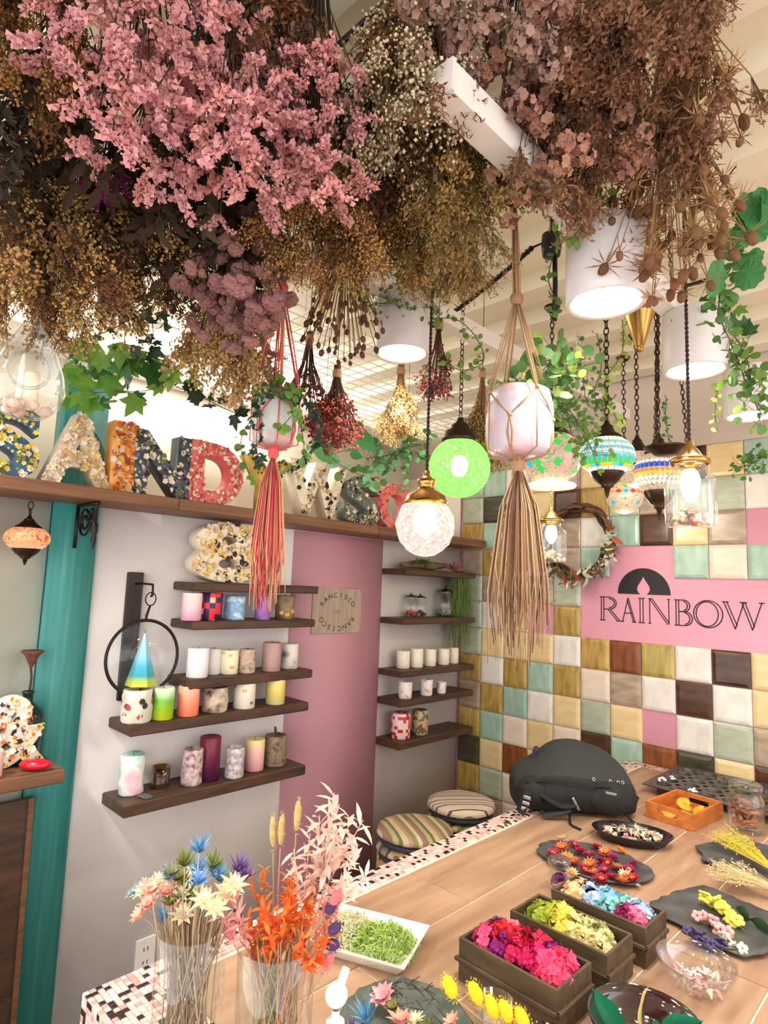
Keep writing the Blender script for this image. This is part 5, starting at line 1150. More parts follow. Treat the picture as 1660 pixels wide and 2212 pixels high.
K = {'pink': variants(head_statice, fm('pink statice', (226, 168, 170), .14), s_br, 4), 'mauve': variants(head_curl, fm('mauve', (158, 112, 108), .2), s_dk, 3),
     'gold': variants(head_fine, fm('gold', (186, 138, 76), .2), s_br, 3, n=120, s=.0022), 'olive': variants(head_fine, fm('olive gold', (164, 130, 72), .2), s_ol, 3, n=100, s=.0022, leafy=True),
     'tan': variants(head_fine, fm('tan', (198, 160, 94), .2), s_br, 3, n=110, s=.0025), 'brown': variants(head_fine, fm('brown', (128, 86, 46), .25), s_dk, 3, n=100, s=.0024, leafy=True),
     'white': variants(head_fine, fm('white dots', (224, 206, 178), .12), s_ol, 3, n=60, s=.0026), 'russet': variants(head_cluster, fm('russet', (176, 130, 110), .2), s_br, 3),
     'greypink': variants(head_cluster, fm('grey pink', (170, 136, 124), .2), s_br, 3, R=.02), 'thistle': variants(head_thistle, fm('thistle', (132, 92, 60), .2), s_tan, 3),
     'pod': variants(head_pod, fm('pods', (118, 76, 58), .25), s_tan, 2), 'dark': variants(head_leaf, fm('dark leaves', (66, 50, 32), .3, .02, .15), s_dk, 3),
     'berry': variants(head_berry, fm('berries', (122, 24, 34), .3, .01, 0), s_br, 3), 'coral': variants(head_berry, fm('coral berries', (206, 92, 74), .2, .01, 0), s_br, 2),
     'cream': variants(head_fine, fm('cream gold', (214, 182, 118), .15), s_tan, 3, n=80, s=.0032), 'palepink': variants(head_statice, fm('pale pink', (214, 172, 162)), s_tan, 2),
     'magenta': variants(head_statice, fm('magenta statice', (168, 60, 128)), s_br, 1), 'rustleaf': variants(head_fine, fm('rust', (150, 108, 80), .2), s_br, 3, n=90, s=.0026, leafy=True)}
HG = 'dried flower bunches hung from the ceiling'
def bunch(label, tip, L, R, kind, n, stem=s_br, u0=.35, scale=1., lean=(0, 0), flare=1.0, seed=None, elong=(1, 1), wire=True, group=HG, droop=0., mix=None):
    x, y, tt = tip; tipP = dep(x, y, tt); T = tipP + Vector((lean[0], lean[1], L)); T.z = min(T.z, CZ - .006)
    L = T.z - tipP.z
    t = thing('dried_flower_bunch', label, 'dried flowers', T, group=group); r = random.Random(seed or hash_(label)); b = MB()
    cx = Vector((tipP.x - T.x, tipP.y - T.y, 0))
    for k in range(n):
        u = u0 + (1 - u0) * r.random() ** .75; a = r.uniform(0, 6.28); q = r.random() ** .5
        rad = R * (u ** flare) * q; p = Vector((cx.x * u + rad * math.cos(a) * elong[0], cx.y * u + rad * math.sin(a) * elong[1], -L * u * (1 - .14 * q * q)))
        d = (p - Vector((0, 0, L * .15))).normalized(); d = (d + rvec(r) * .35 + Vector((0, 0, -droop))).normalized()
        mid = Vector((p.x * .35, p.y * .35, p.z * .55)); b.tube([Vector((p.x * .06, p.y * .06, .0)), mid, p], .0011, 3, 0, cap=False)
        kk = mix if (mix and r.random() < .3) else kind
        link('flower_head', r.choice(K[kk]), t, p, orient(d, r.uniform(0, 6.28)), scale * r.uniform(.75, 1.2))
    b.tube([(0, 0, .004), (0, 0, -.03)], [.010, .008], 8); stuff(b.build('stems', stem, t))
    MB().lathe([(.011, -.008), (.013, -.014), (.0125, -.026), (.010, -.03)], 12).build('twine_tie', mat('twine', (176, 146, 100), .9), t)
    if wire and T.z < CZ - .01: MB().tube([(0, 0, 0), (0, 0, CZ - T.z)], .0014, 4).build('hanging_wire', m_black, t)
    return t
def hash_(s): return sum((i + 1) * ord(c) for i, c in enumerate(s))
# front layer
bunch('big pink statice bunch at the upper left', (270, 330, .80), .50, .135, 'pink', 84, s_dk, .42, 1.12)
bunch('pink statice bunch in the middle, fullest and lowest', (470, 435, .84), .50, .13, 'pink', 84, s_dk, .42, 1.12)
bunch('pink statice bunch to the right, beside the golden sprays', (665, 410, .90), .42, .10, 'pink', 66, s_dk, .4, 1.12)
bunch('pink statice bunch at the top left edge of the frame', (190, 110, .74), .45, .09, 'pink', 44, s_dk, .4, 1.05)
bunch('single magenta statice sprig hanging at the left', (225, 440, 1.02), .25, .022, 'magenta', 7, s_dk, .6, 1.0)
bunch('dusky mauve cockscomb bunch above the coral hanger', (500, 735, 1.12), .42, .115, 'mauve', 95, s_dk, .35, 1.0)
bunch('golden brown spray bunch in the centre', (690, 590, 1.08), .46, .125, 'gold', 90, s_br, .3, .95)
bunch('olive gold grassy bunch left of the jute hanger', (965, 560, 1.12), .46, .125, 'olive', 100, s_ol, .3, 1.0)
bunch('golden spray bunch between the gold and olive ones', (830, 550, 1.18), .44, .11, 'gold', 70, s_br, .3, 1.0)
bunch('wide tan and olive bunch at the left above the terrarium', (110, 680, 1.05), .42, .15, 'tan', 110, s_ol, .35, 1.05, mix='brown')
bunch('tan bunch behind the mauve cockscomb', (290, 620, 1.15), .42, .13, 'brown', 80, s_ol, .35, 1.05, mix='tan')
bunch('golden brown bunch in the top left corner', (30, 150, .80), .40, .10, 'gold', 60, s_br, .35, 1.0, mix='brown')
bunch('dark leafy eucalyptus bunch at the left', (100, 430, .98), .45, .13, 'dark', 60, s_dk, .3, 1.0)
bunch('dark leafy bunch behind the pink statice', (420, 560, 1.12), .55, .13, 'dark', 60, s_dk, .25, 1.0)
bunch('dark leafy bunch at the top behind the golden sprays', (610, 360, 1.10), .5, .14, 'dark', 60, s_dk, .25, 1.0)
bunch('brown leafy bunch between statice and white dotted sprays', (560, 190, .92), .4, .10, 'brown', 55, s_dk, .3, 1.0)
bunch('white dotted gypsophila bunch at the top centre', (860, 290, .98), .45, .12, 'white', 80, s_ol, .3, 1.05, mix='brown')
bunch('dark olive bunch behind the white gypsophila', (800, 420, 1.15), .5, .13, 'brown', 80, s_dk, .25, 1.1)
bunch('pale cream blossom bunch at the top right of centre', (960, 120, .9), .4, .09, 'greypink', 40, s_ol, .35, 1.0, mix='white')
bunch('russet hydrangea bunch hanging above the jute hanger', (1165, 465, 1.05), .48, .11, 'russet', 85, s_br, .3, 1.0, mix='rustleaf')
bunch('russet blossom bunch left of the thistles', (1300, 400, 1.05), .45, .085, 'russet', 60, s_br, .3, 1.0, mix='rustleaf')
bunch('grey pink blossom bunch at the top right', (1130, 190, .92), .4, .10, 'greypink', 55, s_dk, .3, 1.0, mix='russet')
bunch('rust leafed bunch at the top beside the thistles', (1310, 150, .95), .4, .08, 'rustleaf', 50, s_dk, .3, 1.0)
bunch('brown thistle bunch hanging over the nearest downlight', (1450, 640, 1.08), .62, .14, 'thistle', 120, s_tan, .35, 1.2)
bunch('thistle bunch nearer the right frame edge', (1520, 330, 1.0), .45, .09, 'thistle', 34, s_tan, .35, 1.2, mix='rustleaf')
bunch('dry leafy sprigs in the top right corner', (1450, 80, .95), .35, .07, 'rustleaf', 24, s_br, .3, 1.0)
# farther, smaller bunches
bunch('small cream gold bunch below the mauve cockscomb', (470, 800, 1.42), .34, .10, 'cream', 60, s_tan, .4, 1.0)
bunch('pale pink small bunch behind the coral hanger', (520, 850, 1.55), .34, .10, 'palepink', 50, s_tan, .45, 1.0)
bunch('brown seed pod bunch left of the left downlight', (735, 790, 1.45), .42, .11, 'pod', 90, s_tan, .35, 1.0)
bunch('deep red berry bunch above the letter W candle', (722, 950, 1.62), .20, .075, 'berry', 70, s_br, .3, 1.0, mix='coral')
bunch('small golden bunch under the left downlight', (862, 930, 1.8), .20, .062, 'cream', 45, s_tan, .3, .8)
bunch('dark red berry sprigs right of the left downlight', (945, 850, 1.75), .22, .05, 'berry', 30, s_br, .35, .9)
bunch('dark purple seed head bunch at the left of the berries', (660, 900, 1.75), .25, .07, 'pod', 50, s_br, .4, 1.0, mix='berry')
bunch('thin tan bunch right of the green globe', (1040, 980, 2.1), .30, .06, 'tan', 45, s_tan, .3, 1.0)
# bunch against the tiled wall
bunch('pale dried blossom bunch hung on the tiled wall', (1110, 1225, 2.6), .42, .08, 'palepink', 55, s_tan, .3, 1.1)
# iron rods the bunches hang from
for i, (y0, ll) in enumerate([(-2.62, 'black hanging rod nearest the camera'), (-2.25, 'black hanging rod above the statice'), (-1.9, 'black hanging rod above the golden bunches')]):
    t = thing('hanging_rod', ll, 'rod', (.2, y0, CZ - .022), group='black hanging rods')
    MB().tube([(0, 0, 0), (1.45, 0, 0)], .006, 8).build('bar', m_black, t)
    for xx in (.02, 1.43): MB().tube([(xx, 0, 0), (xx, 0, .024)], .004, 6).build('bracket', m_black, t)
# ------------------------------------------------------------------ stools
def stripes(name, cols, period, axis=0, rough=.85):
    if name in MATS: return MATS[name]
    m = bpy.data.materials.new(name); m.use_nodes = True; nt = m.node_tree; N = nt.nodes; L = nt.links; b = N['Principled BSDF']; b.inputs['Roughness'].default_value = rough
    tc = N.new('ShaderNodeTexCoord'); sp = N.new('ShaderNodeSeparateXYZ'); L.new(tc.outputs['Object'], sp.inputs[0])
    dv = N.new('ShaderNodeMath'); dv.operation = 'DIVIDE'; L.new(sp.outputs[axis], dv.inputs[0]); dv.inputs[1].default_value = period
    fr = N.new('ShaderNodeMath'); fr.operation = 'FRACT'; L.new(dv.outputs[0], fr.inputs[0])
    cr = N.new('ShaderNodeValToRGB'); cr.color_ramp.interpolation = 'CONSTANT'; L.new(fr.outputs[0], cr.inputs[0])
    while len(cr.color_ramp.elements) < len(cols): cr.color_ramp.elements.new(.5)
    for e, (p, c) in zip(cr.color_ramp.elements, cols): e.position = p; e.color = lin(c)
    L.new(cr.outputs[0], b.inputs['Base Color']); MATS[name] = m; return m
st1 = stripes('stripe olive pink', [(0, (186, 174, 130)), (.14, (120, 116, 74)), (.24, (206, 196, 156)), (.4, (196, 150, 134)), (.52, (150, 144, 92)), (.68, (214, 204, 170)), (.8, (170, 120, 110)), (.9, (134, 128, 92))], .13)
st2 = stripes('stripe grey cream', [(0, (226, 206, 190)), (.2, (110, 92, 96)), (.28, (220, 196, 184)), (.46, (150, 128, 124)), (.54, (232, 216, 186)), (.74, (98, 84, 92)), (.82, (224, 204, 178))], .11, 1)
st3 = stripes('stripe taupe', [(0, (150, 134, 112)), (.3, (92, 80, 66)), (.45, (186, 172, 148)), (.75, (110, 98, 80))], .09)
st4 = stripes('stripe lime', [(0, (150, 156, 84)), (.3, (84, 90, 60)), (.45, (196, 186, 120)), (.75, (120, 116, 84))], .09)
birch = mat('birch ply', (214, 170, 120), .45, c2=(196, 150, 102), scale=6, stretch=(6, 6, 1)); navy = mat('navy seat', (54, 58, 74), .6)
def stool(cx, cy, h, rz, label, cush, ztop, R=.16):
    t = thing('stacking_stool', label, 'stool', (cx, cy, 0), rz, 'bentwood stools stacked in twos')
    MB().lathe([(.0005, h - .02), (R * .93, h - .02), (R * .96, h - .012), (R * .93, h), (.0005, h)], 36).build('seat', navy, t)
    for k in range(4):
        a = k * PI / 2 + PI / 4; c, s = math.cos(a), math.sin(a); w_ = .022; b = MB(); pts = [(R * .55, h - .024), (R * .82, h - .026), (R * .98, h - .045), (R * 1.03, h - .09), (R * 1.06, 0)]
        v = []; f = []
        for (r, z) in pts:
            for q, dr in ((-w_, 0), (w_, 0), (w_, -.011), (-w_, -.011)): v.append(((r + (dr if z < h - .04 else 0)) * c - q * s, (r + (dr if z < h - .04 else 0)) * s + q * c, z + (dr if z >= h - .04 else 0)))
        for i in range(len(pts) - 1):
            for j in range(4): f.append((i * 4 + j, i * 4 + (j + 1) % 4, i * 4 + 4 + (j + 1) % 4, i * 4 + 4 + j))
        f += [(3, 2, 1, 0), tuple(len(v) - 4 + j for j in range(4))]; b.add(v, f); flat(b.build('leg', birch, t))
    MB().lathe([(.0005, h + .001), (R * .9, h + .001), (R * 1.02, h + .012), (R * .98, h + ztop * .75), (R * .75, h + ztop), (.0005, h + ztop + .004)], 36).build('cushion', cush, t)
P1 = at(897, 1782, 2, .5); P2 = at(997, 1728, 2, .5)
stool(P1.x, P1.y, .40, .3, 'lower stool of the front stack with a taupe striped cushion', st3, .03)
stool(P1.x, P1.y, .462, .3 + PI / 4, 'upper stool of the front stack with an olive and pink striped cushion', st1, .04)
stool(P2.x, P2.y, .40, .1, 'lower stool of the rear stack with a lime striped cushion', st4, .03)
stool(P2.x, P2.y, .462, .1 + PI / 4, 'upper stool of the rear stack with a cream and grey striped cushion', st2, .045)
# ------------------------------------------------------------------ backpack
t = thing('backpack', 'black backpack lying on the table by the mosaic edge', 'backpack', (1.117, -.802, TZ + .002), PI / 4)
t.scale = (.92, 1, 1.04)
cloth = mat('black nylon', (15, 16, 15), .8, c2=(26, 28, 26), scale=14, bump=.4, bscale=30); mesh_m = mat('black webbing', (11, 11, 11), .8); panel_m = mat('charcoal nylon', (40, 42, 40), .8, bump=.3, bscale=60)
ST = [(-.222, .45, .060, .085), (-.21, .74, .085, .112), (-.17, .92, .105, .130), (-.125, .98, .112, .146), (-.06, 1, .110, .196), (-.02, 1, .106, .206), (.05, 1, .102, .206), (.10, .98, .097, .192), (.15, .97, .095, .180), (.19, .94, .092, .158), (.214, .86, .088, .138), (.225, .62, .070, .112)]
def sect(w_, zr_, zt_): return [(.10, 0), (-.10, 0), (-.128, zr_ * .2), (-.14, zr_ * .55), (-.132, zr_ * .9), (-.118, zr_ + .003), (-.112, zr_ + .004), (-.06, zr_ + (zt_ - zr_) * .42), (.0, zr_ + (zt_ - zr_) * .78), (.05, zt_), (.09, zt_ * .98), (.125, zt_ * .8), (.14, zt_ * .4), (.13, zt_ * .1)]
b = MB(); v = []; f = []; mi = []; ns = 14
for (x, w_, zr_, zt_) in ST:
    for (y, z) in sect(w_, zr_, zt_):
        n_ = .006 * noise.noise(Vector((x * 16, y * 16, z * 22))) if z > .005 else 0; v.append((x + n_, y * w_ + n_, max(0, z + n_)))
for i in range(len(ST) - 1):
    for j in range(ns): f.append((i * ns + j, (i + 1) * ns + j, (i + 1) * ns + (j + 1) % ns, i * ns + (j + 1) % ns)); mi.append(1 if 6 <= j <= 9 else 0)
f += [tuple(range(ns)), tuple((len(ST) - 1) * ns + j for j in range(ns - 1, -1, -1))]; mi += [0, 0]
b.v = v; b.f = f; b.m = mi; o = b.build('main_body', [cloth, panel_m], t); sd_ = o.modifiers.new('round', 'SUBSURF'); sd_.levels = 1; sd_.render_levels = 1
b = MB(); b.blob((.115, -.118, .060), .078, 2, (1.25, .5, .66), nz=.12, seed=4); b.build('front_pocket', cloth, t)
b = MB(); b.blob((-.165, -.088, .068), .056, 2, (1.0, 1.0, .85), nz=.22, seed=9); b.build('side_bulge', cloth, t)
def webbing(pts, w, name, m=mesh_m, parent=None):
    b = MB(); P = smooth(pts, 5); v = []; f = []
    for i, p in enumerate(P):
        d = (P[min(i + 1, len(P) - 1)] - P[max(i - 1, 0)]).normalized(); sd = d.cross(Vector((0, -.5, 1))).normalized() * w / 2; u = sd.cross(d).normalized() * .0012
        v += [p - sd + u, p + sd + u, p + sd - u, p - sd - u]
    for i in range(len(P) - 1):
        for j in range(4): f.append((i * 4 + j, i * 4 + (j + 1) % 4, i * 4 + 4 + (j + 1) % 4, i * 4 + 4 + j))
    f += [(3, 2, 1, 0), tuple(len(v) - 4 + j for j in range(4))]; b.add(v, f); return b.build(name, m, parent or t)
st_ = webbing([(-.19, -.12, .09), (-.212, -.145, .055), (-.222, -.155, .035), (-.235, -.16, .02)], .034, 'shoulder_strap')
st2_ = webbing([(-.20, -.10, .10), (-.13, -.145, .065), (-.08, -.153, .045), (-.03, -.156, .052)], .028, 'shoulder_strap')
webbing([(-.15, -.148, .012), (-.10, -.158, .022), (-.05, -.158, .034)], .018, 'strap_flap', panel_m)
webbing([(-.045, -.14, .02), (-.055, -.165, .004), (-.06, -.20, .0015), (-.04, -.235, .0015)], .009, 'loose_strap')
webbing([(.165, -.125, .02), (.175, -.14, .004), (.185, -.175, .0015)], .009, 'loose_strap')
webbing([(-.20, -.112, .1), (-.10, -.134, .116), (.02, -.14, .108), (.12, -.137, .098), (.20, -.105, .08)], .009, 'flap_seam')
webbing([(-.105, .03, .145), (-.115, .03, .175), (-.128, .03, .172), (-.135, .03, .135)], .012, 'grab_loop', mat('purple cord', (50, 30, 70), .8))
silver = mat('buckle silver', (206, 206, 206), .25, metal=.9)
for k in range(3): flat(MB().bbox((-.013, -.003, -.005), (.013, .003, .005), .001).xf(Matrix.Translation((-.206 - .005 * k, -.152 - .003 * k, .064 - k * .016)) @ Matrix.Rotation(.25, 4, 'Y')).build('buckle', silver, st_))
flat(MB().bbox((-.004, -.003, -.022), (.004, .003, .022), .001).xf(Matrix.Translation((-.03, -.158, .052)) @ Matrix.Rotation(-.55, 4, 'Y')).build('buckle', silver, st2_))
for k, (xx, zz, yy) in enumerate([(.05, .118, -.118), (.115, .112, -.112), (.145, .108, -.108), (.165, .106, -.100)]): MB().ring((xx, yy, zz), .005, .0014, (.2, -1, .3), 12, 5).build('zip_pull', silver, t)
flat(MB().bbox((-.02, -.002, -.004), (.02, .002, .004), .001).xf(Matrix.Translation((.10, -.151, .085)) @ Matrix.Rotation(.15, 4, 'Y')).build('reflective_tab', silver, t))
# ------------------------------------------------------------------ plates, trays and bowls on the table
slate = mat('dark slate', (52, 54, 54), .5, c2=(78, 80, 78), scale=18, bump=.3, bscale=60)
def slab(name, label, cx, cy, rx, ry, rz, th=.008, rim=.010, n=40, jag=.05, seed=1, m=slate, cat='plate', z=TZ, notch=0):
    r = random.Random(seed); t = thing(name, label, cat, (cx, cy, z + .0005), rz); b = MB(); v = []; f = []
    wig = [1 + r.uniform(-jag, jag) + (notch * (.5 if (i % 5 == 0) else 0)) for i in range(n)]
    for k, (s_, zz) in enumerate(((.0, 0), (.88, 0), (1.0, th), (1.0, th + rim * .25), (.96, th + rim * .5), (.84, th), (.0, th * .8))):
        for i in range(n):
            a = 2 * PI * i / n; ca, sa = math.cos(a), math.sin(a); sq = (abs(ca) ** 7 + abs(sa) ** 7) ** (-1 / 7) if name == 'slate_plate' else 1
            q = (wig[i] if .8 < s_ else 1) * sq * max(s_, .001); v.append((rx * q * ca, ry * q * sa, zz))
    for k in range(6):
        for i in range(n): f.append((k * n + i, k * n + (i + 1) % n, (k + 1) * n + (i + 1) % n, (k + 1) * n + i))
    b.add(v, f); b.build('slab', m, t); return t
slab('stone_plate', 'round edged slate plate scattered with red strawflowers', 1.395, -1.195, .158, .112, .15, seed=3)
slab('slate_plate', 'square slate plate with yellow and purple flower sprigs', 1.735, -1.25, .125, .125, -.25, seed=5, jag=.04)
slab('stone_plate', 'jagged slate plate with pale grasses at the right frame edge', 1.725, -.83, .165, .155, .3, seed=8, jag=.07, notch=.06)
pewter = mat('green grey pewter', (62, 72, 64), .45, c2=(92, 102, 92), scale=30, bump=.4, bscale=50)
slab('ornate_plate', 'dark green ornate plate holding dried blossoms at the bottom edge', 1.468, -2.062, .112, .112, 0, th=.012, seed=2, jag=.03, m=pewter, notch=.1)
# oval dish
t = thing('oval_dish', 'black oval dish filled with pale potpourri', 'dish', (1.40, -.945, TZ + .0005), .45)
MB().lathe([(.0005, 0), (.70, 0), (.8, .004), (.97, .026), (1, .030), (.97, .031), (.78, .010), (.0005, .007)], 40).xf(Matrix.Diagonal((.118, .078, 1, 1))).build('dish', mat('black glaze', (22, 20, 28), .15), t)
pt = [MB(), MB(), MB()]
t = thing('potpourri', 'pale pink and green potpourri heaped in the black oval dish', 'potpourri', (1.40, -.945, TZ + .0075), .45); b = MB()
for i in range(130):
    a = rnd.uniform(0, 6.28); q = rnd.random() ** .5; p = Vector((.088 * q * math.cos(a), .056 * q * math.sin(a), .006 + .016 * (1 - q) * rnd.random() + .006))
    if i % 3: b.leaf(p, rvec() + Vector((0, 0, .3)), .022, .007, None, .3, i % 4)
    else: floret(b, p, (rvec() + Vector((0, 0, 1))).normalized(), .009, i % 4)
stuff(b.build('petals', [fl_k, fl_t, fl_w, mat('potpourri sage', (170, 164, 120), .8)], t))
# troughs of preserved hydrangea
tw = mat('dark olive wood', (66, 52, 36), .55, c2=(92, 74, 52), scale=6, stretch=(2, 10, 8), bump=.2)
def trough(cx, cy, w_, d_, label):
    t = thing('wooden_trough', label, 'tray', (cx, cy, TZ + .0005), -.02, 'dark wooden flower troughs'); th = .006; H = .078; X, Y = w_ / 2, d_ / 2
    flat(MB().box((-X + .004, -Y + .004, .0), (X - .004, Y - .004, .006)).build('base', tw, t))
    for (a, b_) in (((-X, -Y, 0), (X, -Y + th, H)), ((-X, Y - th, 0), (X, Y, H)), ((-X, -Y + th, 0), (-X + th, Y - th, H)), ((X - th, -Y + th, 0), (X, Y - th, H))): flat(MB().bbox(a, b_, .0015).build('side', tw, t))
    for (a, b_) in (((-X - .006, -Y - .006, H * .45), (X + .006, -Y + .001, H * .56)), ((X - .001, -Y - .006, H * .45), (X + .006, Y + .0, H * .56))): flat(MB().bbox(a, b_, .0015).build('ledge', tw, t))
    return t
trough(1.556, -1.826, .212, .122, 'front wooden trough heaped with magenta hydrangea'); trough(1.568, -1.668, .214, .112, 'middle wooden trough with lime and cream hydrangea'); trough(1.580, -1.518, .214, .108, 'rear wooden trough with blue, peach and pink hydrangea')
def hyd(c, rv=.14): return mat('hydrangea %d %d %d' % c, c, .7, rv=rv, rh=.01, transl=.25)
HM = {}
def hmesh(c, seed):
    k = (c, seed)
    if k not in HM:
        r = random.Random(seed); b = MB()
        for i in range(46):
            v = rvec(r); v.z = abs(v.z) * 1.1; p = Vector((v.x * .026, v.y * .026, v.z * .022)) * r.uniform(.7, 1.05); X, Y, Z = frame((v + rvec(r) * .5).normalized(), rvec(r)); s = .0105 * r.uniform(.75, 1.2)
            for j in range(4):
                a = j * PI / 2; d = X * math.cos(a) + Y * math.sin(a); e = Y * math.cos(a) - X * math.sin(a); b.add([p, p + d * s * .55 + e * s * .45 + Z * s * .15, p + d * s + Z * s * .3 * r.uniform(-.6, 1.2), p + d * s * .55 - e * s * .45 + Z * s * .15], [(0, 1, 2, 3)])
        HM[k] = b.mesh('hydrangea_head', hyd(c), False)
    return HM[k]
def hydr(cx, cy, rows, label, group):
    for (dx, dy, dz, c) in rows:
        o = link('hydrangea_cluster', hmesh(c, int(abs(dx) * 1000) % 3), None, (cx + max(-.07, min(.07, dx)), cy + max(-.02, min(.02, dy)), TZ + .058 + dz), (0, 0, rnd.uniform(0, 6)), rnd.uniform(.95, 1.2)); nm = [n for n in CN if CN[n] == c][0]
        tag(o, nm + ' hydrangea cluster ' + label, 'hydrangea', group + ', ' + nm)
CN = {'magenta': (214, 26, 92), 'crimson': (196, 22, 56), 'violet': (140, 22, 120), 'hot pink': (244, 84, 132), 'light pink': (244, 130, 150), 'lime': (166, 182, 58), 'lemon': (232, 220, 90), 'cream': (240, 226, 164), 'pale green': (206, 212, 150), 'peach': (244, 200, 150), 'sky blue': (150, 204, 226), 'turquoise': (146, 214, 206), 'ink': (40, 40, 56), 'plum': (150, 24, 96), 'rose': (244, 120, 156), 'ice blue': (190, 214, 244)}
c = CN
for (dx, dy, dz, n) in [(-.085, .02, .012, 'violet'), (-.08, -.025, .01, 'hot pink'), (-.055, .0, .02, 'crimson'), (-.045, .03, .02, 'light pink'), (-.03, -.03, .012, 'violet'), (-.015, .01, .022, 'crimson'), (.0, -.02, .018, 'magenta'), (.02, .02, .018, 'crimson'), (.035, -.02, .02, 'magenta'), (.05, .02, .014, 'violet'), (.06, -.01, .02, 'hot pink'), (.08, .015, .012, 'hot pink'), (.082, -.025, .012, 'hot pink')]:
    hydr(1.556, -1.826, [(dx, dy, dz, c[n])], 'in the front trough', 'hydrangea in the front trough')
for (dx, dy, dz, n) in [(-.085, .01, .0, 'lime'), (-.06, -.02, .004, 'lime'), (-.045, .02, .01, 'lime'), (-.02, .01, .012, 'lemon'), (-.01, -.025, .004, 'lemon'), (.015, .0, .008, 'cream'), (.04, -.02, .006, 'cream'), (.045, .02, .006, 'pale green'), (.075, .0, .004, 'pale green'), (.085, -.025, .0, 'cream')]:
    hydr(1.568, -1.668, [(dx, dy, dz, c[n])], 'in the middle trough', 'hydrangea in the middle trough')
for (dx, dy, dz, n) in [(-.085, .01, .004, 'peach'), (-.065, -.02, .004, 'peach'), (-.05, .02, .004, 'ink'), (-.03, .0, .01, 'ice blue'), (-.005, .01, .008, 'sky blue'), (.015, -.02, .006, 'turquoise'), (.03, .02, .006, 'turquoise'), (.05, -.02, .006, 'plum'), (.065, .01, .008, 'ice blue'), (.08, -.015, .006, 'rose')]:
    hydr(1.580, -1.518, [(dx, dy, dz, c[n])], 'in the rear trough', 'hydrangea in the rear trough')
# strawflowers
def straw(cols, seed, s=.016):
    r = random.Random(seed); b = MB()
    for ring_, (n, tilt, l) in enumerate(((12, .25, 1.), (10, .7, .85), (8, 1.3, .6))):
        for i in range(n):
            a = 2 * PI * i / n + ring_ * .3; d = Vector((math.cos(a), math.sin(a), tilt)).normalized(); b.leaf((0, 0, .002), d, s * l * r.uniform(.85, 1.1), s * .36, None, -.15, ring_ % 2, 1)
    b.blob((0, 0, .006), s * .3, 1, (1, 1, .6), m=2); return b.mesh('strawflower', cols, False)
cen = mat('straw centre', (206, 130, 40), .8)
SF = [straw([hyd((170, 20, 60)), hyd((200, 40, 80)), cen], 1), straw([hyd((206, 90, 60)), hyd((236, 160, 110)), cen], 2), straw([hyd((150, 24, 90)), hyd((190, 40, 110)), cen], 3), straw([hyd((240, 210, 160)), hyd((250, 226, 190)), cen], 4), straw([hyd((220, 120, 40)), hyd((240, 150, 60)), cen], 5)]
SN = ['crimson', 'coral orange', 'plum', 'cream', 'amber']
spots = [(1195, 1850), (1215, 1835), (1240, 1828), (1225, 1858), (1255, 1845), (1275, 1852), (1245, 1868), (1290, 1835), (1310, 1845), (1325, 1858), (1300, 1866), (1275, 1872), (1260, 1885), (1285, 1890), (1310, 1885), (1335, 1880), (1325, 1900), (1350, 1895), (1345, 1910), (1368, 1905), (1360, 1885), (1300, 1905), (1235, 1890), (1215, 1818), (1205, 1868), (1340, 1842), (1370, 1872), (1315, 1870)]
for i, (x, y) in enumerate(spots):
    k = [0, 1, 2, 1, 0, 2, 1, 0, 1, 2, 0, 1, 0, 1, 2, 1, 0, 3, 1, 0, 2, 0, 3, 3, 2, 4, 2, 0][i]; P = on_table(x, y, TZ + .010)
    o = link('strawflower', SF[k], None, (P.x, P.y, TZ + .010), (rnd.uniform(-.4, .4), rnd.uniform(-.4, .4), rnd.uniform(0, 6)), rnd.uniform(1.3, 1.7)); tag(o, SN[k] + ' strawflower head on the round edged slate plate', 'strawflower', SN[k] + ' strawflowers on the slate plate')
P = on_table(1380, 1912, TZ + .012); o = link('strawflower', SF[3], None, (P.x, P.y, TZ + .008), None, .5); tag(o, 'tiny pale strawflower at the near rim of the slate plate', 'strawflower')
# small lidded glass of purple petals
P = Vector((1.402, -1.402, TZ + .0005)); t = thing('glass_jar', 'small lidded glass jar of purple petals before the strawflowers', 'jar', P)
MB().lathe([(.0005, .001), (.024, .001), (.026, .005), (.027, .05), (.023, .058), (.024, .062)], 28).build('body', glass('clear glass'), t)
MB().lathe([(.026, .058), (.028, .06), (.028, .072), (.024, .076), (.012, .074), (.0005, .075)], 28).build('lid', glass('frosty lid', (196, 202, 206), .9, .2), t)
b = MB()
for i in range(40): q = rvec(); floret(b, (q.x * .018, q.y * .018, .012 + abs(q.z) * .024), q, .008, 0)
stuff(b.build('petals', hyd((120, 20, 110)), t))
# wooden box with citrus slices
t = thing('wooden_box', 'orange stained wooden box with slotted handles', 'box', (1.437, -.594, TZ + .0005), -.12)
ob = mat('orange wood', (176, 96, 40), .45, c2=(206, 124, 58), scale=5, stretch=(8, 2, 8), bump=.1); X, Y, H, th = .08, .113, .052, .007
flat(MB().box((-X + .002, -Y + .002, 0), (X - .002, Y - .002, .006)).build('base', ob, t))
for s_ in (-1, 1):
    flat(MB().bbox((s_ * X - (th if s_ > 0 else 0), -Y, 0), (s_ * X + (0 if s_ > 0 else th), Y, H), .001).build('side', ob, t))
    y0 = s_ * Y - (th if s_ > 0 else 0); b = MB()
    b.bbox((-X + th, y0, 0), (X - th, y0 + th, .020), .001); b.bbox((-X + th, y0, .036), (X - th, y0 + th, H), .001); b.bbox((-X + th, y0, .020), (-.034, y0 + th, .036), .001); b.bbox((.034, y0, .020), (X - th, y0 + th, .036), .001); flat(b.build('handle_end', ob, t))
lem = mat('dried lemon', (232, 188, 60), .6, c2=(206, 140, 30), scale=40)
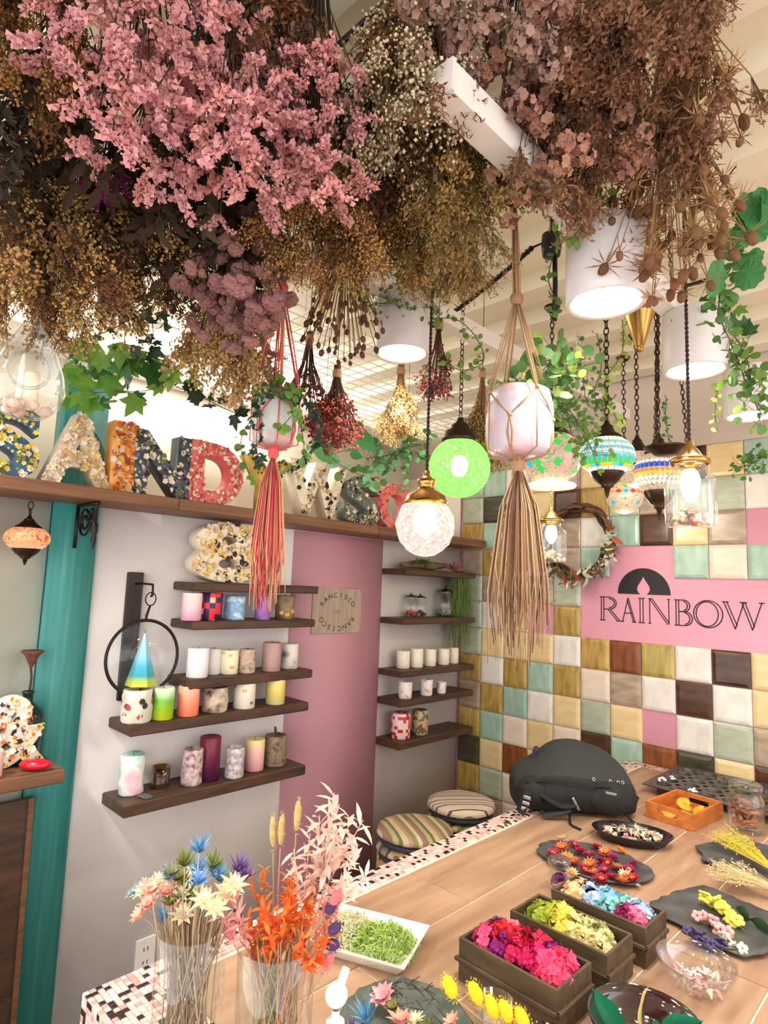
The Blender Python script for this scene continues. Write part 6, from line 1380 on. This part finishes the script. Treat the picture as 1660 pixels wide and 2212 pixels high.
for i, (dx, dy, rx, ry) in enumerate([(-.03, -.06, .5, .3), (.02, -.03, -.4, .2), (.035, .03, .3, -.5), (-.02, .05, .6, 0), (.0, .0, .15, .4)]):
    b = MB().lathe([(.0005, 0), (.021, 0), (.023, .002), (.021, .004), (.0005, .0035)], 20); o = b.build('citrus_slice', lem, None); o.location = (1.437 + dx, -.594 + dy, TZ + .018 + .004 * i); o.rotation_euler = (rx, ry, 0); tag(o, 'dried yellow citrus slice in the orange wooden box', 'citrus slice', 'citrus slices in the wooden box')
# cinnamon jar
t = thing('glass_jar', 'lidded glass jar of cinnamon sticks at the right', 'jar', (1.618, -.558, TZ + .0005))
MB().lathe([(.0005, .001), (.05, .001), (.054, .006), (.054, .10), (.046, .118), (.046, .124)], 34).build('body', glass('clear glass'), t)
MB().lathe([(.048, .12), (.05, .122), (.05, .145), (.046, .149), (.0005, .148)], 34).build('lid', glass('pale green lid', (220, 232, 210), .7, .1), t)
cim = mat('cinnamon', (150, 92, 62), .8, c2=(178, 118, 84), scale=30, rv=.2)
for i in range(30):
    a = rnd.uniform(0, 6.28); r = .03 * rnd.random() ** .5; c_ = Vector((1.618 + r * math.cos(a), -.558 + r * math.sin(a), TZ + .016 + i * .0029)); d = Vector((math.cos(a + 1.2), math.sin(a + 1.2), rnd.uniform(-.25, .25))).normalized()
    o = MB().tube([-d * .022, d * .022], .006, 7).build('cinnamon_stick', cim); o.location = c_; tag(o, 'brown cinnamon stick piece in the lidded glass jar', 'cinnamon stick', 'cinnamon sticks in the glass jar')
# muffin tin
t = thing('muffin_tin', 'dark metal muffin tin against the tiled wall', 'baking tin', (1.49, -.25, TZ + .0005)); tin = mat('worn tin', (86, 80, 74), .42, metal=.6, c2=(112, 104, 96), scale=20)
hx, hy, zt = .255, .20, .034; nx_, ny_ = 6, 5; px_, py_ = 2 * hx / (nx_ + .6), 2 * hy / (ny_ + .6); rr = .029; b = MB()
for i in range(nx_):
    for j in range(ny_):
        cx, cy = (i - (nx_ - 1) / 2) * px_, (j - (ny_ - 1) / 2) * py_; k = 16; v = []; f = []
        for q in range(k):
            a = 2 * PI * (q + .5) / k; ca, sa = math.cos(a), math.sin(a); m_ = max(abs(ca), abs(sa)); v += [(cx + px_ / 2 * ca / m_, cy + py_ / 2 * sa / m_, zt), (cx + rr * ca, cy + rr * sa, zt), (cx + rr * .8 * ca, cy + rr * .8 * sa, .004)]
        for q in range(k):
            n_ = (q + 1) % k; f += [(3 * q, 3 * n_, 3 * n_ + 1, 3 * q + 1), (3 * q + 1, 3 * n_ + 1, 3 * n_ + 2, 3 * q + 2)]
        f.append(tuple(3 * q + 2 for q in range(k))); c0 = MB().add(v, f); flat(c0.build('cup', tin, t))
mx, my = nx_ * px_ / 2, ny_ * py_ / 2
for a_, b_ in (((-hx, -hy, zt - .004), (hx, -my, zt)), ((-hx, my, zt - .004), (hx, hy, zt)), ((-hx, -my, zt - .004), (-mx, my, zt)), ((mx, -my, zt - .004), (hx, my, zt))): flat(MB().box(a_, b_).build('rim', tin, t))
sh = MB().blob((0, 0, 0), .009, 1, (1.2, .8, .5), nz=.4).mesh('shell', mat('white shell', (236, 232, 230), .3, rv=.1))
for (x, y, n) in [(1432, 1690, 6), (1500, 1712, 5), (1455, 1686, 4)]:
    for k in range(n): P = on_table(x, y, TZ + .036); o = link('shell', sh, None, (P.x + rnd.uniform(-.014, .014), P.y + rnd.uniform(-.014, .014), TZ + .041 + .002 * k), (rnd.uniform(0, 6), 0, rnd.uniform(0, 6)), rnd.uniform(.6, 1)); tag(o, 'small white shell in the muffin tin', 'shell', 'white shells in the muffin tin')
# moss tray
t = thing('moss_tray', 'white rectangular plate piled with moss', 'tray', (1.255, -1.935, TZ + .0005), .40)
wp = mat('white porcelain', (238, 238, 232), .2); hx, hy = .105, .082
b = MB(); v = []; f = []
for (sx, zz) in ((.75, 0), (.8, 0), (1, .022), (1, .026), (.97, .026), (.8, .008), (.0, .006)):
    v += [(-hx * sx, -hy * sx, zz), (hx * sx, -hy * sx, zz), (hx * sx, hy * sx, zz), (-hx * sx, hy * sx, zz)]
for k in range(6):
    for i in range(4): f.append((k * 4 + i, k * 4 + (i + 1) % 4, k * 4 + 4 + (i + 1) % 4, k * 4 + 4 + i))
f.append((3, 2, 1, 0)); b.add(v, f); flat(b.build('plate', wp, t))
def mosspile(cx, cy, rx, ry, h, mats, n, label, rz):
    t = thing('moss_pile', label, 'moss', (cx, cy, TZ + .009), rz); b = MB()
    for i in range(n):
        a = rnd.uniform(0, 6.28); q = rnd.random() ** .5; p = Vector((rx * q * math.cos(a), ry * q * math.sin(a), h * (1 - q * q) * rnd.uniform(.3, 1) + .004)); d = rvec() * .012; e = rvec() * .008
        b.tube(smooth([p - d, p + e, p + d, p + d + e], 2), .0009, 3, rnd.randrange(len(mats)), cap=False)
    stuff(b.build('strands', mats, t))
mosspile(1.288, -1.928, .072, .062, .035, [mat('moss lime', (170, 204, 84), .8), mat('moss green', (136, 176, 60), .8), mat('moss pale lime', (206, 226, 140), .8)], 520, 'bright green moss on the white plate', .4)
mosspile(1.198, -1.955, .055, .07, .03, [mat('moss white', (236, 234, 196), .8), mat('moss ivory', (222, 218, 166), .8)], 380, 'ivory moss at the left of the white plate', .4)
# bowls
def bowl(label, cx, cy, R_, H, m, name='glass_bowl', foot=.45):
    t = thing(name, label, 'bowl', (cx, cy, TZ + .0005)); MB().lathe([(.0005, .001), (R_ * foot, .001), (R_ * .75, H * .32), (R_ * .95, H * .75), (R_, H), (R_ * .975, H + .001), (R_ * .92, H * .74), (R_ * .72, H * .34), (R_ * foot * .9, .006), (.0005, .006)], 44).build('bowl', m, t); return t
bowl('clear glass bowl with pale petals right of the troughs', 1.778, -1.562, .072, .055, glass('bowl clear', (250, 250, 250), .7, .03))
t = thing('petals', 'pale pink and white petals in the clear glass bowl', 'petals', (1.778, -1.562, TZ + .008)); b = MB()
for i in range(44): q = rvec(); b.leaf((q.x * .034, q.y * .034, .006 + abs(q.z) * .012), rvec(), .018, .009, None, .3, i % 3)
stuff(b.build('petal_heap', [fl_k, fl_w, mat('pale rose', (238, 206, 200), .7)], t))
bowl('smoky purple glass bowl with green leaves at the bottom edge', 1.772, -1.80, .092, .05, glass('smoky purple', (150, 128, 138), .75, .05))
gm = MB().leaf((0, 0, 0), (0, 0, 1), .075, .042, Vector((0, 0, 1)), .3).mesh('leaf', mat('emerald leaf', (24, 128, 92), .4, rv=.2)); ym = MB().leaf((0, 0, 0), (0, 0, 1), .07, .04, None, .35).mesh('leaf', mat('butter leaf', (240, 220, 140), .5))
for i, (dx, dy, m_, ll) in enumerate([(-.05, -.01, gm, 'emerald green leaf at the left of the smoky bowl'), (.02, -.01, gm, 'emerald green leaf upright in the smoky bowl'), (.03, .04, gm, 'emerald green leaf at the back of the smoky bowl'), (-.02, .03, ym, 'butter yellow leaf in the smoky bowl'), (.0, -.04, ym, 'butter yellow leaf at the near side of the smoky bowl')]):
    o = link('preserved_leaf', m_, None, (1.772 + dx * .5, -1.80 + dy * .5, TZ + .02), orient((dx * 14, dy * 14, .35))); tag(o, ll, 'leaf')
bowl('small brown glass bowl at the bottom edge left of the smoky bowl', 1.688, -1.965, .042, .05, glass('brown glass', (170, 150, 130), .75, .05), foot=.5)
# sprigs on the slate plates
def sprig(label, pts, headfn, stem, cat='flower sprig', name='flower_sprig', r=.0011):
    P = [Vector(p) for p in pts]; t = thing(name, label, cat, P[0]); Q = smooth([p - P[0] for p in P], 4); MB().tube(Q, r, 4).build('stem', stem, t); headfn(t, Q); return t
def blossoms(m, n, s, part='blossom', spread=.006, lo=.4):
    me = MB()
    for j in range(5): a = 2 * PI * j / 5; me.blob((math.cos(a) * .6, math.sin(a) * .6, .2), .55, 0, (1, 1, .5))
    ms = me.mesh('blossom', m)
    def fn(t, Q):
        for i in range(n): p = Q[int((lo + (1 - lo) * i / max(1, n - 1)) * (len(Q) - 1))] + rvec() * spread; link(part, ms, t, p, (rnd.uniform(-1, 1), rnd.uniform(-1, 1), 0), s * rnd.uniform(.8, 1.2))
    return fn
def T(x, y, z=.016): return on_table(x, y, TZ + z)
gst = mat('fresh stem', (96, 130, 60), .6)
sprig('yellow flower sprig on the square slate plate, upper left', [T(1600, 1990), T(1560, 1960), T(1520, 1935, .03)], blossoms(mat('bloom lemon', (238, 230, 90), .6), 11, .014), gst)
sprig('yellow flower sprig on the square slate plate, lower right', [T(1610, 2010), T(1580, 1985), T(1550, 1950, .03)], blossoms(mat('bloom lemon', (238, 230, 90), .6), 11, .014), gst)
sprig('pink and cream sprig on the square slate plate', [T(1600, 2040), T(1560, 2010), T(1510, 1975, .025)], blossoms(fl_k, 8, .014), gst)
sprig('dark purple sprig on the square slate plate', [T(1590, 2050), T(1540, 2040), T(1490, 2015, .025)], blossoms(mat('bloom purple', (70, 56, 110), .6), 18, .011, spread=.012), gst)
sprig('small cream and rose sprig near the slate plate corner', [T(1620, 2065), T(1590, 2045), T(1560, 2020, .02)], blossoms(fl_w, 6, .011), gst)
lf = MB().leaf((0, 0, 0), (0, 0, 1), .07, .03, Vector((0, 0, 1)), .1).mesh('leaf', mat('deep leaf', (40, 70, 40), .5))
for i, (x, y) in enumerate([(1590, 1960), (1620, 1985)]): P = T(x, y, .018); o = link('fern_leaf', lf, None, P, orient((.4 + .3 * i, -.4, .05))); tag(o, ['dark green leaf lying under the yellow sprigs', 'dark green leaf at the right of the yellow sprigs'][i], 'leaf')
def grass_bundle(label, a, b_, m, n, spread, seed):
    r = random.Random(seed); A, B = Vector(a), Vector(b_); t = thing('dried_grass_bundle', label, 'dried grass', A); b = MB(); d = B - A; X, Y, Z = frame(d)
    for i in range(n):
        e = d * r.uniform(.6, 1.05) + X * r.uniform(-1, 1) * spread + Vector((0, 0, abs(r.gauss(0, .3)) * spread)); q = X * r.uniform(-.1, .1) * spread; b.tube([q, e * .5 + q, e], .0006, 3, 0, cap=False)
        for k in range(6): p = e * r.uniform(.55, 1) + rvec(r) * .008; b.blob(p, .0022 * r.uniform(.6, 1.4), -1)
    b.v = [(x, y, max(z, -A.z + TZ + .009)) for x, y, z in b.v]; stuff(b.build('stems', m, t)); return t
grass_bundle('bundle of yellow dried grass on the jagged slate plate', T(1680, 1885, .03), T(1545, 1800, .03), mat('grass yellow', (226, 204, 70), .8), 60, .05, 3)
grass_bundle('bundle of cream dried grass on the jagged slate plate', T(1690, 1925, .03), T(1530, 1880, .028), mat('grass cream', (226, 200, 150), .8), 80, .06, 4)
# ------------------------------------------------------------------ glass vases of dried flowers
vgl = glass('vase glass', (246, 250, 248), .42, .02)
def vase(label, cx, cy, R_, H): t = thing('glass_vase', label, 'vase', (cx, cy, TZ + .0005)); MB().lathe([(.0005, .001), (R_ * .94, .001), (R_ * .97, .006), (R_, H), (R_ * .985, H + .001)], 48).build('cylinder', vgl, t); return Vector((cx, cy, TZ))
V1 = vase('left cylinder glass vase of straw stems and star flowers', 1.287, -2.372, .055, .20); V2 = vase('right cylinder glass vase with orange foliage', 1.392, -2.283, .061, .19)
def star(cols, seed, n=9, s=.022, w=.3, tilt=.5, rings=2):
    r = random.Random(seed); b = MB()
    for q in range(rings):
        for i in range(n): a = 2 * PI * (i + .5 * q) / n; d = Vector((math.cos(a), math.sin(a), tilt + .7 * q)).normalized(); b.leaf((0, 0, 0), d, s * (1 - .22 * q) * r.uniform(.85, 1.1), s * w, None, .1, q % len(cols))
    b.blob((0, 0, .003), s * .18, 1, m=0); return b.mesh('flower_head', cols)
def brush(cols, seed, n=40, s=.026):
    r = random.Random(seed); b = MB()
    for i in range(n): d = (rvec(r) * .6 + Vector((0, 0, 1))).normalized(); b.leaf((0, 0, -.004), d, s * r.uniform(.7, 1.15), s * .12, None, .1, i % len(cols), 1)
    return b.mesh('flower_head', cols, False)
def tuft(cols, seed, L=.04, R_=.011):
    r = random.Random(seed); b = MB(); b.blob((0, 0, L * .45), R_ * .8, 2, (1, 1, L * .5 / R_), nz=.2)
    for i in range(110): v = rvec(r); p = Vector((v.x * R_, v.y * R_, L * .45 + v.z * L * .5)); b.leaf(p * .95, (v + Vector((0, 0, .8))).normalized(), .0045, .0012, None, 0, 0, 1)
    return b.mesh('tuft', cols, False)
def leafspray(cols, seed, L=.14, n=22, lw=.011, ll=.036):
    r = random.Random(seed); b = MB()
    for k in range(3):
        a = r.uniform(0, 6.28); e = Vector((math.cos(a) * .25, math.sin(a) * .25, 1)).normalized() * L * r.uniform(.75, 1); b.tube([(0, 0, 0), e * .5, e], .0009, 4, 0)
        for i in range(n // 3): u = .2 + .8 * i / (n // 3); d = (e.normalized() * .6 + rvec(r)).normalized(); b.leaf(e * u, d, ll * r.uniform(.7, 1.2), lw, None, .2, i % len(cols))
    return b.mesh('leaf_spray', cols)
H1 = {'white': star([hyd((246, 234, 200)), hyd((250, 242, 214))], 1), 'blue': brush([hyd((110, 164, 210)), hyd((150, 196, 228))], 2), 'green': brush([hyd((120, 136, 60)), hyd((150, 160, 84))], 3), 'peach': star([hyd((240, 176, 156)), hyd((246, 200, 180))], 4, 8, .022, .4, .9), 'purple': brush([hyd((120, 84, 150)), hyd((150, 116, 180))], 5),
      'greyblue': star([hyd((96, 130, 146)), hyd((130, 160, 170))], 6, 9, .016, .3, .7), 'olive': star([hyd((130, 128, 70)), hyd((160, 150, 90))], 7, 11, .018, .3, .8)}
stw = mat('straw stem', (176, 150, 120), .8, rv=.15)
def stemmed(V, R_, x, y, tt, mesh_, label, scl=1., group=None, cat='dried flower', name='dried_flower', r=.0011, stemmat=None, face=None, hd=None):
    Hd = dep(x, y, tt); a = rnd.uniform(0, 6.28); q = R_ * .8 * rnd.random() ** .5; base = V + Vector((q * math.cos(a), q * math.sin(a), .014)); t = thing(name, label, cat, base, group=group); e = Hd - base
    hz = .18; ex = (Hd - V); lim = R_ * .86; k = hz / max(.02, (e.z)); rim = Vector((ex.x * min(1, k), ex.y * min(1, k), 0))
    if rim.length > lim: rim = rim * (lim / rim.length)
    rimP = V + rim + Vector((0, 0, hz)) - base
    pts = smooth([(0, 0, 0), rimP, e], 4) if e.z > hz + .01 else [Vector((0, 0, 0)), e]
    MB().tube(pts, r, 4).build('stem', stemmat or stw, t); d = (pts[-1] - pts[-2]).normalized(); d = (d + (CAM - Hd).normalized() * (face if face is not None else .5)).normalized(); d = Vector(hd).normalized() if hd is not None else d; link('head', mesh_, t, e, orient(d, rnd.uniform(0, 6)), scl); return t
L1 = [(293, 1932, 'greyblue', 'grey blue star flower sticking out far left of the left vase'), (328, 1928, 'peach', 'peach flower at the upper left of the left vase'), (325, 1958, 'peach', 'peach flower low at the left of the left vase'), (372, 1925, 'peach', 'pale peach flower in the left vase centre'), (352, 1990, 'blue', 'blue tuft at the lower left of the left vase'), (372, 1890, 'olive', 'olive bloom at the left of the left vase top'),
      (400, 1868, 'green', 'green brush bloom at the top of the left vase'), (385, 1900, 'olive', 'brown olive bloom in the left vase'), (430, 1838, 'blue', 'light blue tuft topping the left vase'), (428, 1880, 'blue', 'blue tuft below the topmost one'), (428, 1908, 'blue', 'deeper blue tuft in the middle of the left vase'), (462, 1872, 'green', 'green brush bloom at the right top of the left vase'), (470, 1895, 'green', 'green brush bloom lower right in the left vase'), (402, 1940, 'green', 'green bloom low in the left vase centre'),
      (440, 1948, 'white', 'cream star flower at the front of the left vase'), (490, 1935, 'white', 'cream star flower at the right of the left vase'), (505, 1915, 'white', 'cream star flower reaching toward the orange foliage'), (465, 1965, 'white', 'cream star flower low on the left vase'), (395, 1980, 'white', 'cream star flower at the lower left of the left vase'), (378, 1962, 'peach', 'peach flower beside the low cream star'), (515, 1880, 'purple', 'purple tuft between the two vases'), (524, 1900, 'purple', 'lower purple tuft between the two vases')]
for x, y, k, ll in L1: stemmed(V1, .055, x, y, .95 + rnd.uniform(-.02, .05), H1[k], ll, 1.2, 'dried flowers in the left vase')
for i in range(26):
    k = ('green', 'white', 'peach', 'olive', 'blue', 'white', 'green')[i % 7]; stemmed(V1, .055, 400 + rnd.gauss(0, 48), 1925 + rnd.gauss(0, 30), .98 + rnd.uniform(-.03, .07), H1[k], k.replace('white', 'cream') + ' filler blossom packed among the heads of the left vase', 1.05, k + ' filler blossoms in the left vase')
t = thing('straw_stems', 'bundle of bare straw stems filling the left vase', 'stems', V1 + Vector((0, 0, .014))); b = MB()
for i in range(70):
    a, a2 = rnd.uniform(0, 6.28), rnd.uniform(0, 6.28); q, q2 = .046 * rnd.random() ** .5, .050 * rnd.random() ** .5; b.tube([(q * math.cos(a), q * math.sin(a), 0), ((q * math.cos(a) + q2 * math.cos(a2)) * .4, (q * math.sin(a) + q2 * math.sin(a2)) * .4, .09), (q2 * math.cos(a2), q2 * math.sin(a2), .20)], .001, 3, i % 2, cap=False)
stuff(b.build('stems', [stw, mat('straw stem dark', (132, 106, 84), .8)], t))
orl = leafspray([hyd((236, 110, 34)), hyd((240, 140, 60))], 3, .10, 54, .007, .024); bl = leafspray([hyd((250, 222, 206)), hyd((246, 210, 196))], 8, .15, 60, .0095, .031); sal = leafspray([hyd((238, 176, 166)), hyd((232, 150, 140))], 5, .10, 36, .008, .028)
for x, y, m_, s_, ll in [(560, 2005, orl, .9, 'dense orange leaf clump at the left front of the right vase'), (585, 1985, orl, 1.0, 'dense orange leaf clump in the front of the right vase'), (625, 2000, orl, .9, 'dense orange leaf clump over the rim of the right vase'), (650, 2000, orl, .9, 'dense orange leaf clump at the right front of the right vase'), (600, 1965, orl, 1.0, 'dense orange leaf clump in the heart of the right vase'), (575, 1965, orl, .9, 'orange foliage spray at the left of the right vase'), (610, 1930, orl, 1.0, 'orange foliage spray standing tallest in the right vase'), (640, 1960, orl, .9, 'orange foliage spray at the right of the right vase'), (600, 1995, orl, .9, 'orange foliage spray low in the right vase'), (648, 1910, orl, .8, 'orange foliage tip behind the right vase'), (560, 1860, orl, .6, 'orange twig leaning left above the right vase'), (680, 1860, bl, 1.0, 'large bleached ruscus spray at the right'), (700, 1840, bl, 1.0, 'topmost bleached ruscus spray'), (655, 1900, bl, .8, 'short bleached ruscus spray behind the orange foliage'), (720, 1880, bl, .7, 'bleached ruscus tip farthest right'),
                         (530, 1960, sal, .8, 'salmon leaf spray at the left rim of the right vase'), (670, 1960, sal, .8, 'salmon leaf spray at the right rim of the right vase'), (590, 2010, sal, .6, 'salmon leaves spread over the rim of the right vase'), (700, 1930, sal, .8, 'salmon leaf spray reaching toward the mosaic')]:
    stemmed(V2, .06, x, y + (100 if m_ is orl else 85), .95 + rnd.uniform(-.02, .05), m_, ll, s_, 'foliage in the right vase', 'dried foliage', 'dried_foliage', .0012, mat('orange stem', (206, 130, 84), .8), .1)
wh = tuft([mat('wheat', (196, 172, 110), .8)], 4, .06, .007)
for x, y, ll in [(590, 1835, 'wheat ear standing at the left of the bleached ruscus'), (606, 1830, 'wheat ear beside the other wheat ear'), (640, 1800, 'faded wheat ear behind the bleached ruscus')]: stemmed(V2, .05, x, y, 1.02, wh, ll, 1., 'wheat ears', 'wheat', 'wheat_ear', face=0)
pt_ = tuft([mat('violet tuft', (76, 52, 98), .8)], 6, .03, .010); ps_ = tuft([mat('rose tuft', (216, 120, 124), .8)], 7, .036, .009)
for x, y, m_, ll in [(705, 1975, pt_, 'violet bunny tail at the right of the right vase'), (708, 2015, pt_, 'violet bunny tail lower right of the right vase'), (700, 2040, pt_, 'lowest violet bunny tail over the moss plate'), (520, 1995, pt_, 'violet bunny tail between the vases'), (505, 2035, ps_, 'rose tuft hanging between the vases'), (698, 2100, ps_, 'rose tuft drooping before the moss plate'), (712, 1960, ps_, 'rose tuft beside the violet bunny tails')]: stemmed(V2, .055, x, y, .93 if x > 600 else .97, m_, ll, 1., 'bunny tails in the right vase', face=0)
t = thing('straw_stems', 'bundle of pale and wine red stems filling the right vase', 'stems', V2 + Vector((0, 0, .014))); b = MB()
for i in range(60):
    a, a2 = rnd.uniform(0, 6.28), rnd.uniform(0, 6.28); q, q2 = .05 * rnd.random() ** .5, .055 * rnd.random() ** .5; b.tube([(q * math.cos(a), q * math.sin(a), 0), ((q * math.cos(a) + q2 * math.cos(a2)) * .42, (q * math.sin(a) + q2 * math.sin(a2)) * .42, .09), (q2 * math.cos(a2), q2 * math.sin(a2), .19)], .0011, 3, (0, 0, 0, 1, 2)[i % 5], cap=False)
stuff(b.build('stems', [stw, mat('wine stem', (130, 60, 60), .8), mat('lime stem', (156, 160, 80), .8)], t))
# pump bottle
Q = dep(727, 2150, .93); Q.z = TZ + .0005
t = thing('pump_bottle', 'white pump bottle at the bottom edge beside the vases', 'bottle', Q, 2.4); zh = dep(727, 2150, .93).z - TZ; pw = mat('white plastic', (244, 244, 244), .3)
MB().lathe([(.0005, 0), (.026, 0), (.028, .004), (.028, zh - .07), (.02, zh - .055), (.012, zh - .05)], 28).build('body', pw, t); MB().lathe([(.013, zh - .055), (.014, zh - .05), (.014, zh - .036), (.006, zh - .034), (.006, zh - .02)], 20).build('collar', pw, t)
MB().blob((0, 0, zh), .0175, 2, (1, 1, .95)).build('pump_head', pw, t); MB().tube([(.004, -.004, zh + .008), (.012, -.014, zh + .032)], [.0075, .006], 10).build('nozzle', pw, t)
# blossoms on the ornate plate and yellow bunny tails
for i, (x, y, k, s_, ll) in enumerate([(795, 2195, 'blue', 1.4, 'light blue straw tuft on the ornate plate'), (870, 2205, 'peach', 1.2, 'peach bloom on the ornate plate'), (895, 2200, 'white', 1., 'cream star flower on the ornate plate'), (760, 2215, 'purple', .8, 'purple tuft at the left of the ornate plate'), (850, 2170, 'olive', 1., 'olive bloom on the ornate plate'), (925, 2215, 'green', .8, 'green bloom on the ornate plate'), (980, 2200, 'peach', .8, 'small peach bud on the ornate plate')]):
    P = on_table(x, y, TZ + .03); o = link('dried_flower', H1[k], None, (P.x, P.y, TZ + .022), orient((rnd.uniform(-.6, .6), rnd.uniform(-.8, 0), 1)), s_ * 1.2); tag(o, ll, 'dried flower', 'blossoms on the ornate plate')
P = on_table(830, 2150, TZ + .03); o = link('dried_flower', star([hyd((226, 170, 176)), hyd((232, 184, 188))], 12, 10, .03, .5, .8), None, (P.x, P.y, TZ + .024), (.5, 0, 0), 1.); tag(o, 'large dusty rose bloom on the ornate plate', 'dried flower')
b = MB()
t = thing('dark_twigs', 'tangle of dark dried twigs on the ornate plate', 'twigs', (1.45, -2.03, TZ + .016))
for i in range(60): a = rvec(); p = Vector((a.x * .06, a.y * .05, abs(a.z) * .015 + .003)); d = rvec(); d.z *= .4; b.tube([p, p + d * .03], .0008, 3, cap=False)
b.v = [(x, y, max(z, .001)) for x, y, z in b.v]; stuff(b.build('twigs', mat('twig dark', (70, 50, 46), .9), t))
t = thing('glass_tumbler', 'short glass tumbler holding yellow bunny tails', 'glass', (1.598, -1.985, TZ + .0005)); MB().lathe([(.0005, .001), (.028, .001), (.03, .004), (.032, .075), (.031, .076), (.028, .008), (.0005, .007)], 28).build('bowl', glass('clear glass'), t)
yt = tuft([mat('yellow tuft', (246, 206, 32), .8, rv=.06)], 9, .05, .0125)
for x, y, ll in [(985, 2158, 'yellow bunny tail, leftmost over the ornate plate'), (1040, 2170, 'second yellow bunny tail from the left'), (1075, 2200, 'yellow bunny tail in the middle of the row'), (1105, 2210, 'fourth yellow bunny tail from the left'), (1140, 2225, 'yellow bunny tail nearest the troughs')]: stemmed(Vector((1.598, -1.985, TZ)), .028, x, y, .97, yt, ll, 1., 'yellow bunny tails', 'bunny tail', 'bunny_tail', hd=RIGHT * -.45 - DOWN + FWD * -.1)

# ------------------------------------------------------------------ sub-parts and place words in labels
SUB = {'wick': 'body', 'pressed_flower': 'body', 'wooden_stick': 'body', 'embedded_blossoms': 'body', 'wax_fill': 'bowl', 'lens': 'housing', 'reflector_ring': 'housing', 'end_cap': 'channel', 'bulb': 'lamp_holder', 'lid': 'body', 'cushion': 'seat', 'zip_pull': 'front_pocket', 'reflective_tab': 'front_pocket', 'opening_rim': 'glass', 'hanging_loop': 'glass',
       'nozzle': 'pump_head', 'tube': 'fitting', 'slot': 'plate', 'nail': 'board', 'letter': 'board', 'printed_line': 'board', 'collar': 'body', 'soil': 'body', 'mosaic_band': 'globe', 'glass_foot': 'globe', 'edge_strip': 'panel', 'stand_plate': 'stand_pin', 'twine_tie': 'stems'}
def base_name(o): return o.name.split('.')[0]
for o in list(col.objects):
    if o.parent is None or o.parent.parent is not None: continue
    want = SUB.get(base_name(o))
    if want:
        for q in o.parent.children:
            if base_name(q) == want: o.parent = q; break
def ordinals(names, word):
    groups = {}
    for o in col.objects:
        if o.parent is None and base_name(o) in names and 'label' in o: groups.setdefault(o['label'], []).append(o)
    W_ = ['first', 'second', 'third', 'fourth', 'fifth', 'sixth', 'seventh', 'eighth', 'ninth', 'tenth', 'eleventh', 'twelfth']
    for ll, os_ in groups.items():
        if 1 < len(os_) <= 12:
            os_.sort(key=lambda o: (o.location - CAM).dot(RIGHT) / (o.location - CAM).dot(FWD))
            for i, o in enumerate(os_): o['label'] = ll + ', ' + (W_[i] + ' from the left' if i < len(os_) - 1 else 'rightmost')
ordinals(('strawflower', 'hydrangea_cluster', 'citrus_slice', 'dried_flower'), '')
